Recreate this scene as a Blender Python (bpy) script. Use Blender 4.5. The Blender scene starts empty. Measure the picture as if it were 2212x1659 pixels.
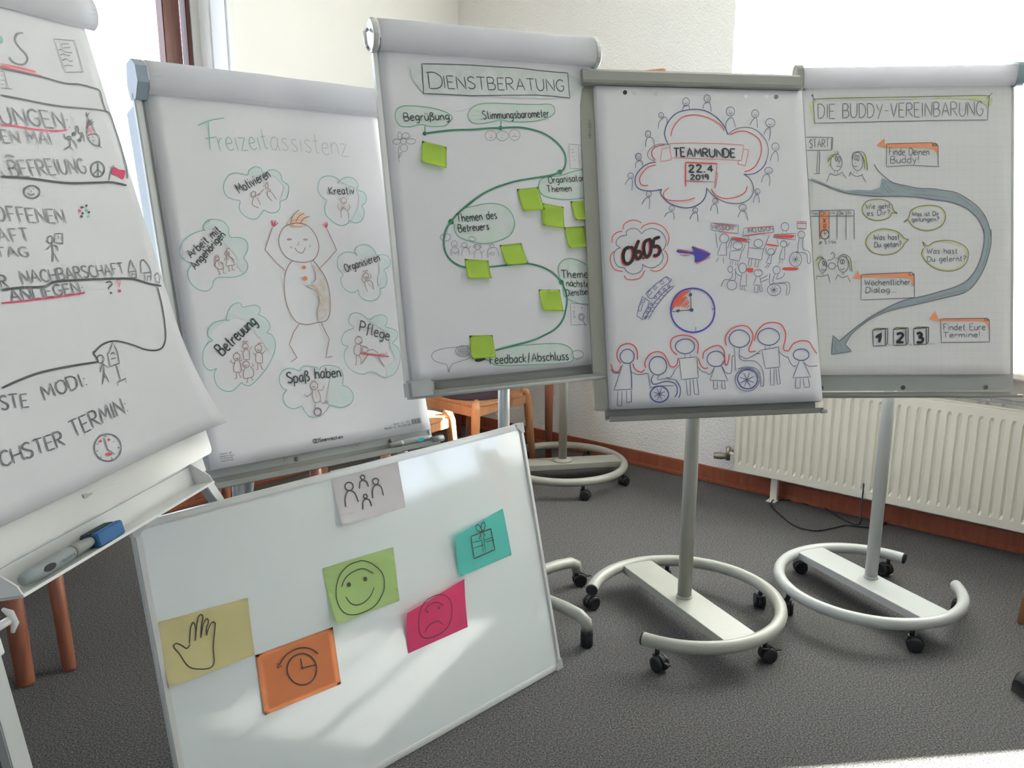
# Workshop corner with five flipcharts and a leaning whiteboard
import bpy, bmesh, math, random
from mathutils import Matrix, Vector
random.seed(4)
S = bpy.context.scene
R = math.radians

# ------------------------------------------------------------------ camera, world, lights, exposure
cam = bpy.data.objects.new('camera', bpy.data.cameras.new('camera'))
S.collection.objects.link(cam)
cam.data.sensor_width = 36
cam.data.lens = 29.3981
cam.data.clip_start = .02
cam.matrix_world = Matrix([[0.999996, -0.002709, -0.0, 0.0], [0.000582, 0.214776, -0.976663, 0.0], [0.002646, 0.97666, 0.214777, 1.467071], [0.0, 0.0, 0.0, 1.0]])
S.camera = cam
S.view_settings.view_transform = 'Standard'
S.view_settings.look = 'None'
S.view_settings.gamma = 1
S.view_settings.use_curve_mapping = False
S.view_settings.exposure = 0.46
S.cycles.use_denoising = True
S.cycles.max_bounces = 10
S.cycles.diffuse_bounces = 8
S.cycles.sample_clamp_indirect = 8
wd = bpy.data.worlds.new('world'); S.world = wd; wd.use_nodes = True
bg = wd.node_tree.nodes['Background']
bg.inputs[0].default_value = (.85, .945, 1.16, 1)
bg.inputs[1].default_value = 3.8
sun = bpy.data.objects.new('sun', bpy.data.lights.new('sun', 'SUN'))
S.collection.objects.link(sun)
sun.data.energy = 80; sun.data.angle = R(.6); sun.data.color = (1, .96, .90)
_az, _el = R(7), R(25)
_d = Vector((math.cos(_az) * math.cos(_el), math.sin(_az) * math.cos(_el), math.sin(_el)))
sun.rotation_euler = _d.to_track_quat('Z', 'Y').to_euler()

# the room's own axes: EA runs along the window wall, EB along the left wall, both from the far corner
C0 = Vector((-.3303, 5.4116, 0)); EA = Vector((.77257, -.63493, 0)); EB = Vector((-.63493, -.77257, 0))
RM = Matrix(((EA.x, EB.x, 0, C0.x), (EA.y, EB.y, 0, C0.y), (0, 0, 1, 0), (0, 0, 0, 1)))  # left-handed (mirrors): use pt()
def W(a, b, z=0): return C0 + EA * a + EB * b + Vector((0, 0, z))

def portal(name, a, b, z, sa, sz, direction):
    l = bpy.data.lights.new(name, 'AREA'); l.shape = 'RECTANGLE'; l.size = sa; l.size_y = sz; l.cycles.is_portal = True
    o = bpy.data.objects.new(name, l); S.collection.objects.link(o)
    o.location = W(a, b, z); o.rotation_euler = (-direction).to_track_quat('Z', 'Y').to_euler()
portal('portal', 2.8, -.34, 1.76, 2.0, 1.9, EB)
portal('portal', 5.8, -.34, 1.36, 2.7, 1.1, EB)
portal('portal', -.34, 3.0, 1.76, 2.9, 1.9, EA)
portal('portal', 4.2, 7.94, 1.85, 1.6, 1.7, -EB)

# ------------------------------------------------------------------ helpers
def lin(h):
    c = [int(h[i:i+2], 16) / 255 for i in (0, 2, 4)]
    return tuple(x / 12.92 if x < .04045 else ((x + .055) / 1.055) ** 2.4 for x in c) + (1,)
MT = {}
def mat(name, col, rough=.6, metal=0, spec=.5, noise=0, nscale=30, bump=0, bscale=200, coat=0, sss=0):
    if name in MT: return MT[name]
    m = bpy.data.materials.new(name); m.use_nodes = True; nt = m.node_tree; b = nt.nodes['Principled BSDF']
    if isinstance(col, str): col = lin(col)
    b.inputs['Base Color'].default_value = col
    b.inputs['Roughness'].default_value = rough; b.inputs['Metallic'].default_value = metal
    b.inputs['Specular IOR Level'].default_value = spec
    if coat: b.inputs['Coat Weight'].default_value = coat; b.inputs['Coat Roughness'].default_value = .1
    tc = nt.nodes.new('ShaderNodeTexCoord')
    if noise:
        n = nt.nodes.new('ShaderNodeTexNoise'); n.inputs['Scale'].default_value = nscale; n.inputs['Detail'].default_value = 4
        r = nt.nodes.new('ShaderNodeValToRGB'); r.color_ramp.elements[0].position = .3; r.color_ramp.elements[1].position = .7
        r.color_ramp.elements[0].color = tuple(c * (1 - noise) for c in col[:3]) + (1,)
        r.color_ramp.elements[1].color = tuple(min(1, c * (1 + noise)) for c in col[:3]) + (1,)
        nt.links.new(tc.outputs['Object'], n.inputs['Vector']); nt.links.new(n.outputs['Fac'], r.inputs[0]); nt.links.new(r.outputs[0], b.inputs['Base Color'])
    if bump:
        n = nt.nodes.new('ShaderNodeTexNoise'); n.inputs['Scale'].default_value = bscale; n.inputs['Detail'].default_value = 3
        k = nt.nodes.new('ShaderNodeBump'); k.inputs['Strength'].default_value = bump; k.inputs['Distance'].default_value = .004
        nt.links.new(tc.outputs['Object'], n.inputs['Vector']); nt.links.new(n.outputs['Fac'], k.inputs['Height']); nt.links.new(k.outputs[0], b.inputs['Normal'])
    MT[name] = m; return m
def wood(name, c1, c2, scale=7, rough=.35):
    m = bpy.data.materials.new(name); m.use_nodes = True; nt = m.node_tree; b = nt.nodes['Principled BSDF']
    tc = nt.nodes.new('ShaderNodeTexCoord'); mp = nt.nodes.new('ShaderNodeMapping'); mp.inputs['Scale'].default_value = (scale * 6, scale * 6, scale * .6)
    n = nt.nodes.new('ShaderNodeTexNoise'); n.inputs['Scale'].default_value = 2; n.inputs['Detail'].default_value = 5
    r = nt.nodes.new('ShaderNodeValToRGB'); r.color_ramp.elements[0].position = .3; r.color_ramp.elements[1].position = .7
    r.color_ramp.elements[0].color = lin(c1); r.color_ramp.elements[1].color = lin(c2)
    nt.links.new(tc.outputs['Object'], mp.inputs[0]); nt.links.new(mp.outputs[0], n.inputs['Vector']); nt.links.new(n.outputs['Fac'], r.inputs[0]); nt.links.new(r.outputs[0], b.inputs['Base Color'])
    b.inputs['Roughness'].default_value = rough; MT[name] = m; return m

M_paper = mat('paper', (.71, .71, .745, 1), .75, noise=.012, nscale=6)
M_roll = mat('paper_backlit', (.84, .84, .87, 1), .7, noise=.01, nscale=5)  # same paper as the sheets, colour lightened to stand in for window backlight
M_rail = mat('pale_rail', 'dfe2e0', .35)
M_wall_s = mat('smooth_wall_paint', (.83, .825, .80, 1), .85)
M_pad = mat('paper_edge', (.64, .64, .66, 1), .8)
M_grid = mat('paper_ruled', (.80, .80, .80, 1), .75)
M_grey = mat('grey_enamel', '989990', .38, noise=.02, nscale=40)
M_dkgrey = mat('grey_plastic', '8f908c', .45)
M_alu = mat('aluminium', 'b9bdbd', .34, metal=.35)
M_frame = mat('frame_aluminium', 'd2d4d3', .3, metal=.15)
M_tray = mat('dark_tray_paint', '71726f', .4)
M_lacq = mat('lacquered_board', 'abaeac', .32)
M_white = mat('white_plastic', 'e2e3e2', .35)
M_black = mat('black_rubber', '1d1e20', .5)
M_wb = mat('whiteboard_enamel', (.75, .80, .81, 1), .07, spec=1.0, coat=.4, bump=.05, bscale=25)
M_chrome = mat('chrome', 'c9cbca', .18, metal=1)
M_screw = mat('screw', '6d6e6c', .35, metal=.8)
M_rad = mat('radiator_enamel', 'dedacd', .35)
M_wall = mat('wall_plaster', (.83, .825, .80, 1), .85)
M_ceil = mat('ceiling_paint', (.85, .85, .83, 1), .9)
M_brown = wood('mahogany', '5a2f26', '6e3d31', 5)
M_base = wood('baseboard_wood', '8b4c37', '9b5a43', 4)
M_beech = wood('beech', 'ae7a54', 'c28d64', 6)
M_red = wood('redwood', '86503c', '9c624a', 6)
M_cush = mat('cushion_fabric', '40323a', .9, bump=.4, bscale=400)
M_blue = mat('blue_felt', '2f6aa0', .6)
M_dblue = mat('dark_felt', '32454f', .8)
M_sill = mat('sill_stone', 'd5cfc4', .4)

def wall_nodes():
    nt = M_wall.node_tree; b = nt.nodes['Principled BSDF']; tc = nt.nodes.new('ShaderNodeTexCoord')
    v = nt.nodes.new('ShaderNodeTexVoronoi'); v.inputs['Scale'].default_value = 95; v.feature = 'SMOOTH_F1'
    n = nt.nodes.new('ShaderNodeTexNoise'); n.inputs['Scale'].default_value = 140; n.inputs['Detail'].default_value = 3
    a = nt.nodes.new('ShaderNodeMath'); a.operation = 'SUBTRACT'
    k = nt.nodes.new('ShaderNodeBump'); k.inputs['Strength'].default_value = .55; k.inputs['Distance'].default_value = .006
    nt.links.new(tc.outputs['Object'], v.inputs['Vector']); nt.links.new(tc.outputs['Object'], n.inputs['Vector'])
    nt.links.new(n.outputs['Fac'], a.inputs[0]); nt.links.new(v.outputs['Distance'], a.inputs[1])
    nt.links.new(a.outputs[0], k.inputs['Height']); nt.links.new(k.outputs[0], b.inputs['Normal'])
wall_nodes()
def carpet():
    m = bpy.data.materials.new('carpet'); m.use_nodes = True; nt = m.node_tree; b = nt.nodes['Principled BSDF']
    tc = nt.nodes.new('ShaderNodeTexCoord')
    n = nt.nodes.new('ShaderNodeTexNoise'); n.inputs['Scale'].default_value = 200; n.inputs['Detail'].default_value = 6; n.inputs['Roughness'].default_value = .95
    n2 = nt.nodes.new('ShaderNodeTexNoise'); n2.inputs['Scale'].default_value = 150; n2.inputs['Detail'].default_value = 2
    r = nt.nodes.new('ShaderNodeValToRGB'); e = r.color_ramp.elements
    e[0].position = .40; e[0].color = (.008, .009, .011, 1); e[1].position = .60; e[1].color = (.27, .266, .262, 1)
    x = e.new(.5); x.color = (.075, .0745, .0745, 1)
    r2 = nt.nodes.new('ShaderNodeValToRGB'); r2.color_ramp.elements[0].position = .3; r2.color_ramp.elements[1].position = .7
    r2.color_ramp.elements[0].color = (.85, .88, 1, 1); r2.color_ramp.elements[1].color = (1, .93, .82, 1)
    mx = nt.nodes.new('ShaderNodeMix'); mx.data_type = 'RGBA'; mx.blend_type = 'MULTIPLY'; mx.inputs[0].default_value = 1
    k = nt.nodes.new('ShaderNodeBump'); k.inputs['Strength'].default_value = .15; k.inputs['Distance'].default_value = .002
    for q in (n, n2): nt.links.new(tc.outputs['Object'], q.inputs['Vector'])
    nt.links.new(n.outputs['Fac'], r.inputs[0]); nt.links.new(n2.outputs['Fac'], r2.inputs[0])
    nt.links.new(r.outputs[0], mx.inputs[6]); nt.links.new(r2.outputs[0], mx.inputs[7]); nt.links.new(mx.outputs[2], b.inputs['Base Color'])
    nt.links.new(n.outputs['Fac'], k.inputs['Height']); nt.links.new(k.outputs[0], b.inputs['Normal'])
    b.inputs['Roughness'].default_value = .95; b.inputs['Specular IOR Level'].default_value = .15
    return m
M_carpet = carpet()
def glassmat():
    m = bpy.data.materials.new('window_glass'); m.use_nodes = True; nt = m.node_tree; nt.nodes.clear()
    o = nt.nodes.new('ShaderNodeOutputMaterial'); t = nt.nodes.new('ShaderNodeBsdfTransparent'); g = nt.nodes.new('ShaderNodeBsdfGlossy'); x = nt.nodes.new('ShaderNodeMixShader')
    t.inputs[0].default_value = (.95, .97, .96, 1); g.inputs['Roughness'].default_value = .02; x.inputs[0].default_value = .06
    nt.links.new(t.outputs[0], x.inputs[1]); nt.links.new(g.outputs[0], x.inputs[2]); nt.links.new(x.outputs[0], o.inputs[0]); return m
M_glass = glassmat()
def gridpaper():
    nt = M_grid.node_tree; b = nt.nodes['Principled BSDF']; tc = nt.nodes.new('ShaderNodeTexCoord'); s = nt.nodes.new('ShaderNodeSeparateXYZ')
    nt.links.new(tc.outputs['Object'], s.inputs[0]); last = None
    for ax in (0, 1):
        f = nt.nodes.new('ShaderNodeMath'); f.operation = 'MULTIPLY'; f.inputs[1].default_value = 40
        g = nt.nodes.new('ShaderNodeMath'); g.operation = 'FRACT'
        h = nt.nodes.new('ShaderNodeMath'); h.operation = 'LESS_THAN'; h.inputs[1].default_value = .05
        nt.links.new(s.outputs[ax], f.inputs[0]); nt.links.new(f.outputs[0], g.inputs[0]); nt.links.new(g.outputs[0], h.inputs[0])
        if last:
            q = nt.nodes.new('ShaderNodeMath'); q.operation = 'MAXIMUM'; nt.links.new(last.outputs[0], q.inputs[0]); nt.links.new(h.outputs[0], q.inputs[1]); last = q
        else: last = h
    mx = nt.nodes.new('ShaderNodeMix'); mx.data_type = 'RGBA'; mx.inputs[6].default_value = (.69, .69, .70, 1); mx.inputs[7].default_value = (.63, .635, .66, 1)
    nt.links.new(last.outputs[0], mx.inputs[0]); nt.links.new(mx.outputs[2], b.inputs['Base Color'])
gridpaper()

class MB:
    """collects shapes into one mesh, optional several materials"""
    def __init__(s): s.bm = bmesh.new(); s.mi = 0
    def face(s, vs, smooth=False):
        try:
            f = s.bm.faces.new(vs); f.material_index = s.mi; f.smooth = smooth; return f
        except ValueError: return None
    def box(s, x0, y0, z0, x1, y1, z1, T=None, bev=0):
        b = bmesh.new(); bmesh.ops.create_cube(b, size=1)
        for v in b.verts: v.co = Vector(((x0+x1)/2 + v.co.x*(x1-x0), (y0+y1)/2 + v.co.y*(y1-y0), (z0+z1)/2 + v.co.z*(z1-z0)))
        if bev: bmesh.ops.bevel(b, geom=b.edges[:], offset=bev, segments=2, affect='EDGES')
        s.take(b, T); return s
    def take(s, b, T=None, smooth=False):
        mp = {}
        for v in b.verts: mp[v] = s.bm.verts.new(T @ v.co if T else v.co)
        for f in b.faces: s.face([mp[v] for v in f.verts], smooth or f.smooth)
        b.free()
    def ring(s, c, r, x, y, n): return [s.bm.verts.new(c + x * (r * math.cos(2*math.pi*i/n)) + y * (r * math.sin(2*math.pi*i/n))) for i in range(n)]
    def tube(s, pts, rad, n=14, cap=True, flat=None):
        pts = [Vector(p) for p in pts]; rs = rad if isinstance(rad, (list, tuple)) else [rad] * len(pts)
        t0 = (pts[1] - pts[0]).normalized(); up = Vector((0, 0, 1)) if abs(t0.z) < .9 else Vector((1, 0, 0))
        rings = []
        for i, p in enumerate(pts):
            t = (pts[min(i+1, len(pts)-1)] - pts[max(i-1, 0)]).normalized()
            x = up.cross(t).normalized(); y = t.cross(x).normalized(); up = y if abs(t0.z) < .9 else up
            rings.append(s.ring(p, rs[i], x, y, n) if not flat else s.ring(p, rs[i], x * flat[0], y * flat[1], n))
        for a, b in zip(rings, rings[1:]):
            for i in range(n): s.face((a[i], a[(i+1) % n], b[(i+1) % n], b[i]), True)
        if cap: s.face(rings[0][::-1]); s.face(rings[-1])
        return s
    def lathe(s, c, prof, n=20, axis='z'):
        rings = []
        for r, h in prof:
            L = []
            for i in range(n):
                a = 2*math.pi*i/n; ca, sa = r*math.cos(a), r*math.sin(a)
                L.append(s.bm.verts.new(Vector(c) + (Vector((ca, sa, h)) if axis == 'z' else Vector((ca, h, sa)) if axis == 'y' else Vector((h, ca, sa)))))
            rings.append(L)
        for a, b in zip(rings, rings[1:]):
            for i in range(n): s.face((a[i], a[(i+1) % n], b[(i+1) % n], b[i]), True)
        s.face(rings[0][::-1]); s.face(rings[-1]); return s
    def prism(s, poly, z0, z1, T=None):
        """extrude a 2D polygon between z0 and z1"""
        T = T or Matrix()
        a = [s.bm.verts.new(T @ Vector((x, y, z0))) for x, y in poly]; b = [s.bm.verts.new(T @ Vector((x, y, z1))) for x, y in poly]
        s.face(a[::-1]); s.face(b); n = len(poly)
        for i in range(n): s.face((a[i], a[(i+1) % n], b[(i+1) % n], b[i]))
        return s
    def build(s, name, mats, parent=None, M=None, **kw):
        bmesh.ops.recalc_face_normals(s.bm, faces=s.bm.faces[:])
        me = bpy.data.meshes.new(name); s.bm.to_mesh(me); s.bm.free()
        for m in (mats if isinstance(mats, (list, tuple)) else [mats]): me.materials.append(m)
        o = bpy.data.objects.new(name, me); S.collection.objects.link(o); place(o, parent, M)
        for k, v in kw.items(): o[k] = v
        return o
WM = {}
def place(o, parent, M=None):
    w = M if M is not None else Matrix()
    WM[o.name] = w.copy()
    if parent:
        o.parent = parent; o.matrix_local = WM[parent.name].inverted() @ w
    else: o.matrix_local = w
def thing(name, label, cat, loc, rz=0, group=None):
    o = bpy.data.objects.new(name, None); S.collection.objects.link(o); o.empty_display_size = .1
    place(o, None, Matrix.Translation(loc) @ Matrix.Rotation(rz, 4, 'Z'))
    o['label'] = label; o['category'] = cat
    if group: o['group'] = group
    return o
def tag(o, label, cat, group=None):
    o['label'] = label; o['category'] = cat
    if group: o['group'] = group
    return o
def struct(o): o['kind'] = 'structure'; return o
def frame(p):
    """board frame: x right, y up, z towards the viewer, origin at the sheet's top left"""
    O, a, d, n = p
    return Matrix(((a[0], -d[0], n[0], O[0]), (a[1], -d[1], n[1], O[1]), (a[2], -d[2], n[2], O[2]), (0, 0, 0, 1)))
def gframe(loc, rz=0): return Matrix.Translation(loc) @ Matrix.Rotation(rz, 4, 'Z')
def xf(p0, p1):
    """frame whose z runs from p0 to p1"""
    z = (Vector(p1) - Vector(p0)); return Matrix.Translation(p0) @ z.to_track_quat('Z', 'Y').to_matrix().to_4x4()

# ------------------------------------------------------------------ room
def quadbox(name, a0, a1, b0, b1, z0, z1, m, parent=None, bev=0):
    """box in room axes"""
    T = Matrix(((EA.x, EB.x, 0, C0.x), (EA.y, EB.y, 0, C0.y), (0, 0, 1, 0), (0, 0, 0, 1)))
    mb = MB(); mb.box(a0, b0, z0, a1, b1, z1, T, bev); return mb.build(name, m, parent)
def rbox(mb, a0, a1, b0, b1, z0, z1, bev=0):
    T = Matrix(((EA.x, EB.x, 0, C0.x), (EA.y, EB.y, 0, C0.y), (0, 0, 1, 0), (0, 0, 0, 1)))
    mb.box(a0, b0, z0, a1, b1, z1, T, bev)
LA, LB, HZ, TH = 7.8, 7.6, 2.95, .35
struct(quadbox('floor', -.35, LA + .35, -.35, LB + .35, -.12, 0, M_carpet))
struct(quadbox('ceiling', -.35, LA + .35, -.35, LB + .35, HZ, HZ + .1, M_ceil))
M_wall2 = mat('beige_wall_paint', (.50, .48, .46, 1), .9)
def wall(name, along, pos0, pos1, openings, total, m=None):
    """along 'a': wall on b in [pos0,pos1]; openings [(s0,s1,z0,z1)]"""
    mb = MB(); s = -.35 if along == 'a' else 0
    def bx(s0, s1, z0, z1):
        if s1 - s0 < 1e-4 or z1 - z0 < 1e-4: return
        if along == 'a': rbox(mb, s0, s1, pos0, pos1, z0, z1)
        else: rbox(mb, pos0, pos1, s0, s1, z0, z1)
    for o in sorted(openings):
        bx(s, o[0], 0, HZ); bx(o[0], o[1], 0, o[2]); bx(o[0], o[1], o[3], HZ); s = o[1]
    bx(s, total + (.35 if along == 'a' else 0), 0, HZ)
    return struct(mb.build(name, m or M_wall))
wall('wall_right', 'a', -TH, 0, [(1.80, 3.75, .80, 2.72), (4.40, 7.2, .80, 1.92)], LA)
wall('wall_left', 'b', -TH, 0, [(1.585, 4.4, .80, 2.72)], LB, M_wall_s)
wall('wall_back', 'a', LB, LB + TH, [(3.4, 5.0, 1.0, 2.7)], LA, M_wall2)
wall('wall_side', 'b', LA, LA + TH, [], LB, M_wall2)
g = MB(); g.box(-60, -60, -.62, 60, 60, -.6); struct(g.build('ground', mat('outside_ground', (.30, .31, .29, 1), .9, noise=.3, nscale=.5)))
# baseboards with a small quarter-round foot
def baseboard(name, a0, a1, b0, b1, far):
    mb = MB(); rbox(mb, a0, a1, b0, b1, .012, .085, .003)
    if far == 'a': rbox(mb, a0, a1, b1, b1 + .012, 0, .022, .004)
    else: rbox(mb, a1, a1 + .012, b0, b1, 0, .022, .004)
    struct(mb.build(name, M_base))
baseboard('baseboard_right', 0, LA, 0, .016, 'a'); baseboard('baseboard_left', 0, .016, .02, LB, 'b')

def window(n, along, s0, s1, z0, z1, sign, posts, m, glass_at=.3):
    """frame with outer members and given posts [(s0,s1)], pane behind"""
    mb = MB(); p = -glass_at
    def bx(a, b, c, d, t0=0., t1=.06):
        u0, u1 = sorted((p * sign - t0 * sign, p * sign + t1 * sign))
        t1 = .018 if n == 1 else t1
        if along == 'a': rbox(mb, a, b, (LB if sign < 0 else 0) + u0, (LB if sign < 0 else 0) + u1, c, d, .004)
        else: rbox(mb, u0, u1, a, b, c, d, .004)
    bx(s0, s1, z0, z0 + .05); bx(s0, s1, z1 - .06, z1); 
    for q in posts: bx(q[0], q[1], z0 + .05, z1 - .06)
    w = struct(mb.build('window_%d' % n, m))
    g = MB(); u = p * sign + .02 * sign
    if along == 'a': rbox(g, s0 + .01, s1 - .01, (LB if sign < 0 else 0) + u - .003, (LB if sign < 0 else 0) + u + .003, z0 + .03, z1 - .03)
    else: rbox(g, u - .003, u + .003, s0 + .01, s1 - .01, z0 + .03, z1 - .03)
    g.build('pane', M_glass, w); return w
window(1, 'b', 1.585, 4.4, .80, 2.72, 1, [(1.632, 1.653), (1.684, 1.772), (3.0, 3.09), (4.3, 4.4)], M_brown)
quadbox('white_jamb', -.30, -.24, 1.585, 1.628, .80, 2.72, M_white).parent = bpy.data.objects['window_1']
window(2, 'a', 1.80, 3.75, .80, 2.72, 1, [(1.80, 1.83), (3.70, 3.75)], M_white)
window(3, 'a', 4.40, 7.2, .80, 1.92, 1, [(4.40, 4.46), (5.62, 5.67), (6.35, 6.42), (7.15, 7.2)], M_white)
window(4, 'a', 3.4, 5.0, 1.0, 2.7, -1, [(3.4, 3.46), (4.17, 4.23), (4.94, 5.0)], M_white)  # unseen rear window, added to light the fronts of the boards
# white trim strip on the left window's reveal
struct(quadbox('trim_1', -.012, .012, 1.555, 1.585, .8, 2.72, M_white))
struct(quadbox('trim_2', -.235, -.013, 1.583, 1.588, .8, 2.72, mat('white_gloss_paint', (.9, .92, .92, 1), .3)))
struct(quadbox('trim_3', -.15, -.135, 1.588, 1.598, .8, 2.72, M_white))
for i, (a0, a1) in enumerate(((1.80, 3.75),)):
    s = quadbox('window_sill', a0 - .03, a1 + .03, -.26, .20, .775, .802, M_sill, None, .004); s.parent = bpy.data.objects['window_%d' % (2 + i)]
quadbox('sill_panel', 1.76, 3.79, .02, .035, .66, .775, M_sill).parent = bpy.data.objects['window_2']
s = quadbox('window_sill', -.26, .15, 1.55, 4.43, .775, .802, M_sill, None, .004); s.parent = bpy.data.objects['window_1']

def curtain():
    m = bpy.data.materials.new('sheer_curtain'); m.use_nodes = True; nt = m.node_tree; nt.nodes.clear()
    o = nt.nodes.new('ShaderNodeOutputMaterial'); a = nt.nodes.new('ShaderNodeBsdfTranslucent'); d = nt.nodes.new('ShaderNodeBsdfDiffuse'); x = nt.nodes.new('ShaderNodeMixShader')
    a.inputs[0].default_value = (.93, .93, .92, 1); d.inputs[0].default_value = (.9, .9, .89, 1); x.inputs[0].default_value = .35
    nt.links.new(a.outputs[0], x.inputs[1]); nt.links.new(d.outputs[0], x.inputs[2]); nt.links.new(x.outputs[0], o.inputs[0])
    for a0, a1, z0, z1, amp, lb in ((2.05, 3.76, .815, 2.71, .018, 'white sheer curtain hanging in the bright right window'), (4.35, 4.90, .70, 2.05, .035, 'added unseen sheer curtain by the farther right window, for streaks reflected in the whiteboard')):  # second curtain is added out of view for reflected streaks and the sun-patch edge
        mb = MB(); n = 200 if a0 < 3 else 90; G = []
        for j in range(4):
            z = z0 + (z1 - z0) * j / 3
            G.append([mb.bm.verts.new(W(a0 + (a1 - a0) * i / n, (-.06 if a0 < 3 else .05) + amp * math.sin(i * .55) + .3 * amp * math.sin(i * 1.7), z)) for i in range(n + 1)])
        for j in range(3):
            for i in range(n): mb.face((G[j][i], G[j][i+1], G[j+1][i+1], G[j+1][i]), True)
        c = mb.build('sheer_curtain', m); tag(c, lb, 'curtain')
curtain()
# ------------------------------------------------------------------ radiator
def radiator(a0, a1, label):
    t = thing('radiator', label, 'radiator', W((a0 + a1) / 2, .09, 0)); zb, zt, f = .132, .640, .128
    mb = MB(); n = int((a1 - a0 - .04) / .0395); p = (a1 - a0 - .04) / n
    # ribbed front plate: profile along a, with flat top and bottom bands
    prof = []
    for i in range(n):
        x = a0 + .02 + i * p
        prof += [(x, 0), (x + p * .10, 0), (x + p * .24, -.010), (x + p * .40, -.010), (x + p * .54, 0)]
    prof = [(a0, 0)] + prof + [(a1, 0)]
    rows = [(zb, 0), (zb + .035, 0), (zb + .052, 1), (zt - .062, 1), (zt - .045, 0), (zt - .012, 0), (zt, -1)]
    grid = []
    for z, k in rows:
        grid.append([mb.bm.verts.new(W(x, f + (dy if k == 1 else 0) - (.008 if k == -1 else 0), z)) for x, dy in prof])
    for r0, r1 in zip(grid, grid[1:]):
        for i in range(len(prof) - 1): mb.face((r0[i], r0[i+1], r1[i+1], r1[i]))
    mb.build('front_panel', M_rad, t)
    mb = MB(); rbox(mb, a0, a1, .045, .052, zb, zt); rbox(mb, a0 + .01, a1 - .01, .052, f - .012, zb + .0, zb + .02); mb.build('back_panel', M_rad, t)
    for x in (a0, a1 - .006):
        mb = MB(); rbox(mb, x, x + .006, .045, f, zb, zt + .002, .001); mb.build('side_cover', M_rad, t)
    mb = MB(); rbox(mb, a0, a1, f - .014, f, zt - .004, zt + .004); rbox(mb, a0, a1, .045, .058, zt - .004, zt + .004); k = int((a1 - a0) / .085)
    for i in range(k + 1):
        x = a0 + (a1 - a0 - .008) * i / k; rbox(mb, x, x + .008, .05, f - .005, zt - .004, zt + .003)
        if i % 3 == 0 and i < k: rbox(mb, x + .03, x + .04, .05, f - .005, zt - .004, zt + .003)
    rbox(mb, a0, a1, .082, .09, zt - .004, zt + .003); mb.build('top_grille', M_rad, t)
    mb = MB(); rbox(mb, a0 + .01, a1 - .01, .055, f - .015, zt - .06, zt - .055); mb.build('convector_fins', M_dkgrey, t)
    for x in (a0 + .18, a1 - .2):
        mb = MB(); rbox(mb, x, x + .035, .05, .075, 0, zb, .002); rbox(mb, x - .005, x + .04, .04, .11, 0, .004); mb.build('floor_bracket', M_rad, t)
    mb = MB(); mb.tube([W(a0 - .05, .03, .21), W(a0 - .05, .085, .205), W(a0 - .005, .088, .20)], .009); mb.tube([W(a0 - .05, .0, .21), W(a0 - .05, .04, .21)], .014)
    mb.build('pipe', M_rad, t)
    mb = MB(); mb.tube([W(a0 - .05, .085, .235), W(a0 - .05, .085, .165)], .012); mb.tube([W(a0 - .055, .09, .185), W(a0 - .085, .10, .183), W(a0 - .115, .11, .182)], [.014, .019, .017], 8); mb.build('valve', mat('nickel', '9a958a', .35, metal=.7), t)
    return t
radiator(1.985, 4.35, 'cream ribbed panel radiator under the right window behind the flipcharts')

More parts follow.
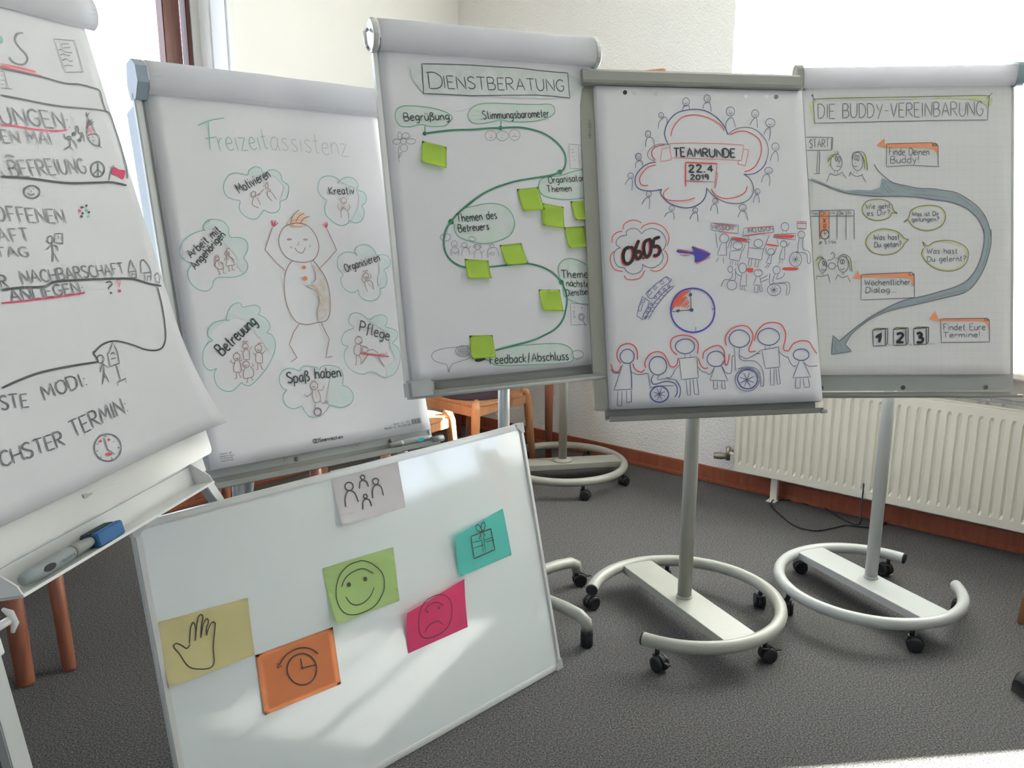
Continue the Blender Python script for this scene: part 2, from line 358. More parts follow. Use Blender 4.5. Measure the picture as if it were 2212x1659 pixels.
# ------------------------------------------------------------------ drawing engine: single-stroke lettering and marker lines
GL = {'A':(6.5,'0,0 3.2,10 6.5,0|1.2,3.6 5.3,3.6'),'B':(5.5,'0,0 0,10|~0,10 3.5,10 4.8,8 3.6,5.6 .3,5.3|~.3,5.3 4,5.2 5.5,3 4.2,.4 0,0'),'C':(5.5,'~5.3,8.6 3.5,10 1.2,8.6 0,5 1,1.4 3.4,0 5.5,1.4'),'D':(5.8,'0,0 0,10|~-.6,9.6 2.5,10 5.2,8 5.8,5 4.8,1.6 2.6,.1 0,0'),'E':(4.8,'4.8,10 0,10 0,0 4.8,0|0,5.2 3.9,5.2'),'F':(4.8,'4.8,10 0,10|.6,10 .6,0|0,5.2 3.8,5.2'),'G':(6,'~5.6,8.6 3.6,10 1.2,8.6 0,5 1,1.4 3.4,0 5.5,1.6 5.8,4.4|3.4,4.6 6,4.6'),'H':(5.6,'0,0 0,10|5.6,0 5.6,10|0,5 5.6,5'),'I':(1.2,'.6,0 .6,10'),'J':(4,'~4,10 4,2 2.4,0 0,1.4'),'K':(5.2,'0,0 0,10|5,10 .2,4.6 5.2,0'),'L':(4.6,'0,10 0,0 4.6,0'),'M':(7,'0,0 .6,10 3.5,3 6.4,10 7,0'),'N':(6,'0,0 0,10 6,0 6,10'),'O':(6.4,'~3.2,10 .9,8.4 0,5 .9,1.6 3.2,0 5.5,1.6 6.4,5 5.5,8.4 3.2,10'),'P':(5.2,'0,0 0,10|~-.6,9.8 3.2,10 5,8.2 4.6,5.6 2.5,4.6 0,4.6'),'R':(5.6,'0,0 0,10|~0,10 3.4,10 5,8.2 4.2,5.6 .2,5|1.6,5 5.6,0'),'S':(5.2,'~5,8.8 3,10 .8,9 .4,7 2.6,5.3 5,3.4 4.6,1 2.4,0 0,1.2'),'T':(6,'0,10 6,10|3,10 3,0'),'U':(5.8,'~0,10 0,3 1.4,.3 3.6,.2 5.4,2.6 5.8,10'),'V':(5.8,'0,10 2.9,0 5.8,10'),'W':(8.4,'0,10 2,0 4.2,8 6.2,0 8.4,10'),'X':(5.4,'0,0 5.4,10|0,10 5.4,0'),'Y':(5.6,'0,10 2.8,5|5.6,10 1.8,-1'),'Z':(5.4,'0,10 5.4,10 0,0 5.4,0'),'a':(4.6,'~4.2,5.8 1.8,6 0,3.2 .6,.6 2.4,.2 4,3 4.3,6 4,2 4.8,0'),'b':(4.2,'0,10 0,0|~0,4 1.8,6 4,4.8 4,1.4 2,0 0,1'),'c':(3.8,'~3.8,5.2 2,6 .2,4.6 .2,1.4 2,0 3.8,.9'),'d':(4.4,'4.2,10 4.2,0|~4.2,4.6 2.4,6 .3,4.6 .3,1.2 2.2,0 4.2,1.6'),'e':(4.2,'~.2,3.2 3.8,3.6 3.4,5.6 1.8,6 .2,4 .4,1.2 2.2,0 4.2,.9'),'f':(3.4,'~3.4,9.4 2.2,10 1.3,8.4 1.2,0 .8,-2|0,5.4 3,5.6'),'g':(4.4,'~4.2,5 2.4,6 .3,4.6 .3,1.6 2.2,.6 4.2,2.2|~4.3,6 4.2,0 3,-3 .6,-2.6'),'h':(4.2,'0,10 0,0|~0,3.4 2,6 3.8,4.8 4,0'),'i':(1,'.5,6 .5,0|.5,8.3 .6,8.6'),'j':(1.6,'~1.4,6 1.3,-1 -.6,-2.6|1.4,8.3 1.5,8.6'),'k':(4,'0,10 0,0|3.8,6 .2,2.8 4,0'),'l':(1.4,'~.4,10 .3,1.6 1.4,0'),'m':(6.6,'0,6 0,0|~0,3.6 1.6,6 3,4.6 3.2,0|~3.2,3.6 4.8,6 6.3,4.6 6.6,0'),'n':(4.2,'0,6 0,0|~0,3.6 2,6 3.8,4.6 4.2,0'),'o':(4.4,'~2.2,6 .4,4.8 .2,1.6 2.2,0 4.2,1.6 4.1,4.6 2.2,6'),'p':(4.2,'0,6 0,-3.4|~0,4.4 1.8,6 4,4.8 4,1.6 2,0 0,1'),'q':(4.4,'4.2,6 4.2,-3.4|~4.2,5 2.4,6 .3,4.6 .3,1.4 2.2,0 4.2,1.6'),'r':(3,'0,6 0,0|~0,3.2 1.4,5.6 3,5.8'),'s':(3.6,'~3.4,5.4 1.8,6 .4,4.8 1.8,3.2 3.4,1.6 2.2,0 0,.6'),'t':(3,'~1.4,9.6 1.3,1.2 2.8,.2|0,6 3,6.2'),'u':(4.2,'~0,6 .1,1.6 1.6,0 3.6,1.4 4.1,6|4.1,6 4.2,0'),'v':(4,'0,6 1.9,0 4,6'),'w':(6,'0,6 1.5,0 3,5 4.5,0 6,6'),'x':(4,'0,0 4,6|0,6 4,0'),'y':(4.2,'0,6 2.2,.6|4.2,6 1,-3.4'),'z':(4.2,'0,6 4,6 0,0 4.2,0'),'ß':(4.6,'~0,-2.6 .2,6 1.4,9.6 3.6,9.2 3.6,7 1.6,5.6 4.2,4 4.4,1.2 1.4,0'),'ö':(4.4,'~2.2,6 .4,4.8 .2,1.6 2.2,0 4.2,1.6 4.1,4.6 2.2,6|1.2,8.2 1.3,8.5|3.2,8.2 3.3,8.5'),'ä':(4.6,'~4.2,5.8 1.8,6 0,3.2 .6,.6 2.4,.2 4,3 4.3,6 4,2 4.8,0|1.2,8.2 1.3,8.5|3.2,8.2 3.3,8.5'),'ü':(4.2,'~0,6 .1,1.6 1.6,0 3.6,1.4 4.1,6|4.1,6 4.2,0|1,8.2 1.1,8.5|3.2,8.2 3.3,8.5'),'0':(4.6,'~2.3,10 .4,7.6 .2,2.4 2.3,0 4.4,2.4 4.3,7.6 2.3,10'),'1':(2.6,'0,7.4 2.2,10 2.2,0'),'2':(4.8,'~.2,8 1.8,10 4,9 3.8,6.4 0,.1|0,.1 4.8,0'),'3':(4.4,'~.2,9 2.4,10 4,8 2,5.6|~2,5.6 4.4,3.6 3.4,.6 0,.4'),'4':(4.8,'3.4,0 3.4,10 0,3.6 4.8,3.6'),'5':(4.4,'4.2,10 .8,10|~.8,10 .5,5.8 3,6.2 4.4,3.4 2.8,.2 0,.6'),'6':(4.2,'~3.4,10 .8,6.4 .2,2.4 2,0 4,1.8 3.6,4.8 .6,4'),'7':(4.6,'0,10 4.6,10 1.6,0'),'9':(4.4,'~4,7 2.4,5.4 .3,7 .8,9.6 3.2,10 4,7.4|~4,8 4,3 2.6,0'),'.':(1,'.3,.1 .7,.3'),':':(1,'.5,5.4 .6,5.7|.5,.6 .6,.9'),'?':(4,'~.2,8.4 1.8,10 3.8,8.6 3.4,6.2 1.8,4.6 1.8,2.8|1.8,.2 1.9,.5'),'!':(1,'.6,10 .5,2.8|.5,.2 .6,.5'),'-':(4,'.4,4.6 3.8,4.6'),'/':(3.4,'.6,-1.6 2.6,10.6'),' ':(3.4,'')}
def spline(pts, n=4, closed=False):
    if len(pts) < 3: return pts
    closed = (abs(pts[0][0] - pts[-1][0]) + abs(pts[0][1] - pts[-1][1])) < 1e-6
    P = pts[:-1] if closed else pts; N = len(P); out = []
    for i in range(N if closed else N - 1):
        if closed: a, b, c, d = P[i-1], P[i], P[(i+1) % N], P[(i+2) % N]
        else: a, b, c, d = P[max(i-1, 0)], P[i], P[i+1], P[min(i+2, N-1)]
        for k in range(n):
            t = k / n; t2, t3 = t*t, t*t*t
            out.append(tuple(.5 * (2*b[j] + (c[j]-a[j])*t + (2*a[j]-5*b[j]+4*c[j]-d[j])*t2 + (3*b[j]-a[j]-3*c[j]+d[j])*t3) for j in (0, 1)))
    out.append(P[0] if closed else P[-1]); return out
def text_strokes(txt, a, b, up):
    """lay the glyphs from a to b; up is the cap height vector"""
    x, runs = 0, []
    for ch in txt:
        w, st = GL.get(ch, (4, '')); runs.append((x, st, ch)); x += w + 1.7
    L = max(x - 1.7, 1); ux, uy = (b[0]-a[0]) / L, (b[1]-a[1]) / L; out = []
    for x0, st, ch in runs:
        jy = random.uniform(-.25, .25); jr = random.uniform(-.03, .03)
        for q in st.split('|'):
            if not q: continue
            sm = q[0] == '~'; p = []
            for t in q.lstrip('~').split(' '):
                gx, gy = map(float, t.split(',')); gx, gy = gx - jr * gy + random.uniform(-.1, .1), gy * (1 + jr) + jy
                X = x0 + gx; p.append((a[0] + ux * X + up[0] * gy / 10, a[1] + uy * X + up[1] * gy / 10))
            out.append(spline(p, 3) if sm else p)
    return out
INK = {}
TINT = ('a4b3b3', 'a4b3aa', 'a2aaa7', 'a89a8c', 'c99f80', 'a3ab66')
def ink(h):
    if h in TINT and h not in INK:
        # chalk rubbed unevenly over the paper
        m = mat('tint_' + h, (.5, .5, .5, 1), .8); INK[h] = m; nt = m.node_tree; b = nt.nodes['Principled BSDF']
        n = nt.nodes.new('ShaderNodeTexNoise'); n.inputs['Scale'].default_value = 26; n.inputs['Detail'].default_value = 6; n.inputs['Roughness'].default_value = .7
        r = nt.nodes.new('ShaderNodeValToRGB'); r.color_ramp.elements[0].position = .36; r.color_ramp.elements[1].position = .66
        r.color_ramp.elements[0].color = tuple(min(.8, c * 1.5) for c in lin(h)[:3]) + (1,); r.color_ramp.elements[1].color = (.67, .68, .70, 1)
        t = nt.nodes.new('ShaderNodeTexCoord'); nt.links.new(t.outputs['Object'], n.inputs['Vector']); nt.links.new(n.outputs['Fac'], r.inputs[0]); nt.links.new(r.outputs[0], b.inputs['Base Color'])
    if h not in INK: INK[h] = mat('ink_' + h, tuple(min(.80, c * 1.6) for c in lin(h)[:3]) + (1,), .6, noise=.04, nscale=60)
    return INK[h]
def bounds(c):
    k, col, w, pts, txt = c
    if k == 'T': pts = [pts[0], pts[1], (pts[0][0] + pts[2][0], pts[0][1] + pts[2][1]), (pts[1][0] + pts[2][0], pts[1][1] + pts[2][1])]
    xs = [p[0] for p in pts]; ys = [p[1] for p in pts]; return min(xs), min(ys), max(xs), max(ys)
def draw_part(name, cmds, parent, M, surf, gap=5):
    """each separate mark (a word, a bubble, a figure) becomes a part of its own"""
    n = len(cmds); bb = [bounds(c) for c in cmds]; own = list(range(n))
    def root(i):
        while own[i] != i: i = own[i]
        return i
    for i in range(n):
        for j in range(i):
            if name == 'topic_lettering' or (cmds[i][0] == 'T' and cmds[j][0] == 'T'): continue
            a, b = bb[i], bb[j]
            if a[0] - gap < b[2] and b[0] - gap < a[2] and a[1] - gap < b[3] and b[1] - gap < a[3]: own[root(i)] = root(j)
    gs = {}
    for i in range(n): gs.setdefault(root(i), []).append(cmds[i])
    for k, (r, c) in enumerate(sorted(gs.items())): draw_mesh(name, c, parent, M, surf, (k % 3) * .00003)
def draw_mesh(name, cmds, parent, M, surf, lift0=0):
    """ink ribbons and tints laid on the surface z = surf(u, v); one mesh"""
    bm = bmesh.new(); cols = []; lay = bm.verts.layers.int.new('laid')
    def ci(h):
        if h not in cols: cols.append(h)
        return cols.index(h)
    def ribbon(pts, w, mi, lift):
        q = [pts[0]]
        for p in pts[1:]:
            d = math.hypot(p[0]-q[-1][0], p[1]-q[-1][1])
            if d < .25: continue
            k = int(d // 14)
            q0 = q[-1]
            for i in range(1, k + 1): q.append((q0[0] + (p[0]-q0[0]) * i / (k+1), q0[1] + (p[1]-q0[1]) * i / (k+1)))
            q.append(p)
        if len(q) < 2:
            q = [(pts[0][0] - w / 3, pts[0][1]), (pts[0][0] + w / 3, pts[0][1])]
        if sum(math.hypot(q[i+1][0]-q[i][0], q[i+1][1]-q[i][1]) for i in range(len(q)-1)) < w * .8:
            cx, cy = q[0]; q = [(cx - w * .5, cy), (cx + w * .5, cy)]
        prev = None; n = len(q)
        for i, p in enumerate(q):
            a, b = q[max(i-1, 0)], q[min(i+1, n-1)]; dx, dy = b[0]-a[0], b[1]-a[1]; l = math.hypot(dx, dy) or 1
            e = .72 if i in (0, n-1) else 1
            nx, ny = -dy / l * w / 2 * e, dx / l * w / 2 * e
            vs = [bm.verts.new(((p[0]+s*nx) / 1000, -(p[1]+s*ny) / 1000, surf((p[0]) / 1000, (p[1]) / 1000) + lift)) for s in (1, -1)]
            if prev:
                f = bm.faces.new((prev[0], prev[1], vs[1], vs[0])); f.material_index = mi
            prev = vs
    low = 'cloud' in name or 'bubble' in name
    lift = (.0005 if low else .0016) + lift0; last = None; cap = lift + (.0009 if low else .0015)
    for kind, col, w, pts, txt in cmds:
        mi = ci(col)
        if (col, kind) != last and not (last and last[0] == col): lift = min(lift + .00013, cap)
        last = (col, kind)
        if kind in 'SL': ribbon(spline(pts) if kind == 'S' else pts, w, mi, lift + .0002)
        elif kind == 'T':
            up = pts[2]
            for st in text_strokes(txt, pts[0], pts[1], up): ribbon(st, w, mi, lift + .0002)
        else:
            if abs(pts[0][0] - pts[-1][0]) + abs(pts[0][1] - pts[-1][1]) < .6: pts = pts[:-1]
            p = pts if kind == 'P' else spline(pts + [pts[0]])[:-1]
            for v in bm.verts: v[lay] = 1
            vs = [bm.verts.new((x / 1000, -y / 1000, 0)) for x, y in p]
            es = [bm.edges.new((vs[i], vs[(i+1) % len(vs)])) for i in range(len(vs))]
            r = bmesh.ops.triangle_fill(bm, use_beauty=True, use_dissolve=False, edges=es)
            fs = [x for x in r['geom'] if isinstance(x, bmesh.types.BMFace)]
            for f in fs: f.material_index = mi
            r = bmesh.ops.subdivide_edges(bm, edges=list({e for f in fs for e in f.edges}), cuts=1, use_grid_fill=True)
            for v in bm.verts:
                if v[lay] == 0: v.co.z = surf(v.co.x, -v.co.y) + lift
    # thin marks face the viewer
    for f in bm.faces:
        if f.normal.z < 0: f.normal_flip()
    me = bpy.data.meshes.new(name); bm.normal_update(); bm.to_mesh(me); bm.free()
    for c in cols: me.materials.append(ink(c))
    o = bpy.data.objects.new(name, me); S.collection.objects.link(o); place(o, parent, M); return o

DATA = r'''
B left
P title_lettering
S 6f7073 3 490,39 479,41 468,49 463,59 469,70 479,79 480,89 468,100 452,103 439,100 434,92
S 5b9c93 3 429,55 430,61 426,67 423,69
S b9606a 2 406,108.5 446,108.5 490,111
S b9606a 2 405,111.5 448.5,110.5 491,112.5
S b9606a 2 404,114 453,115.5 504,118
P document_drawing
L 6f7073 1.8 570,36.5 632.5,29 629.5,93.5 573.5,102 570,36.5
L 6f7073 1.8 588,43.5 610.5,39.5 612,46.5 589.5,51 588,43.5
L 6f7073 1.8 407,123 404.5,152.5
L 6f7073 1.8 400,122.5 407,123
L 6f7073 1.8 386.5,154.5 413,153.5
L 6f7073 1.8 397,130 401.5,130.5
L 6f7073 1.8 393,139.5 401,139.5
L 6f7073 1.8 389.5,147.5 396,147
S 6f7073 1.8 573.5,58 583.5,55 592,58 604,58 613.5,56.5
S 6f7073 1.8 574,68 585.5,63.5 596,65 604.5,63.5
S 6f7073 1.8 575,78 589,73 597.5,76 607.5,74
S 6f7073 1.8 576,89 587,86 603,85
P road_line_drawing
S 55585b 3.2 402,117 452,118 504,120 562,125 603,122 639,124 662,127 664,137 662,155 663,172
S 55585b 3.2 381,168 429,170 480,173 536,174 596,172 639,171 666,172 674,180 676,204 677,231 676,261 673,292 665,316
S 3a3d40 4.5 317,318 381,320 449,326 493,328 566,326 610,325 654,331
S 3a3d40 4.6 233,515 281,516 331,520 356,514 407,516 482,521 562,528 594,535 626,546 665,555
S 3a3d40 3.2 651,557 649,583 644,611 635,643 622,670 604,685 580,688 547,680 518,666 490,654 460,646 427,648 402,657 397,660 401,671 402,678
S 3a3d40 4 402,678 336,672 257,668 205,671 164,676
P agenda_lettering
T 6f7073 3 363,220.8 536.3,218.1 -0.5,-31.7|UNGEN:
S b9405a 3 357,223 390,223 439,226 494,225 525,221
S 6f7073 3 351,237 349,246 345,252
T 6f7073 2.6 350.3,255.7 470.9,253 -0.5,-23.8|EN MAI
T 6f7073 3 343.8,317.9 544.1,307.2 -1.6,-30|BEFREIUNG
S 6f7073 3 342,281 352,279 363,281
S 6f7073 3 321,308 327,319
T 6f7073 3 274.4,395.9 438.3,406.3 1.7,-26.4|OFFENEN
T 6f7073 3 264.3,433.6 335.2,435.2 0.5,-23.2|AFT
T 6f7073 3 246.9,458.7 320,463 1,-17.5|TAG
T 55585b 2.8 235.5,510.4 250.6,512.1 2.2,-19.9|R
T 55585b 2.8 284.4,509.6 560.6,518 0.7,-22.8|NACHBARSCHAFT
T 55585b 3 246.1,537.5 425,542 0.5,-20.1|ANLIEGEN:
S a82c48 3.2 223,537 283,540 348,542 426,543
T 55585b 3 149.1,710.7 205.6,719 3.4,-23.1|STE
T 55585b 3 243.5,717 353.2,713.7 -0.8,-25|MODI:
T 55585b 3 112.9,800 254,803.8 0.7,-25.8|CHSTER
T 55585b 3 279,797.3 438.9,788.2 -1.7,-29.9|TERMIN:
P figure_drawings
S 55585b 2.2 528,236.5 527,238.5 524.5,240 522,240.5 519.5,240 518.5,239 518.5,237 520,235.5 522.5,234 525,233.5 527,234 528.5,235 528,236.5
S 55585b 2.2 512.5,230 511.5,237.5 524,239.5 530.5,240.5 536,246 537,257
S 55585b 2.2 524,239.5 518.5,252.5 499,261
S 55585b 2.2 518.5,252.5 523,261.5
S 55585b 2.2 546.5,227 555,211 560,215 555.5,224 559.5,226
S 55585b 2.2 556.5,238.5 566.5,223 566,241.5
F 55585b 0 547.5,227.5 545.5,230 543,231.5 539.5,232 537,231.5 535.5,230.5 536,228.5 537.5,226.5 540.5,224.5 543.5,224 546,224.5 547.5,225.5 547.5,227.5
F 55585b 0 557,240 555.5,241.5 553,243 550.5,243.5 548,243 547,242 547,240.5 548.5,238.5 551,237 553.5,236.5 556,237 557,238 557,240
S 55585b 2.2 580,229.5 581.5,239 589,246 602.5,249 608.5,246.5 614,231.5 609.5,224.5 597,224.5 580,229.5
S 55585b 2.2 602.5,248 613.5,252.5
S 55585b 2.2 598,179.5 597,186.5 599,190.5
S 55585b 2.2 607.5,179.5 598,188
S 55585b 2.2 579.5,233.5 585,232
S 55585b 2.2 593,228.5 597,231
S 55585b 2.2 591,237.5 595.5,238.5
L 55585b 2.2 580,225 598.5,192 609.5,224.5
L 55585b 2.2 612,197 582.5,213
L 55585b 2.2 598.5,192 608.5,204.5
L 55585b 2.2 609.5,193 588,207.5
S b9506a 1.8 593.5,207 584.5,224
S b9506a 1.8 596,208 589,223
S b9506a 1.8 599,211 594,222
S b9506a 1.8 600.5,215 598,221.5
S 55585b 3 599,298 592,306 582,312 571,314 562,312 557,307 558,299 564,291 575,285 586,282 595,284 600,290 599,298
L 55585b 2.6 587,282 571.5,314.5
L 55585b 2.6 579,298.5 559.5,309
L 55585b 2.6 579,298.5 589.5,308.5
F a8284e 0 630.5,292 645.5,297 664,299.5 649,318 634,311 618.5,306.5
S 55585b 2.4 601.5,322 615,305 632.5,288
S 55585b 2.6 397,345 392,351 383,355.5 372.5,357 363.5,355 358.5,351 358.5,345 363.5,339.5 372.5,335 382.5,333.5 392,335 397,339 397,345
S 55585b 2.6 376,342 375.5,346
S 55585b 2.6 366.5,347 371.5,351 382,348.5
S 55585b 2.6 371,339.5 372,340
S 55585b 2.6 383,339.5 384,340
F 3a3d40 0 500.5,376 499.5,377.5 497.5,378 495.5,378.5 494,378 492.5,377 492.5,376 494,375 495.5,374 497.5,374 499.5,374 500.5,375 500.5,376
F 3a3d40 0 513.5,373 512.5,374 511,375 509.5,375 508,375 507,374 507,373 508,372 509.5,371 511.5,370.5 513,371 513.5,372 513.5,373
F 3a3d40 0 495.5,388 494.5,389.5 493,390 491,390.5 489.5,390 488.5,389 488.5,388 489.5,387 491,386 493,386 494.5,386 495.5,387 495.5,388
F 3a3d40 0 490.5,394 489.5,395.5 488,396 486,396.5 484,396 483,395 483,394 484,393 485.5,392 488,392 489.5,392 490.5,393 490.5,394
F 3a3d40 0 514.5,386.5 513.5,387.5 512,388.5 510.5,388.5 509,388 508,387.5 508.5,386 509.5,385 511,384.5 512.5,384 514,384.5 515,385.5 514.5,386.5
F b5304c 0 490,383.5 488.5,384.5 487,385.5 485,386 483.5,385.5 482.5,384.5 483,383 484,381.5 485.5,380.5 487.5,380.5 489,381 490,382 490,383.5
F 4d9c8a 0 511,382.5 510,383.5 508,384.5 506,385 504.5,384.5 503.5,383.5 504,382 505,381 506.5,380 508.5,379.5 510,380 511,381 511,382.5
F 4d9c8a 0 509.5,395 508.5,396 506.5,396.5 504.5,397 502.5,396.5 501.5,395.5 501.5,394.5 502.5,393.5 504.5,392.5 506.5,392.5 508.5,393 509.5,393.5 509.5,395
S 55585b 2.3 390.5,435.5 388,439 384.5,441.5 380.5,442 377,441 375.5,438.5 376.5,435 378.5,431.5 382.5,429.5 386.5,428.5 389.5,429.5 391,432.5 390.5,435.5
S 55585b 2.3 384.5,442.5 379.5,459.5 370.5,477
S 55585b 2.3 379.5,459.5 386,478
S 55585b 2.3 384,444.5 375.5,448 367.5,453
S 55585b 2.3 386.5,446 394,450 392,458
L 55585b 2.3 399.5,425 419.5,425.5 411.5,444.5 391,441.5 399.5,425
L 55585b 2.3 407,429 403.5,435.5
L 55585b 2.3 571,515 590.5,490 597.5,515 571,515
L 55585b 2.3 575,514.5 570.5,528 592,529 596.5,514.5
L 55585b 2.3 576.5,527.5 581.5,520 590,521 587.5,528.5
L 55585b 2.3 615.5,521.5 645,522 635.5,540.5
L 55585b 2.3 621,524 616.5,538.5
L 55585b 2.3 623.5,540 628.5,530 639.5,531 635,540
L 55585b 2.3 650.5,532 666.5,525.5 672,536
L 55585b 2.3 654,533.5 652,544.5 663.5,547 669,536
S 55585b 2.3 611.5,521.5 620.5,499 632.5,494 644,509 644.5,523
S 3a3d40 2.6 493.5,529.5 507.5,529 510,535 496,541 497.5,543.5
F 3a3d40 0 502.5,552 501.5,553 500,553.5 498.5,554 497,553.5 496,552.5 496.5,551 497,550 498.5,549.5 500.5,549.5 502,550 502.5,551 502.5,552
F b5304c 0 531,551 529.5,552.5 527.5,553.5 525,554 523,553 522,552 522.5,550 523.5,548.5 526,547.5 528,547.5 530,548 531,549.5 531,551
L b5304c 2 528.5,527.5 539.5,528.5 528.5,543 528.5,527.5
S 55585b 2.4 418.5,675.5 415.5,679 411,681 406.5,681 402.5,679.5 400.5,676 401.5,672 404,668.5 408.5,666.5 413.5,666.5 417,668 419,671.5 418.5,675.5
S 55585b 2.4 411,682.5 397.5,698
S 55585b 2.4 412,682.5 407.5,700.5 392.5,721.5
S 55585b 2.4 407.5,700.5 412,721
S 55585b 2.4 411.5,683.5 421.5,693.5
S 55585b 2.4 441.5,670 450.5,668 453.5,673.5
S 55585b 2.4 437.5,679.5 452.5,679.5
S 55585b 2.4 445.5,693.5 446.5,708.5 445,723.5
L 55585b 2.4 440,665 457.5,649 462.5,669.5 457.5,692 429.5,693 432.5,668 440,665
L 55585b 2.4 432,734 435,727 461,724.5 458,734
S 55585b 2.6 386,850 375.5,861 358.5,865.5 340.5,863.5 325,854.5 317.5,842 318.5,829 328.5,818.5 344.5,813 363,815 379,823.5 387.5,836 386,850
L 55585b 2.4 350.5,818.5 349.5,842.5 364,857
L 55585b 2.4 356.5,815 355.5,819
L 55585b 2.4 369.5,833.5 372.5,833
L 55585b 2.4 376,847.5 381,848.5
L 55585b 2.4 319.5,836.5 324,837.5
L 55585b 2.4 323.5,852.5 327,850.5
L 55585b 2.4 326.5,824.5 330,826
L 55585b 2.4 352.5,859 352,864.5
F b5304c 0 342,823.5 341,824.5 339.5,825 338,825 336.5,824.5 336,823 336,821.5 337,820.5 338.5,820 340.5,820 341.5,821 342.5,822 342,823.5
F b5304c 0 364,827 363,828 362,828.5 360.5,828.5 359,828 358.5,826.5 358.5,825.5 359.5,824.5 361,824 362.5,824 363.5,824.5 364.5,826 364,827
F b5304c 0 339,848 348,849 357.5,853 350,855.5 341.5,851.5
P smudge
F 8d8f90 0 270.5,903 273.5,912.5 284.5,911.5 297,909.5 283.5,906
S b4b6b7 1.6 241,891 273.5,891.5 311,895
S b4b6b7 1.6 294.5,909.5 323,913 367.5,919.5
B frei
P title_lettering
S 5a9086 2.4 114.5,70 151,53 190,43
S 5a9086 2.4 145,53.5 140.5,95 137,133.5
S 5a9086 2.4 127.5,103 161,96.5
T 6b8c86 2.2 164.4,135.3 300.6,121 -6.1,-57.9|reizeit
T 8d9290 2.2 309.9,121.5 549.8,125.8 1.1,-59|assistenz
P cloud_drawing
F a4b3b3 0 276.5,188.5 294.5,179.5 313.5,179.5 326.5,189.5 326.5,207.5 343,218 341,236 330.5,256 312,264 321.5,244 329,225.5 320,208 303,194 289,191.5
F a4b3b3 0 233.5,193.5 239,181 255,173.5 269,178 274.5,188.5 254.5,196.5
S 5f8f8a 2 229.5,195.5 219,194.5 198,191 177.5,197.5 162,217.5 156.5,238 163,255 179,263.5 196,267 190.5,285.5 197.5,303 217,315 235,314.5 252,298.5 260,291 274.5,297.5 293.5,296.5 307,284.5 312,265.5 330.5,258 341.5,236 343,218 327.5,207.5 326.5,189.5 313.5,178.5 294.5,178.5 276.5,188.5 271,176 255,171.5 237,181 229.5,195.5
F a4b3b3 0 560,225 580.5,231 587.5,246 581,263.5 569,273.5 574,291 563.5,312 546.5,322.5 525.5,320 542.5,295 560.5,268 563.5,241 552.5,218.5 520,208 513,200.5 531.5,190.5 556.5,195 566,214
S 5f8f8a 2 501.5,209.5 507,199 494,190 473.5,187 449.5,195.5 436,216.5 434,237 444,251.5 455.5,260.5 445.5,277.5 445.5,300 459,316.5 481.5,330.5 500,331.5 514,324 518.5,316 533,323.5 553,321.5 569,306 574.5,287 569,273.5 583.5,261.5 589,244 580.5,231 560,225 567,214 562.5,197 545,188.5 525.5,190.5 506.5,201 501.5,209.5
F a4b3b3 0 92.5,338 105.5,321 129.5,319 148,332.5 151,356.5 158,366.5 181,367 196,381 192,405.5 181,420.5 186.5,440 176.5,457 161,446 162,418.5 148,397.5 134,377 127,356.5 115.5,343
S 5f8f8a 2 88.5,347 86,338 94,326 107.5,318.5 124.5,317.5 142.5,324 152,339.5 151,356.5 156.5,365.5 177.5,365.5 194,374 198,388 192,405.5 181,420.5 187.5,433 187,448.5 172,463.5 146,471 122,470.5 101.5,471 90,479 84.5,492.5 71,503.5 53,502.5 35.5,490 26.5,468.5 29.5,448.5 41,433 26.5,424 16,409 18,392.5 31,372.5 53.5,356.5 86.5,345.5 88.5,347
F a4b3b3 0 523,409.5 534.5,394.5 561,391 585,405 593,420.5 581,426 542,423
F a4b3b3 0 607,428.5 635,437 627,456 608,467.5 616.5,487 607.5,510 586.5,517 582,493.5 595.5,467 593.5,443.5
S 5f8f8a 2 526.5,421 516,413 493.5,410 471,418 459,432.5 457,455 469,475 459,488.5 461,507.5 477,525 497.5,528 511,522 512.5,538 529.5,552 552.5,556 573.5,549 585.5,532 586.5,521.5 602,517.5 614,500.5 615.5,479 609.5,465.5 626.5,458 637,443 634,429 617.5,420 593,420.5 587,405 570,391 548.5,389 528,396.5 518,409.5 526.5,421
F a4b3b3 0 110,579.5 124,549.5 143,540.5 154,553 193,550 200.5,565.5 195.5,576 218.5,595.5 221,611.5 210.5,623.5 225,637 225.5,663 205.5,673.5 196.5,647.5 180.5,627 171.5,601.5 140,580 91,592 56,617 57,602 73,589.5 107.5,584
S 5f8f8a 2 114.5,583 106.5,582.5 112,566 126.5,546.5 143.5,539.5 152,543.5 155,552 173.5,549.5 193.5,548.5 202.5,557.5 200.5,568.5 195.5,574.5 209,582 220,595.5 222.5,608.5 216,619 210.5,625 222.5,630.5 230,647 225.5,672.5 213.5,693.5 195,717 183,728 160,747.5 139,759 124,754 118.5,749 107.5,756.5 90.5,767 69,764 54.5,750 50,731.5 53,713.5 59.5,705.5 41.5,708 30,696 28.5,678 35,654.5 50,637.5 61.5,632.5 52.5,621 55,604.5 70,589 89,583.5 114.5,583
F a4b3b3 0 535.5,611.5 569.5,601.5 589,615 581.5,634 613.5,649 618.5,667 600.5,685 615.5,705.5 613.5,737.5 590,773.5 560,781 573.5,754.5 598,732.5 588.5,696 591,661 570,642 541.5,622
